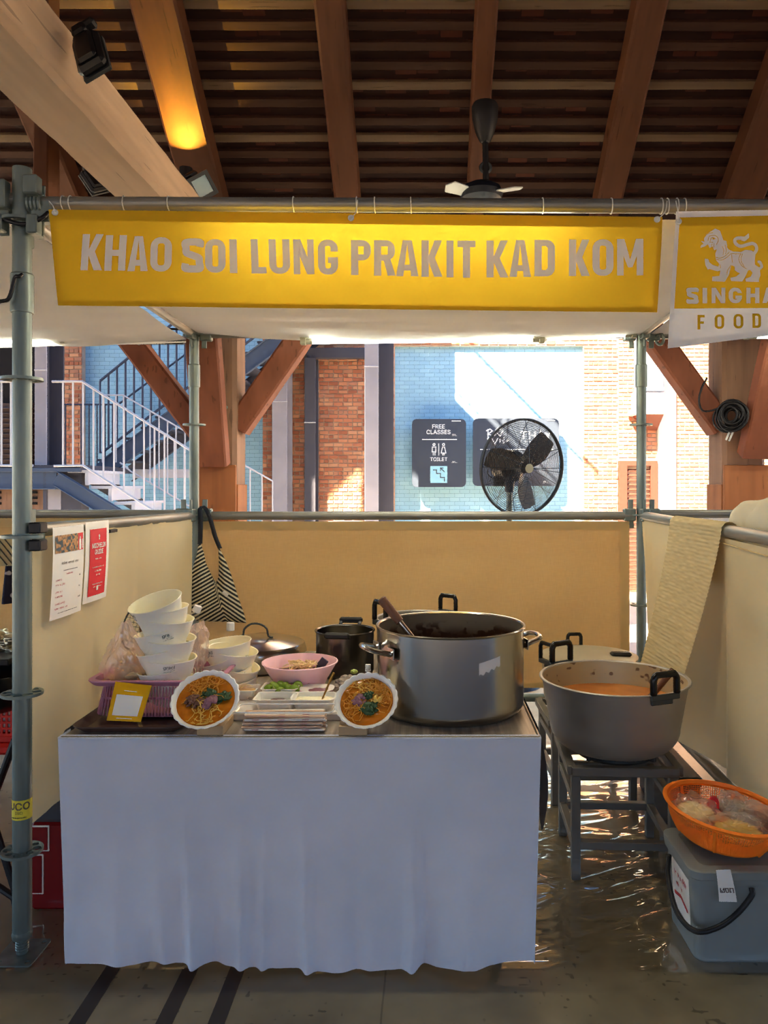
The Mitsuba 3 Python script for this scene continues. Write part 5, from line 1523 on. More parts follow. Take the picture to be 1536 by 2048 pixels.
# 2 aluminium pot on the stand at the right
c2 = A([0.755, 3.07, 0.452]); R2, h2 = 0.284, 0.275
t = pot('soup_pot', c2, R2, h2, 'wide grey aluminium pot of orange soup standing on the metal stand', 'm_alu', 'm_pot2_inside', bulge=0.030, base_r=0.10, rim=0.010, soup=0.185, soup_m='m_soup')
def black_loop(cc, R, h, ang, w, hg, t, r=0.011):
    o = A([math.cos(ang), math.sin(ang), 0]); s = A([-o[1], o[0], 0])
    q = cc + o * (R + 0.018) + A([0, 0, h + 0.010])
    loop_handle(q, o, w, hg, r, 'm_black_gloss', t)
    put('bracket', cat_(beam(q - s * w * 0.62 - A([0, 0, 0.012]), q + s * w * 0.62 - A([0, 0, 0.012]), 0.012, 0.022, 0.003), beam(q - o * 0.02 - A([0, 0, 0.03]) - s * w * .45, q - o * 0.016 - A([0, 0, 0.03]) + s * w * .45, 0.01, 0.03, 0.003)), 'm_iron', t)
black_loop(c2, R2, h2, math.radians(-67), 0.105, 0.070, t, 0.0125)
black_loop(c2, R2, h2, math.radians(123), 0.105, 0.075, t, 0.0125)
t = thing('ladle', 'brown wooden ladle handle resting behind the black handle of the wide soup pot', 'ladle')
put('handle', tube([P(1346, 1340, 2.96), P(1312, 1382, 3.0), P(1268, 1425, 3.04)], [0.012, 0.011, 0.009], 12), 'm_handle_wood', t, smooth=True)

def stand(at, w, d, h, rot, label, key='pot_stand', base=True):
    t = thing(key, label, 'stand', 'metal stands for the pots')
    R = trimesh.transformations.translation_matrix(at) @ trimesh.transformations.rotation_matrix(rot, [0, 0, 1])
    def tr(m): m = m.copy(); m.apply_transform(R); return m
    b = 0.034
    put('top_frame', tr(cat_(*[beam((-w/2, y, h - b/2), (w/2, y, h - b/2), b, b, 0.003) for y in (-d/2, d/2)], *[beam((x, -d/2, h - b/2), (x, d/2, h - b/2), b, b, 0.003) for x in (-w/2, w/2)])), 'm_stand', t)
    for x in (-w/2 + b/2, w/2 - b/2):
        for y in (-d/2 + b/2, d/2 - b/2):
            put('leg', tr(beam((x, y, 0.0), (x, y, h - b), b, b, 0.003)), 'm_stand', t)
    put('burner_ring', tr(cat_(ring((0, 0, h - 0.006), min(w, d) * 0.36, 0.010, 8, 40), *[beam((0.07 * math.cos(a), 0.07 * math.sin(a), h + 0.006), (min(w, d) * 0.46 * math.cos(a), min(w, d) * 0.46 * math.sin(a), h + 0.006), 0.014, 0.026, 0.003) for a in (0.78, 2.36, 3.93, 5.5)])), 'm_iron', t)
    for z in ((0.13, 0.30) if base else (0.13,)):
        for y in (-d/2 + b/2, d/2 - b/2):
            if y < 0 and z > 0.2: continue
            put('stretcher', tr(beam((-w/2, y, z), (w/2, y, z), b * .9, b * .9, 0.003)), 'm_stand', t)
        for x in (-w/2 + b/2, w/2 - b/2):
            put('stretcher', tr(beam((x, -d/2, z), (x, d/2, z), b * .9, b * .9, 0.003)), 'm_stand', t)
    return t


stand((0.765, 3.10, 0), 0.40, 0.40, 0.432, -0.045, 'grey metal stand with square legs under the wide soup pot')
stand((0.79, 3.78, 0), 0.40, 0.38, 0.40, 0.02, 'second grey metal stand further back under the lidded pot', base=True)

c3 = A([0.80, 3.76, 0.42]); R3, h3 = 0.225, 0.235
t = pot('lidded_pot', c3, R3, h3, 'pale aluminium pot with a lid and black loop handles behind the wide soup pot', 'm_alu_pale', 'm_alu_pale', bulge=0.01, base_r=0.05, rim=0.008)
put('lid', lathe([(R3 + 0.012, h3 + 0.004), (R3 + 0.012, h3 + 0.010), (R3 * 0.8, h3 + 0.014), (0.05, h3 + 0.02), (0, h3 + 0.02)], c3, 64), 'm_alu_pale', t, smooth=30)
black_loop(c3, R3, h3, math.radians(205), 0.10, 0.075, t, 0.010)
black_loop(c3, R3, h3, math.radians(95), 0.07, 0.055, t, 0.009)
put('lid_knob', rbox(c3[0] + 0.10, c3[0] + 0.20, c3[1] - 0.06, c3[1] - 0.01, c3[2] + h3 + 0.012, c3[2] + h3 + 0.032, 0.012), 'm_black', t)

# 4 dark small pot behind the pink bowl
c4 = A([P(690, 1, 3.16)[0], 3.16, TZ]); R4, h4 = 0.118, 0.178
t = pot('small_pot', c4, R4, h4, 'small dark steel pot with black side handles behind the pink bowl', 'm_pot_dark', 'm_stainless_smooth', base_r=0.02, rim=0.004)
for ang in (-96, 86):
    a = math.radians(ang); o = A([math.cos(a), math.sin(a), 0]); s = A([-o[1], o[0], 0])
    q = c4 + o * (R4 + 0.004) + A([0, 0, h4 - 0.008 if ang < 0 else h4 + 0.002])
    put('handle', cat_(beam(q - s * 0.05 + o * 0.03 + A([0, 0, .014]), q + s * 0.05 + o * 0.03 + A([0, 0, .014]), 0.024, 0.024, 0.007), beam(q - s * 0.04 - o * 0.004, q - s * 0.04 + o * 0.034 + A([0, 0, .012]), 0.014, 0.012, 0.003), beam(q + s * 0.04 - o * 0.004, q + s * 0.04 + o * 0.034 + A([0, 0, .012]), 0.014, 0.012, 0.003)), 'm_black', t)
# 5 pot hidden behind the largest pot, only its black handles show
c5 = A([P(840, 1, 3.30)[0], 3.30, TZ]); R5, h5 = 0.185, 0.205
t = pot('rear_pot', c5, R5, h5, 'pot with black loop handles standing behind the largest steel pot', 'm_alu', 'm_alu', base_r=0.04, rim=0.006)
black_loop(c5, R5, h5, math.radians(216), 0.085, 0.075, t, 0.0105)
black_loop(c5, R5, h5, math.radians(52), 0.085, 0.062, t, 0.0095)

# ---------------------------------------------------------------- pink bowl with salad
t = thing('pink_bowl', 'large pink plastic bowl with a spatula standing behind the dishes', 'bowl')
cp = A([P(600, 1, 2.84)[0], 2.84, TZ]); Rp, hp = 0.137, 0.124
put('body', lathe([(0, 0), (0.072, 0), (0.078, 0.004), (0.10, 0.06), (Rp - 0.002, hp - 0.006), (Rp + 0.002, hp - 0.003), (Rp + 0.002, hp), (Rp - 0.002, hp + 0.001), (Rp - 0.005, hp - 0.004), (0.097, 0.06), (0.074, 0.008), (0, 0.006)], cp, 72), 'm_pinkbowl', t, smooth=35)
put('salad', crumple(cp + A([0, 0, 0.075]), (0.105, 0.105, 0.022), 31, 0.15, 4), 'm_chili', t, smooth=True)
put('sprout', cat_(*[tube(smooth_path([cp + A([rng.uniform(-.05, .06), rng.uniform(-.05, .05), 0.09]), cp + A([rng.uniform(-.05, .06), rng.uniform(-.05, .05), 0.118]), cp + A([rng.uniform(-.06, .07), rng.uniform(-.05, .05), 0.11])]), 0.002, 5) for _ in range(26)]), 'm_cracker', t, kind='stuff', smooth=True)
t = thing('spatula', 'dark spatula tip sticking out of the pink bowl at its right rim', 'spatula')
put('blade', beam(cp + A([0.06, 0.02, 0.085]), cp + A([0.096, -0.02, 0.135]), 0.03, 0.004, 0.001, up=(0, 1, 0)), 'm_steel_dark', t)

# ---------------------------------------------------------------- small dishes
def dish_box(c, w, d, h, label, mat='m_dish', fill=None, r=0.012):
    t = thing('dish', label, 'dish')
    x0, x1, y0, y1 = c[0] - w/2, c[0] + w/2, c[1] - d/2, c[1] + d/2
    z = c[2]; k = 0.012
    put('body', loft([rr_ring(x0 + k, x1 - k, y0 + k, y1 - k, r, z), rr_ring(x0 + 0.002, x1 - 0.002, y0 + 0.002, y1 - 0.002, r, z + h - .003), rr_ring(x0 - .003, x1 + .003, y0 - .003, y1 + .003, r, z + h), rr_ring(x0 + .003, x1 - .003, y0 + .003, y1 - .003, r, z + h), rr_ring(x0 + k + .002, x1 - k - .002, y0 + k + .002, y1 - k - .002, r, z + .006)], True, True), mat, t, smooth=40)
    if fill: put('filling', moved(loft([rr_ring(x0 + .008, x1 - .008, y0 + .008, y1 - .008, r, z + h * .62), rr_ring(x0 + .02, x1 - .02, y0 + .02, y1 - .02, r, z + h * .66)], True, True), (0, 0, 0)), fill, t)
    return t


t = thing('dish_rack', 'low pale box lid under the small dishes behind the clear box', 'lid')
put('board', rbox(-0.66, -0.26, 2.52, 2.79, TZ, TZ + 0.029, 0.006), 'm_boxclear', t)
ZD = TZ + 0.0295
Yb, Yf = 2.70, 2.585
dish_box((P(487, 1, Yb)[0], Yb, ZD), 0.10, 0.09, 0.034, 'square white dish of pale sauce left of the limes', fill='m_noodle_pale')
t = dish_box((P(562, 1, Yb)[0], Yb, ZD), 0.125, 0.095, 0.04, 'square white dish filled with cut green limes')
for k in range(9):
    a = k * 2.4; rr_ = 0.016 + 0.012 * (k % 3)
    q = A([P(562, 1, Yb)[0] + rr_ * 1.5 * math.cos(a), Yb + rr_ * math.sin(a), ZD + 0.028 + 0.007 * (k > 5) + 0.004 * (k % 2)])
    lime = trimesh.creation.icosphere(3, 0.0185); lime = lime.slice_plane([0, 0, 0], A([math.cos(k), math.sin(k) * .6, 0.5]), cap=False)
    solo('lime_half', moved(lime, q), 'm_lime', ['cut lime piece at the very middle of the white lime dish', 'cut lime piece at the left of the white lime dish', 'cut lime piece at the right edge of the white lime dish', 'cut lime piece near the centre of the white lime dish', 'cut lime piece at the left front of the white lime dish', 'cut lime piece at the right front of the white lime dish', 'topmost cut lime piece on the lime heap', 'upper cut lime piece left on the heap', 'upper cut lime piece right on the heap'][k], 'lime', 'cut limes in the white dish', smooth=True)
    fl = lathe([(0, 0.0006), (0.0182, 0)], (0, 0, 0), 20)
    Mr, _ = frame_to((0, 0, 0), A([math.cos(k), math.sin(k) * .6, 0.5]))
    Mr[:3, 3] = q
    Mr[:3, 2] *= -1; Mr[:3, 0] *= -1
    fl.apply_transform(Mr)
    put('flesh', fl, 'm_limeflesh', 'lime_half' if k == 0 else f'lime_half_{k:03d}')
t = dish_box((P(634, 1, Yb)[0], Yb, ZD), 0.115, 0.10, 0.033, 'rounded pale dish of sliced red onion before the pink bowl', 'm_dish', None, 0.04)
put('onion', crumple((P(640, 1, Yb)[0], Yb - .01, ZD + 0.022), (0.042, 0.03, 0.010), 41, 0.4, 3), 'm_onion', t, smooth=True)
t = dish_box((P(553, 1, Yf)[0], Yf, ZD), 0.135, 0.10, 0.036, 'square white dish with a little dark chilli behind the clear box')
put('chilli', crumple((P(556, 1, Yf)[0], Yf + .012, ZD + 0.014), (0.03, 0.022, 0.009), 42, 0.4, 3), 'm_chili', t, smooth=True)
t = dish_box((P(628, 1, Yf)[0], Yf, ZD), 0.145, 0.105, 0.036, 'rounded white dish of milky sauce holding the brass spoon', 'm_dish', 'm_bowl_in', 0.03)
t = thing('spoon', 'brass coloured spoon leaning out of the white sauce dish', 'spoon')
put('handle', tube(smooth_path([P(641, 1406, 2.585), P(650, 1386, 2.60), P(660, 1362, 2.615), P(668, 1345, 2.62)]), [0.003] * 8 + [0.0035] * 8 + [0.0048] * 9, 8), 'm_brass', t, smooth=True)
put('bowl', sphere(P(639, 1409, 2.583), 0.011, 2, (1, 1, .45)), 'm_brass', t, smooth=True)

# clear box of wrapped chopsticks
t = thing('chopstick_box', 'clear plastic box of paper-wrapped chopsticks at the front of the table', 'box')
x0, x1, y0, y1 = P(471, 1, 2.40)[0], P(664, 1, 2.40)[0], 2.392, 2.482
put('box', loft([rr_ring(x0 + .006, x1 - .006, y0 + .005, y1 - .005, .012, TZ + .001), rr_ring(x0, x1, y0, y1, .014, TZ + .062), rr_ring(x0 - .004, x1 + .004, y0 - .004, y1 + .004, .016, TZ + .065), rr_ring(x0 - .004, x1 + .004, y0 - .004, y1 + .004, .016, TZ + .069)], True), 'm_clear', t, smooth=30)
put('lid_rim', cat_(tube(np.vstack([rr_ring(x0 - .003, x1 + .003, y0 - .003, y1 + .003, .016, TZ + .067), rr_ring(x0 - .003, x1 + .003, y0 - .003, y1 + .003, .016, TZ + .067)[:1]]), 0.0022, 6)), 'm_whiteplastic', t, smooth=True)
for k in range(25):
    row_, col = k // 5, k % 5
    z = TZ + 0.007 + row_ * 0.0105 + rng.uniform(-.001, .001)
    y = y0 + 0.014 + col * 0.0155 + rng.uniform(-.002, .002)
    dx, sk = rng.uniform(-.006, .006), rng.uniform(-.004, .004)
    a, b = (x0 + 0.022 + dx, y - sk, z + rng.uniform(0, .003)), (x1 - 0.026 + dx, y + sk, z + rng.uniform(0, .003))
    key = solo('chopsticks', beam(a, b, 0.013, 0.0065, 0.0025), 'm_chopstick' if k % 3 else 'm_paper', f"paper-wrapped pair of chopsticks in the {['lowest', 'second', 'middle', 'fourth', 'topmost'][row_]} layer of the clear box", 'chopsticks', 'wrapped chopsticks in the clear box')
    a_, b_ = A(a), A(b)
    put('print', cat_(*[beam(a_ + (b_ - a_) * f0 + A([0, 0, .0004]), a_ + (b_ - a_) * (f0 + .09) + A([0, 0, .0004]), 0.0132, 0.003, 0.001) for f0 in (0.1 + 0.05 * (k % 3), 0.42, 0.72)]), 'm_chopprint', key)

solo('napkin', crumple(P(700, 1372, 2.80), (0.058, 0.05, 0.036), 51, 0.45, 5), 'm_napkin', 'crumpled grey-brown cloth right of the pink bowl', 'cloth', smooth=True)
solo('lime_wedge', crumple(P(708, 1343, 2.88), (0.014, 0.012, 0.008), 52, 0.2, 2), 'm_limeflesh', 'green lime slice beside the small dark bottle', 'lime', smooth=True)

# ---------------------------------------------------------------- two display bowls of noodle soup
def display(c, nrm, spin, R, seed, label):
    t = thing('noodle_display', label, 'bowl', 'noodle soup display bowls')
    z = A(nrm, float); z /= np.linalg.norm(z)
    x = np.cross([0, 1.0, 0.2], z); x /= np.linalg.norm(x); y = np.cross(z, x)
    Rm = np.eye(4); Rm[:3, 0], Rm[:3, 1], Rm[:3, 2], Rm[:3, 3] = x, y, z, c
    Rm = Rm @ trimesh.transformations.rotation_matrix(spin, [0, 0, 1])
    def tr(m): m = m.copy(); m.apply_transform(Rm); return m
    n = 160
    b = lathe([(0, -0.055), (0.045, -0.055), (0.06, -0.045), (0.088, -0.012), (R - 0.004, 0.0), (R, 0.003), (R - 0.003, 0.005), (R - 0.011, 0.0005), (R - 0.016, -0.010), (0.060, -0.04), (0, -0.045)], (0, 0, 0), n)
    v = b.vertices; rr = np.hypot(v[:, 0], v[:, 1]); th = np.arctan2(v[:, 1], v[:, 0])
    k = np.clip((rr - 0.085) / (R - 0.085), 0, 1)
    v[:, :2] *= (1 + 0.034 * k * np.abs(np.sin(th * 12)))[:, None]; v[:, 2] += 0.0025 * k * np.abs(np.sin(th * 12))
    b.vertices = v
    put('bowl', tr(b), 'm_dish', t, smooth=40)
    q = random.Random(seed)
    s0 = R - 0.0145
    rip = grid(lambda u, v: (s0 * np.sqrt(u) * np.cos(v * 2 * PI), s0 * np.sqrt(u) * np.sin(v * 2 * PI), -0.0055 + 0.003 * (meshkit.fbm(np.stack([s0 * np.sqrt(u) * np.cos(v * 2 * PI) * 60, s0 * np.sqrt(u) * np.sin(v * 2 * PI) * 60, 0 * u + seed], 1), 2, seed) - 0.5) * np.clip((1 - u) * 8, 0, 1)), 30, 90)
    put('broth', tr(rip), 'm_broth', t, smooth=True)
    def inside(v, lim=s0 - 0.004):
        r = np.hypot(v[:, 0], v[:, 1]); k = np.minimum(1, lim / np.maximum(r, 1e-6))
        v[:, 0] *= k; v[:, 1] *= k
        return v
    def clump(x_, y_, s, hh, mat, name, m=3):
        ms = []
        for _ in range(m * 4):
            a_, r_ = q.uniform(0, 2 * PI), s * math.sqrt(q.random())
            k_ = q.uniform(.16, .34) * s
            ms.append(turn(crumple((0, 0, 0), (k_ * q.uniform(1, 1.9), k_, hh * .28), q.randrange(999), 0.45, 2), q.uniform(0, 3)))
            ms[-1].apply_translation((x_ + r_ * math.cos(a_), y_ + r_ * .8 * math.sin(a_), -0.003 + (1 - (r_ / s) ** 2) * hh * .8))
        mm_ = cat_(ms); mm_.vertices = inside(mm_.vertices.copy())
        put(name, tr(mm_), mat, t, smooth=True)
    def noodles(x_, y_, s, mat, m):
        ms = []
        for _ in range(m):
            p0 = A([x_ + q.gauss(0, s * .45), y_ + q.gauss(0, s * .45), q.uniform(-.007, .004)]); a = q.uniform(0, 2 * PI); pts = [p0]
            for _k in range(7):
                a += q.uniform(-1.1, 1.1); pts.append(pts[-1] + A([math.cos(a), math.sin(a), q.uniform(-.2, .2)]) * 0.008)
            ms.append(tube(inside(smooth_path(pts, 3)), 0.0013, 5))
        put('noodles', tr(cat_(ms)), mat, t, smooth=True, kind='stuff')
    return t, clump, noodles


dn = A([0.02, -0.66, 0.74])
cl = P(411, 1399, 2.418)
t, clump, nood = display(cl, dn, 0.1, 0.104, 5, 'noodle soup display bowl with dark meat and herbs, left of the clear box')
nood(-0.01, 0.045, 0.05, 'm_noodle', 60); nood(0.0, -0.045, 0.05, 'm_noodle_pale', 36)
clump(-0.035, 0.0, 0.026, 0.012, 'm_meat', 'meat', 6); clump(0.02, -0.01, 0.026, 0.014, 'm_onion', 'onion', 6); clump(0.005, 0.022, 0.02, 0.014, 'm_greens', 'herbs', 5); clump(0.055, 0.005, 0.022, 0.010, 'm_greens', 'herbs', 5)
cr_ = P(733, 1401, 2.435)
t2, clump2, nood2 = display(cr_, A([-0.05, -0.68, 0.72]), 0.35, 0.098, 9, 'noodle soup display bowl with crispy noodles, right of the clear box')
nood2(0.045, 0.015, 0.045, 'm_noodle', 90); nood2(-0.045, 0.0, 0.04, 'm_noodle', 30); nood2(0.0, 0.05, 0.03, 'm_noodle_pale', 20)
clump2(-0.02, 0.012, 0.022, 0.012, 'm_onion', 'onion', 6); clump2(0.012, 0.012, 0.018, 0.014, 'm_greens', 'herbs', 5); clump2(0.0, -0.03, 0.024, 0.012, 'm_greens', 'herbs', 6); clump2(0.028, -0.01, 0.018, 0.012, 'm_noodle_pale', 'egg', 3)
for cc, k, px0, px1, lab in ((cl, t, 396, 449, 'left'), (cr_, t2, 678, 735, 'right')):
    x0, x1 = P(px0, 1, 2.385)[0], P(px1, 1, 2.385)[0]
    solo('display_block', cat_(rbox(x0, x1, 2.372, 2.50, TZ + .0005, TZ + 0.030, 0.002), beam(((x0 + x1) / 2, 2.47, TZ + 0.028), ((x0 + x1) / 2, 2.505, TZ + 0.10), x1 - x0 - .02, 0.006, .001, up=(0, 1, 0))), 'm_blockbase', f'beige block that props up the {lab}-hand noodle display bowl', 'stand')

# yellow payment plate with a white panel
t = thing('payment_stand', 'yellow plastic plate with a blank white panel leaning on the pink basket', 'sign')
q = [P(213, 1441, 2.42), P(281, 1444, 2.42), P(303, 1371, 2.462), P(231, 1363, 2.462)]
def quad(u, v, off=0.0):
    u, v = np.broadcast_arrays(A(u, float), A(v, float))
    p = (q[0] * (1 - u)[:, None] + q[1] * u[:, None]) * (1 - v)[:, None] + (q[3] * (1 - u)[:, None] + q[2] * u[:, None]) * v[:, None]
    n = np.cross(q[1] - q[0], q[3] - q[0]); n /= np.linalg.norm(n)
    return p + n * off
def plate(u0, u1, v0, v1, o0, o1):
    c = [quad(A([u]), A([v]), o)[0] for o in (o0, o1) for u, v in ((u0, v0), (u1, v0), (u1, v1), (u0, v1))]
    return trimesh.convex.convex_hull(A(c))
put('plate', plate(0, 1, 0, 1, -0.003, 0.0), 'm_qr_yellow', t)
put('panel', plate(0.12, 0.86, 0.14, 0.68, 0.0, 0.0008), 'm_paper', t)
put('line', cat_(plate(0.3, 0.66, 0.78, 0.80, 0, 0.0008), plate(0.26, 0.72, 0.06, 0.08, 0, .0008)), 'm_paper', t)
put('foot', beam(q[1] + A([-0.004, 0.002, 0.0]), q[1] + A([0.010, -0.02, -0.010]), 0.012, 0.003, 0.001), 'm_clear', t)

# ---------------------------------------------------------------- striped bag on the back left post
t = thing('striped_bag', 'cloth shoulder bag with diagonal black and cream stripes hanging on the back left post', 'bag')
zb_ = lambda pts: [(350 + a / 6.825, 980 + b / 6.825) for a, b in pts]
outl = zb_([(318, 735), (355, 735), (395, 860), (420, 990), (480, 1120), (555, 1262), (595, 1190), (598, 1000), (592, 800), (610, 800), (690, 960), (760, 1130), (860, 1450), (940, 1680), (975, 1815), (850, 1808), (560, 1795), (300, 1790), (215, 1700), (180, 1560), (170, 1400), (200, 1230), (240, 1060), (300, 870)])
Yb_ = 4.215
pol = Polygon(outl)
mm = flat(pol).subdivide_to_size(5, max_iter=8)
mm.merge_vertices()
vv = mm.vertices[:, :2]
dist = np.array([pol.exterior.distance(Point(p)) for p in vv])
bulge = 0.035 * np.clip(dist / 26, 0, 1) ** 0.6
crease = (meshkit.fbm(np.stack([vv[:, 0] / 40, vv[:, 1] / 60, 0 * vv[:, 0]], 1), 3, 4) - .5) * 0.02 * np.clip(dist / 10, 0, 1)
def side_(s):
    y = Yb_ - s * (bulge + crease * (s > 0)) 
    return trimesh.Trimesh(np.stack([(vv[:, 0] - CX) * Yb_ / F, y, EYE + (CY - vv[:, 1]) * Yb_ / F], 1), mm.faces, process=False)
put('body', cat_(side_(1), side_(-0.5)), 'm_stripebag', t, smooth=True)
def strap(p, w):
    c = smooth_path([P(a, b, Yb_ + dy) for a, b, dy in p], 8)
    s = A([1, 0, 0.15])
    return grid(lambda u, v: np.stack([np.interp(u, np.linspace(0, 1, len(c)), c[:, i]) for i in range(3)], 1) + (v - 0.5)[:, None] * w * s + np.stack([0 * u, -0.004 * np.sin(v * PI), 0 * u], 1), 30, 5)
put('strap', cat_(strap([(400, 1088, 0), (401, 1060, 0), (401, 1030, 0.0), (400, 1018, 0.005), (405, 1012, 0.03)], 0.026), strap([(440, 1097, 0), (430, 1072, 0), (421, 1040, 0.0), (413, 1020, 0.005), (405, 1012, 0.03)], 0.024)), 'm_navy', t, smooth=True)
put('tag', beam(P(446, 1183, Yb_ - 0.04), P(455, 1192, Yb_ - 0.04), 0.004, 0.018, 0.001, up=(0, 0, 1)), 'm_papergrey', t)

# ---------------------------------------------------------------- menu sheets on the left side curtain
def sheet_pt(y, z, off=0.0): return A([XL + 0.055 + off + 0.02 * 0, y, z])
def sheet(y0, y1, z0, z1, label):
    t = thing('menu_sheet', label, 'paper sheet', 'sheets clipped to the left bar')
    put('paper', grid(lambda u, v: (XL + 0.040 + 0.012 * np.sin(v * 2) + 0.004 * np.sin(u * 3), y0 + (y1 - y0) * u, z0 + (z1 - z0) * v), 12, 16), 'm_paper', t, smooth=True)
    def on(m, off=0.002):
        """xy drawing (x across 0..1 of the sheet, y up in metres from its foot) -> on the sheet."""
        v = m.vertices; u = (v[:, 0]) / (y1 - y0); k = v[:, 1] / (z1 - z0)
        return trimesh.Trimesh(np.stack([XL + 0.040 + 0.012 * np.sin(k * 2) + 0.004 * np.sin(u * 3) + off + v[:, 2] * 0.2, y0 + v[:, 0], z0 + v[:, 1]], 1), m.faces, process=False)
    return t, on, y1 - y0, z1 - z0


t, on, w, h = sheet(2.545, 2.775, 1.042, 1.352, 'white menu sheet with a food photo strip and red lines, left of the red sheet')
put('photo', on(moved(flat(sbox(0.012, h - 0.088, w * .76, h - 0.028)).subdivide_to_size(.02), (0, 0, 0))), 'm_photo', t)
put('photo_corner', on(flat(sbox(w * .76, h - 0.088, w - 0.012, h - 0.028)).subdivide_to_size(.02)), 'm_red', t)
put('bottle_print', on(flat(unary_union([sbox(w * .79, h - .086, w * .86, h - .05), sbox(w * .81, h - .05, w * .84, h - .04), sbox(w * .89, h - .083, w * .92, h - .05)])), 0.003), 'm_paper', t)
put('heading', cat_(on(moved(scribble(0.125, 0.010, 5), (w * .52, h - .128, 0))), on(flat(sbox(w * .3, h - .150, w * .75, h - .148)))), 'm_ink', t)
put('red_print', cat_(on(moved(scribble(0.05, 0.007, 6), (w * .5, h - .165, 0))), *[on(moved(scribble(l_, 0.0075, k_), (0.022 + l_ / 2, z, 0))) for k_, (l_, z) in enumerate(((.045, .128), (.062, .112), (.045, .088), (.050, .072), (.072, .048), (.088, .032)))]), 'm_inkred', t)
put('prices', cat_(*[on(moved(scribble(0.018, 0.007, k_ + 9), (w * .86, z, 0))) for k_, z in enumerate((.132, .092, .054))], on(flat(sbox(w * .2, .018, w * .82, .0195)))), 'm_ink', t)
t, on, w, h = sheet(2.79, 2.995, 1.06, 1.358, 'white sheet with a tall red panel, right of the menu sheet on the left curtain')
put('red_panel', on(flat(sbox(0.030, 0.022, w - 0.030, h - 0.028)).subdivide_to_size(.03)), 'm_red', t)
for s_, h_, b_, d_ in (('MICHELIN', .017, True, .098), ('GUIDE', .017, True, .122), ): put('lettering', on(moved(text(s_, h_, b_), (w * .5, h - d_, 0)), .003), 'm_paper', t)
put('small_print', cat_(*[on(moved(scribble(l_, h_, k_ + 20), (w * .5, h - d_, 0)), .003) for k_, (l_, h_, d_) in enumerate(((.06, .006, .142), (.10, .005, .172), (.055, .008, .188), (.035, .007, .202), (.09, .005, .235), (.07, .005, .246)))]), 'm_paper', t)
put('emblem', cat_(on(flat(unary_union([Point(w * .5, h - .055).buffer(.006), Point(w * .5, h - .065).buffer(.004), sbox(w * .46, .04, w * .54, .05), Point(w * .5, .052).buffer(.007)])), .003)), 'm_paper', t)
put('clip', rbox(XL + 0.03, XL + 0.045, 3.03, 3.10, 1.305, 1.318, 0.002), 'm_black', t)
# ---------------------------------------------------------------- grey cooler with the orange basket
t = thing('cooler', 'grey plastic cooler box with a black carrying handle on the floor at the right', 'cooler')
kx0, kx1, ky0, ky1, kz = 0.838, 1.165, 2.395, 2.69, 0.295
def kr(k, o=0.0): i = 0.014 * (1 - k) - o; return rr_ring(kx0 + i, kx1 - i, ky0 + i, ky1 - i, 0.035, kz * k)
put('body', loft([kr(0.0), kr(0.02, 0.001), kr(0.84), kr(0.85, 0.008), kr(0.90, 0.009)], True, True), 'm_grey_cooler', t, smooth=35)
put('lid', loft([rr_ring(kx0 - .010, kx1 + .010, ky0 - .010, ky1 + .010, .042, kz * .905), rr_ring(kx0 - .011, kx1 + .011, ky0 - .011, ky1 + .011, .042, kz * .985), rr_ring(kx0 - .004, kx1 + .004, ky0 - .004, ky1 + .004, .04, kz), rr_ring(kx0 + .03, kx1 - .03, ky0 + .03, ky1 - .03, .03, kz), rr_ring(kx0 + .036, kx1 - .036, ky0 + .036, ky1 - .036, .03, kz - .006)], True, True), 'm_grey_cooler', t, smooth=35)
hp_ = smooth_path([(kx0 - .012, 2.60, .245), (kx0 - .03, 2.55, .19), (kx0 - .035, 2.45, .135), (kx0 - .005, 2.375, .118), (kx0 + .06, 2.37, .13), (kx0 + .12, 2.37, .17), (kx0 + .17, 2.375, .225), (kx0 + .175, 2.385, .245)], 8)
put('handle', tube(hp_, 0.0085, 10), 'm_black', t, smooth=True)
def onside(m, y, z):   # xy drawing -> left side of the cooler (reads from the left)
    v = m.vertices; return trimesh.Trimesh(np.stack([kx0 + 0.0005 - v[:, 2] * .3 + 0.014 * (1 - (z + v[:, 1]) / kz), y - v[:, 0], z + v[:, 1]], 1), m.faces, process=False)
put('side_label', onside(moved(flat(sbox(-.085, -.10, .085, .10)), (0, 0, .004)), 2.535, .135), 'm_paper', t, label='white label with red print')
put('side_print', cat_(onside(moved(scribble(.13, .022, 31), (0, .055, .008)), 2.535, .135), onside(moved(scribble(.08, .016, 32), (0, .025, .008)), 2.535, .135), onside(moved(flat(LineString([(-.06, -.01), (0, .004), (.06, -.012)]).buffer(.006)), (0, 0, .008)), 2.535, .135)), 'm_inkred', t)
# hanging paper tag with upside-down hand lettering
tg = [P(1432, 1740, 2.372), P(1461, 1739, 2.372), P(1474, 1804, 2.378), P(1438, 1803, 2.378)]
def tagpt(u, v, off=0.0):
    p = (tg[0] * (1 - u)[:, None] + tg[1] * u[:, None]) * (1 - v)[:, None] + (tg[3] * (1 - u)[:, None] + tg[2] * u[:, None]) * v[:, None]
    return p + A([0, -0.004 * 0 - off, 0]) + np.stack([0 * u, -0.004 * np.sin(v * 3), 0 * u], 1)
put('paper_tag', grid(lambda u, v: tagpt(u, v), 5, 10), 'm_paper', t, smooth=True, label='white paper tag')
G = lambda pts, w=.075: LineString(pts).buffer(w / 2, quad_segs=3)
thai = unary_union([G([(.05, .10), (.05, .55), (.18, .55), (.12, .35)], .07), G([(.18, .55), (.30, .55), (.30, .10), (.22, .30)], .07), G([(.40, .35), (.40, .12), (.58, .12), (.60, .50), (.44, .55), (.42, .42)], .07), G([(.70, .10), (.70, .55), (.76, .50)], .07), G([(.70, .12), (.92, .12), (.92, .55)], .07)])
m = flat(thai)
u_, v_ = 0.08 + m.vertices[:, 0] * 0.88, 0.52 + m.vertices[:, 1] * 0.30
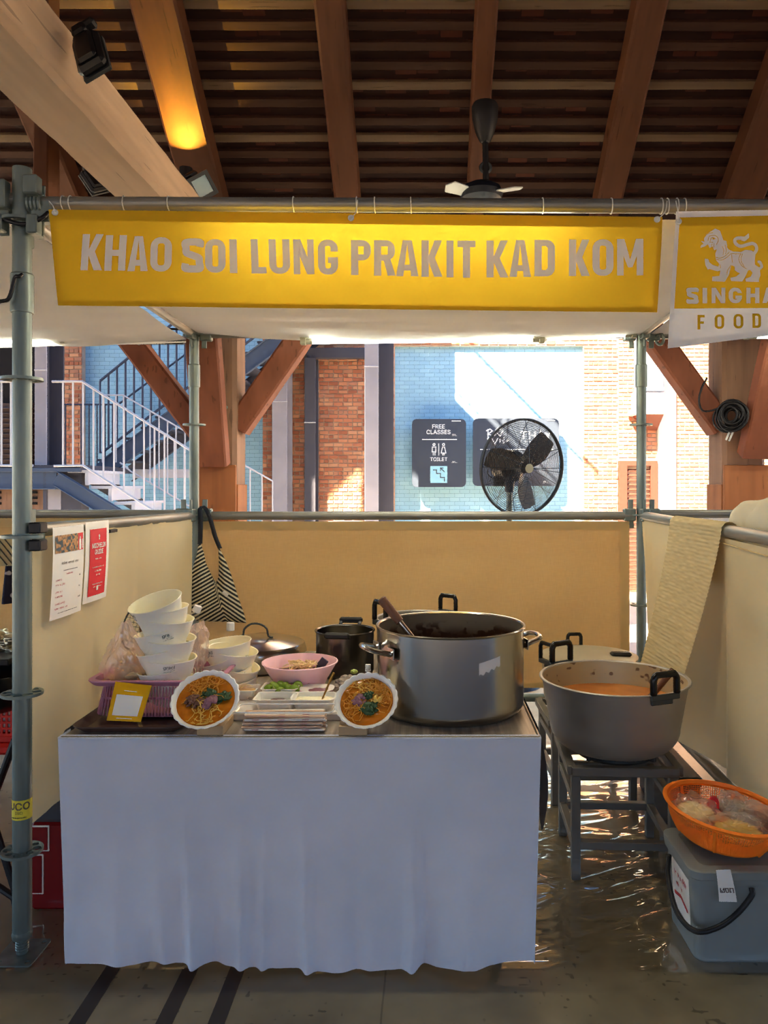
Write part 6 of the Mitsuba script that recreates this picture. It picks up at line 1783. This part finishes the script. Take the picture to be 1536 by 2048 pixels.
put('tag_print', trimesh.Trimesh(tagpt(u_, v_, 0.0015), m.faces, process=False), 'm_ink', t)

t = thing('orange_basket', 'round orange perforated plastic basket of bagged food on the grey cooler', 'basket')
oc, Ro, Rb, ho = A([0.995, 2.585, kz + 0.003]), 0.188, 0.135, 0.105
tilt = trimesh.transformations.translation_matrix(oc) @ trimesh.transformations.rotation_matrix(0.10, [0, 1, 0]) @ trimesh.transformations.rotation_matrix(0.06, [1, 0, 0]) @ trimesh.transformations.translation_matrix([0, 0, 0.016])
def tr(m): m = m.copy(); m.apply_transform(tilt); return m
rad = lambda k: Rb + (Ro - Rb) * (1 - (1 - k) ** 1.6)
put('rim', tr(lathe([(rad(.86), ho * .86), (rad(.86) + .003, ho * .86), (Ro + .004, ho * .93), (Ro + .013, ho * .985), (Ro + .014, ho), (Ro, ho + .003), (rad(.9) - .003, ho * .93), (rad(.86), ho * .86)], n=80)), 'm_orange', t, smooth=35)
put('base', tr(lathe([(0, 0), (Rb - .004, 0), (rad(.10), ho * .10), (rad(.10) - .003, ho * .11), (Rb - .01, .006), (0, .006)], n=80)), 'm_orange', t, smooth=35)
bars = []
for k in range(150):
    a = k / 150 * 2 * PI
    if k % 25 == 0: continue
    bars.append(tube([((rad(q)) * math.cos(a), rad(q) * math.sin(a), ho * q) for q in np.linspace(.08, .88, 7)], 0.0013, 4, cap=False))
for q in np.linspace(.12, .86, 15):
    bars.append(ring((0, 0, ho * q), rad(q), 0.0012, 4, 72))
for k in range(6):
    a = k * PI / 3
    bars.append(tube([((rad(q)) * math.cos(a), rad(q) * math.sin(a), ho * q) for q in np.linspace(.08, .88, 7)], 0.006, 6, cap=False))
put('lattice', tr(cat_(bars)), 'm_orange', t, kind='stuff')
inside = [('m_cracker', (-.09, .02, .06), (.06, .06, .03), 61), ('m_noodle_pale', (.02, -.07, .055), (.075, .05, .028), 62), ('m_meat', (.10, .0, .06), (.06, .07, .03), 63), ('m_red', (-.02, .05, .075), (.022, .012, .04), 64), ('m_napkin', (.06, .07, .065), (.05, .05, .03), 65)]
labs = ['clear bag of pale crackers at the left in the orange basket', 'clear bag of yellow food at the front of the orange basket', 'clear bag of brown food at the right in the orange basket', 'small red packet in the middle of the orange basket', 'clear bag of grey food at the back of the orange basket']
for (m_, p_, s_, sd), lb_ in zip(inside, labs):
    if sd == 64:
        solo('packet', tr(crumple(p_, s_, sd, .15, 3)), m_, lb_, 'packet', smooth=True); continue
    k = thing('food_bag', lb_, 'bag', 'bags of food in the orange basket')
    put('content', tr(crumple(p_, s_, sd, .3, 3)), m_, k, smooth=True)
    put('film', tr(crumple(A(p_) + A([0, 0, .012]), A(s_) * 1.25 + A([0, 0, .012]), sd + 30, .35, 4)), 'm_boxfilm', k, smooth=True)

# black wire shelf lying on the floor at the right
t = thing('wire_tray', 'dark wire tray leaning on the floor between the stand and the orange basket', 'tray')
p00, p10, p01, p11 = A([0.93, 2.72, .20]), A([1.16, 2.74, .22]), A([0.985, 3.2, .06]), A([1.16, 3.2, .08])
put('frame', cat_(*[beam(a, b, .02, .03, .003) for a, b in ((p00, p10), (p00, p01), (p01, p11), (p10, p11))]), 'm_stand', t)
put('wires', cat_(*[rod(p00 + (p01 - p00) * k, p10 + (p11 - p10) * k, .003, 5) for k in np.linspace(.03, .97, 18)]), 'm_iron', t)
put('leg', cat_(rod(p00, A([p00[0], p00[1], 0]), .008, 8), rod(p10, A([p10[0], p10[1], 0]), .008, 8), rod(p01, A([p01[0], p01[1], 0]), .008, 8), rod(p11, A([p11[0], p11[1], 0]), .008, 8)), 'm_stand', t)
solo('black_crate', cat_(rbox(1.06, 1.17, 3.25, 3.8, 0.0, .25, .01), rbox(1.05, 1.175, 3.24, 3.81, .22, .26, .008)), 'm_black', 'black crate on the floor against the right side curtain', 'crate')

# red cooler behind the left post
t = thing('red_cooler', 'dark red cooler box on the floor behind the front left post', 'cooler')
put('body', rbox(-1.385, -1.225, 2.70, 3.05, 0.0, .31, .012), 'm_coolred', t)
put('lid', rbox(-1.39, -1.22, 2.69, 3.06, .31, .385, .015), 'm_undercloth', t)
put('lid_top', rbox(-1.385, -1.225, 2.70, 3.05, .384, .405, .012), 'm_coolred', t)
put('label', cat_(rbox(-1.38, -1.315, 2.697, 2.702, .21, .30, .001), rbox(-1.38, -1.335, 2.697, 2.702, .06, .20, .001)), 'm_paper', t, label='white bordered labels')
put('label_face', cat_(rbox(-1.375, -1.32, 2.694, 2.699, .215, .295, .001), rbox(-1.375, -1.34, 2.694, 2.699, .065, .195, .001)), 'm_coolred', t)

# ---------------------------------------------------------------- neighbouring stall at the left
t = thing('rear_curtain', 'tan curtain across the back of the neighbouring stall behind the front left post', 'curtain')
put('cloth', grid(lambda u, v: (-3.4 + (3.4 + XL - 0.03) * u, YB + wr(u, v, .012, 4, 1.5, 43), .43 + .885 * v), 60, 30), 'm_curtain', t, smooth=True)
put('top_hem', grid(lambda u, v: (-3.4 + (3.4 + XL - 0.03) * u, YB - .015 + 0 * u, 1.262 + .05 * v), 40, 3), 'm_curtain_hem', t, smooth=True)
t = thing('side_table', 'low table of the neighbouring stall with a black edge at the left border', 'table')
sx = lambda px, Y: (px - CX) * Y / F
put('top', rbox(-2.6, sx(30, 3.0), 2.95, 3.5, .80, .825, .003), 'm_black', t)
for x in (-2.5, sx(24, 3.0)):
    for y in (3.30, 3.46): put('leg', rod((x, y, 0), (x, y, .80), .014, 8), 'm_black', t)
for k, (px, py, s_) in enumerate(((8, 1291, .05), (22, 1280, .05), (26, 1301, .045), (-4, 1275, .055))):
    solo('foil_packet', crumple(P(px, py, 3.12), (s_, s_ * .8, s_ * .62), 71 + k, .3, 3), 'm_foil', ['crumpled foil parcel at the far left edge on the black table', 'upper foil parcel just left of the front post', 'lower foil parcel touching the front left post', 'highest foil parcel at the left picture edge'][k], 'foil parcel', smooth=True)
c = A([sx(36, 2.98), 2.9, .64])
solo('black_wok', lathe([(0, 0), (.05, .005), (.10, .04), (.135, .10), (.15, .155), (.146, .155), (.13, .10), (.095, .045), (0, .008)], c + A([-.03, 0, 0]), 48), 'm_black_gloss', 'black wok hanging below the foil parcels behind the front left post', 'wok', smooth=40)
t = thing('red_crate', 'red perforated plastic crate on the low stool behind the front left post', 'crate')
cx_, cy_ = sx(-40, 2.95), 2.93
bars = []
for z in np.linspace(.54, .70, 8): bars.append(rbox(cx_ - .17, cx_ + .17, cy_ - .003, cy_ + .003, z, z + .009, .001))
for x in np.linspace(cx_ - .17, cx_ + .17, 19): bars.append(rbox(x - .0045, x + .0045, cy_ - .003, cy_ + .003, .54, .705, .001))
put('front', cat_(bars), 'm_redplastic', t)
put('shell', cat_(rbox(cx_ - .175, cx_ + .175, cy_ - .008, cy_ + .27, .70, .735, .003), rbox(cx_ - .17, cx_ + .17, cy_ - .004, cy_ + .26, .515, .54, .003), rbox(cx_ - .175, cx_ - .165, cy_, cy_ + .26, .52, .71, .002), rbox(cx_ + .165, cx_ + .175, cy_, cy_ + .26, .52, .71, .002), rbox(cx_ - .17, cx_ + .17, cy_ + .25, cy_ + .26, .52, .71, .002)), 'm_redplastic', t)
put('liner', rbox(cx_ - .155, cx_ + .155, cy_ + .02, cy_ + .24, .545, .715, .01), 'm_paper', t, label='pale lining')
t = thing('red_stool', 'red plastic stool below the red crate at the left edge', 'stool')
put('seat', rbox(cx_ - .19, cx_ + .19, cy_ - .02, cy_ + .30, .47, .513, .012), 'm_redplastic', t)
for a in (-1, 1):
    for b in (0, 1): put('leg', beam((cx_ + a * .16, cy_ + .02 + b * .24, .47), (cx_ + a * .18, cy_ + b * .28, 0), .05, .03, .006), 'm_redplastic', t)
t = thing('folding_stand', 'black folding stand legs crossing behind the foot of the front left post', 'stand')
put('leg', rod(P(-30, 1590, 2.75), P(36, 1800, 2.72), .012, 10), 'm_black', t)
put('leg', rod(P(36, 1800, 2.72), P(-60, 1735, 2.78), .012, 10), 'm_black', t)
put('leg', rod(P(30, 1480, 2.85), P(-30, 1640, 2.86), .014, 10), 'm_black', t)
put('foot', rod(P(28, 1795, 2.72), A([P(33, 1, 2.72)[0], 2.72, 0]), .012, 10), 'm_black', t)
t = thing('straw_fan', 'cream woven fan with dark ribs hanging behind the front left post', 'fan')
m = grid(lambda u, v: np.stack([P(-14 + 0, 1075, 3.4)[0] + (.10 * u + .02), 3.4 + .02 * u, P(0, 1075, 3.4)[2] - .13 * v - .03 * u], 1) if False else np.stack([sx(-16, 3.4) + .11 * u, 3.4 + .02 * u, EYE + (CY - 1078) * 3.4 / F - .12 * v - 0 * u], 1), 6, 6)
put('leaf', m, 'm_straw', t)
put('rib', cat_(*[rod((sx(-16, 3.4) + .11 * k - .04, 3.395, EYE + (CY - 1078) * 3.4 / F), (sx(-16, 3.4) + .11 * k + .05, 3.40, EYE + (CY - 1130) * 3.4 / F), .003, 5) for k in (.15, .4, .65, .9)]), 'm_black', t)
m = grid(lambda u, v: (sx(12, 3.45) - .02 * v + .07 * u, 3.45 - .02 * np.sin(u * 6), EYE + (CY - 1118) * 3.45 / F - .20 * v + .07 * u * (1 - v)), 14, 14)
solo('floral_cloth', m, 'm_floral', 'dark floral cloth hanging behind the front left post', 'cloth', smooth=True)

# right neighbour: rear curtain beyond the person
t = thing('rear_curtain', 'grey-white cloth across the back of the neighbouring stall at the right', 'curtain')
put('cloth', grid(lambda u, v: (XR + .06 + 1.9 * u, YB + wr(u, v, .012, 4, 1.5, 53), .43 + .905 * v), 40, 20), 'm_canopy', t, smooth=True)

# ---------------------------------------------------------------- big fan in the courtyard
FY = 5.62
t = thing('pedestal_fan', 'large black pedestal fan standing behind the tan curtain in front of the signs', 'fan')
fc_ = P(1045, 935, FY)
RF = 0.352
yaw = math.radians(26)
fd = A([math.sin(yaw), -math.cos(yaw), -0.10]); fd /= np.linalg.norm(fd)
fu = np.cross(fd, [0, 0, 1.0]); fu /= np.linalg.norm(fu); fw = np.cross(fu, fd)
def gp(r, a, s):      # point of the cage: s=+1 front, -1 back
    d = 0.085 * (1 - (r / RF) ** 2) if s > 0 else -0.10 * (1 - (r / RF) ** 3)
    return fc_ + fd * d + r * (math.cos(a) * fu + math.sin(a) * fw)
put('rim', cat_(ring(fc_ + fd * .006, RF, .008, 8, 72, axis=fd), ring(fc_ - fd * .012, RF * .995, .006, 8, 72, axis=fd)), 'm_fanwire', t, smooth=True)
ws = []
for r in np.linspace(.07, RF - .012, 24):
    d = 0.085 * (1 - (r / RF) ** 2); ws.append(ring(fc_ + fd * d, r, .0021, 4, 64, axis=fd))
put('front_guard', cat_(ws, *[tube([gp(r, a, 1) for r in np.linspace(.03, RF, 8)], .0024, 4) for a in np.arange(16) * 2 * PI / 16]), 'm_fanwire', t)
ws = []
for r in np.linspace(.10, RF - .012, 20):
    d = -0.10 * (1 - (r / RF) ** 3); ws.append(ring(fc_ + fd * d, r, .0012, 4, 56, axis=fd))
put('rear_guard', cat_(ws, *[tube([gp(r, a, -1) for r in np.linspace(.06, RF, 8)], .0024, 4) for a in np.arange(12) * 2 * PI / 12 + .1]), 'm_fanwire', t)
put('badge', tube([fc_ + fd * .088, fc_ + fd * .094], [.034, .032], 24), 'm_tube_cap', t, label='round pale badge')
put('motor', cat_(tube([fc_ - fd * .10, fc_ - fd * .115, fc_ - fd * .26, fc_ - fd * .31], [.07, .115, .12, .08], 24), tube([fc_ - fd * .18 - A([0, 0, .05]), fc_ - fd * .18 - A([0, 0, .20])], [.05, .03], 16)), 'm_fanmotor', t, smooth=35)
put('hub', tube([fc_ - fd * .05, fc_ + fd * .03], [.05, .04], 20), 'm_fanmotor', t, smooth=35)
for k in range(3):
    a = math.radians(130 + 120 * k)
    def bl(u, v):
        r = .045 + (RF - .085) * u
        w = .055 + .075 * np.sin(np.clip(u, 0, 1) * PI * .8)
        ang = a + (v - .35) * w / np.maximum(r, .06) * 1.25
        return fc_ + r[:, None] * (np.cos(ang)[:, None] * fu + np.sin(ang)[:, None] * fw) + fd[None] * ((v - .5) * .07 * (1 - .4 * u) - .01)[:, None]
    put('blade', grid(bl, 16, 8), 'm_blade', t, smooth=True)
pb_ = fc_ - fd * .18
put('pole', rod((pb_[0], pb_[1], .05), (pb_[0], pb_[1], fc_[2] - .15), .022, 16), 'm_galv', t, smooth=40)
put('base', lathe([(0, .06), (.04, .055), (.22, .03), (.24, .0), (0, 0)], (pb_[0], pb_[1], 0.0), 40), 'm_black', t, smooth=30)
put('control_box', cat_(beam(pb_ + A([-.12, .03, -.12]), pb_ + A([-.02, .03, -.12]), .05, .07, .006), tube(smooth_path([pb_ + A([-.12, .03, -.1]), pb_ + A([-.16, .03, -.06]), pb_ + A([-.155, .03, -.02])]), .004, 6)), 'm_black', t)

# ---------------------------------------------------------------- person behind the right side curtain
def hullchain(bones):
    out = None
    for (a, ra), (b, rb) in bones:
        sp = [m3.Manifold.sphere(r, 24).translate(tuple(map(float, p))) for p, r in ((a, ra), (b, rb))]
        h_ = m3.Manifold.batch_hull(sp)
        out = h_ if out is None else out + h_
    return out


def soft(man, l=.018, it=12):
    m = man.refine_to_length(l).to_mesh()
    tm = trimesh.Trimesh(m.vert_properties[:, :3], m.tri_verts)
    trimesh.smoothing.filter_taubin(tm, iterations=it)
    return tm


t = thing('person', 'person in a beige shirt and glasses bending behind the right side bar', 'person')
pv = A([1.56, 3.18, .90])           # pelvis
nk = A([1.44, 3.06, 1.405])         # base of neck, bent forward
hd = A([1.455, 2.965, 1.575])
ls, rs = A([1.345, 3.15, 1.345]), A([1.64, 2.98, 1.36])
le, re = A([1.30, 3.02, 1.09]), A([1.70, 2.78, 1.12])
lh, rh = A([1.40, 2.83, .99]), A([1.56, 2.66, 1.0])
body = hullchain([((pv, .145), (pv * .5 + nk * .5, .15)), ((pv * .5 + nk * .5, .15), (nk - A([0, 0, .09]), .14)), ((ls, .068), (nk - A([0, 0, .05]), .085)), ((rs, .068), (nk - A([0, 0, .05]), .085)), ((nk - A([0, 0, .05]), .08), (nk + (hd - nk) * .45, .055)), ((nk + (hd - nk) * .4, .053), (hd, .06)),
                  ((ls, .06), (le, .046)), ((rs, .06), (re, .046)), ((le, .044), (lh, .03)), ((re, .044), (rh, .03))])
legs = hullchain([((pv + A([-.08, 0, 0]), .10), (pv + A([-.09, -.03, -.42]), .062)), ((pv + A([-.09, -.03, -.42]), .06), (pv + A([-.09, .02, -.82]), .042)), ((pv + A([.08, 0, 0]), .10), (pv + A([.09, -.03, -.42]), .062)), ((pv + A([.09, -.03, -.42]), .06), (pv + A([.09, .02, -.82]), .042)), ((pv + A([-.09, .02, -.84]), .045), (pv + A([-.10, -.14, -.86]), .035)), ((pv + A([.09, .02, -.84]), .045), (pv + A([.10, -.14, -.86]), .035))])
skull = hullchain([((hd + A([0, .01, .03]), .088), (hd + A([0, -.035, -.05]), .062)), ((hd + A([0, -.03, -.04]), .06), (hd + A([0, -.05, -.085]), .035)), ((hd + A([0, -.095, -.01]), .012), (hd + A([0, -.11, -.035]), .014))])
hands = None
for h0, e0, sg in ((lh, le, 1), (rh, re, -1)):
    d = h0 - e0; d /= np.linalg.norm(d); s = np.cross(d, [0, 0, 1]); s /= np.linalg.norm(s); dn_ = A([0, 0, -1.0])
    pal = hullchain([((h0 + d * .02 - s * .02, .016), (h0 + d * .08 - s * .028, .012)), ((h0 + d * .02 + s * .02, .016), (h0 + d * .08 + s * .028, .012))]) + m3.Manifold.batch_hull([m3.Manifold.sphere(.014, 16).translate(tuple(map(float, h0 + d * a + s * b))) for a in (.02, .08) for b in (-.024, .024)])
    for k, ln in enumerate((.062, .07, .066, .052)):
        r0 = h0 + d * .08 + s * (-.027 + .018 * k); r1 = r0 + d * ln * .5 + dn_ * .012; r2 = r1 + d * ln * .35 + dn_ * .03
        pal = pal + hullchain([((r0, .0095), (r1, .0088)), ((r1, .0088), (r2, .008))])
    th0 = h0 + d * .025 - s * .026 * sg
    pal = pal + hullchain([((th0, .012), (th0 + d * .03 - s * .025 * sg, .010)), ((th0 + d * .03 - s * .025 * sg, .010), (th0 + d * .055 - s * .03 * sg + dn_ * .01, .009))])
    hands = pal if hands is None else hands + pal
flesh = soft(body + legs + skull, .02, 14)
put('body', cat_(flesh, soft(hands, .006, 6)), 'm_skin', t, smooth=True)
shirt = hullchain([((pv + A([0, 0, .02]), .168), (pv * .5 + nk * .5, .172)), ((pv * .5 + nk * .5, .172), (nk - A([0, 0, .10]), .158)), ((ls, .088), (nk - A([0, 0, .055]), .10)), ((rs, .088), (nk - A([0, 0, .055]), .10)), ((ls, .085), (ls * .35 + le * .65, .068)), ((rs, .085), (rs * .35 + re * .65, .068))])
sm = soft(shirt, .02, 8)
sm.vertices += sm.vertex_normals * ((meshkit.fbm(sm.vertices * [14, 14, 6], 3, 5) - .5) * .03)[:, None]
put('shirt', sm, 'm_shirt', t, smooth=True)
put('trousers', soft(hullchain([((pv + A([-.06, 0, -.02]), .15), (pv + A([.06, 0, -.02]), .15)), ((pv + A([-.085, 0, -.04]), .118), (pv + A([-.09, -.03, -.42]), .08)), ((pv + A([-.09, -.03, -.42]), .08), (pv + A([-.09, .02, -.80]), .066)), ((pv + A([.085, 0, -.04]), .118), (pv + A([.09, -.03, -.42]), .08)), ((pv + A([.09, -.03, -.42]), .08), (pv + A([.09, .02, -.80]), .066))]), .025, 8), 'm_trousers', t, smooth=True)
hair = hullchain([((hd + A([0, .02, .045]), .095), (hd + A([0, .03, -.02]), .085)), ((hd + A([0, -.03, .07]), .065), (hd + A([0, .02, .05]), .09))]) - hullchain([((hd + A([0, -.10, -.02]), .085), (hd + A([0, -.09, -.12]), .08))])
put('hair', soft(hair, .02, 6), 'm_hair', t, smooth=True)
gl = [hd + A([sx_ * .036, -.098, .0]) for sx_ in (-1, 1)]
put('glasses', cat_(*[ring(g_, .022, .0022, 6, 24, axis=(0, 1, 0)) for g_ in gl], rod(gl[0] + A([.02, 0, 0]), gl[1] - A([.02, 0, 0]), .002, 6), rod(gl[0] - A([.022, 0, 0]), hd + A([-.088, .02, .0]), .0022, 6), rod(gl[1] + A([.022, 0, 0]), hd + A([.088, .02, .0]), .0022, 6)), 'm_black', t)
for g_ in gl: put('eye', sphere(g_ + A([0, .018, 0]), .011, 2), 'm_paper', t, smooth=True)
put('mouth', sphere(hd + A([0, -.083, -.072]), .018, 2, (1, .3, .3)), 'm_inkred', t, smooth=True)
for sg in (-1, 1): put('ear', sphere(hd + A([sg * .086, .01, -.01]), .026, 2, (.35, .7, 1)), 'm_skin', t, smooth=True)
put('shoe', soft(hullchain([((pv + A([-.09, .03, -.855]), .045), (pv + A([-.10, -.15, -.862]), .038))]), .02, 4), 'm_black', t, smooth=True)
put('shoe', soft(hullchain([((pv + A([.09, .03, -.855]), .045), (pv + A([.10, -.15, -.862]), .038))]), .02, 4), 'm_black', t, smooth=True)
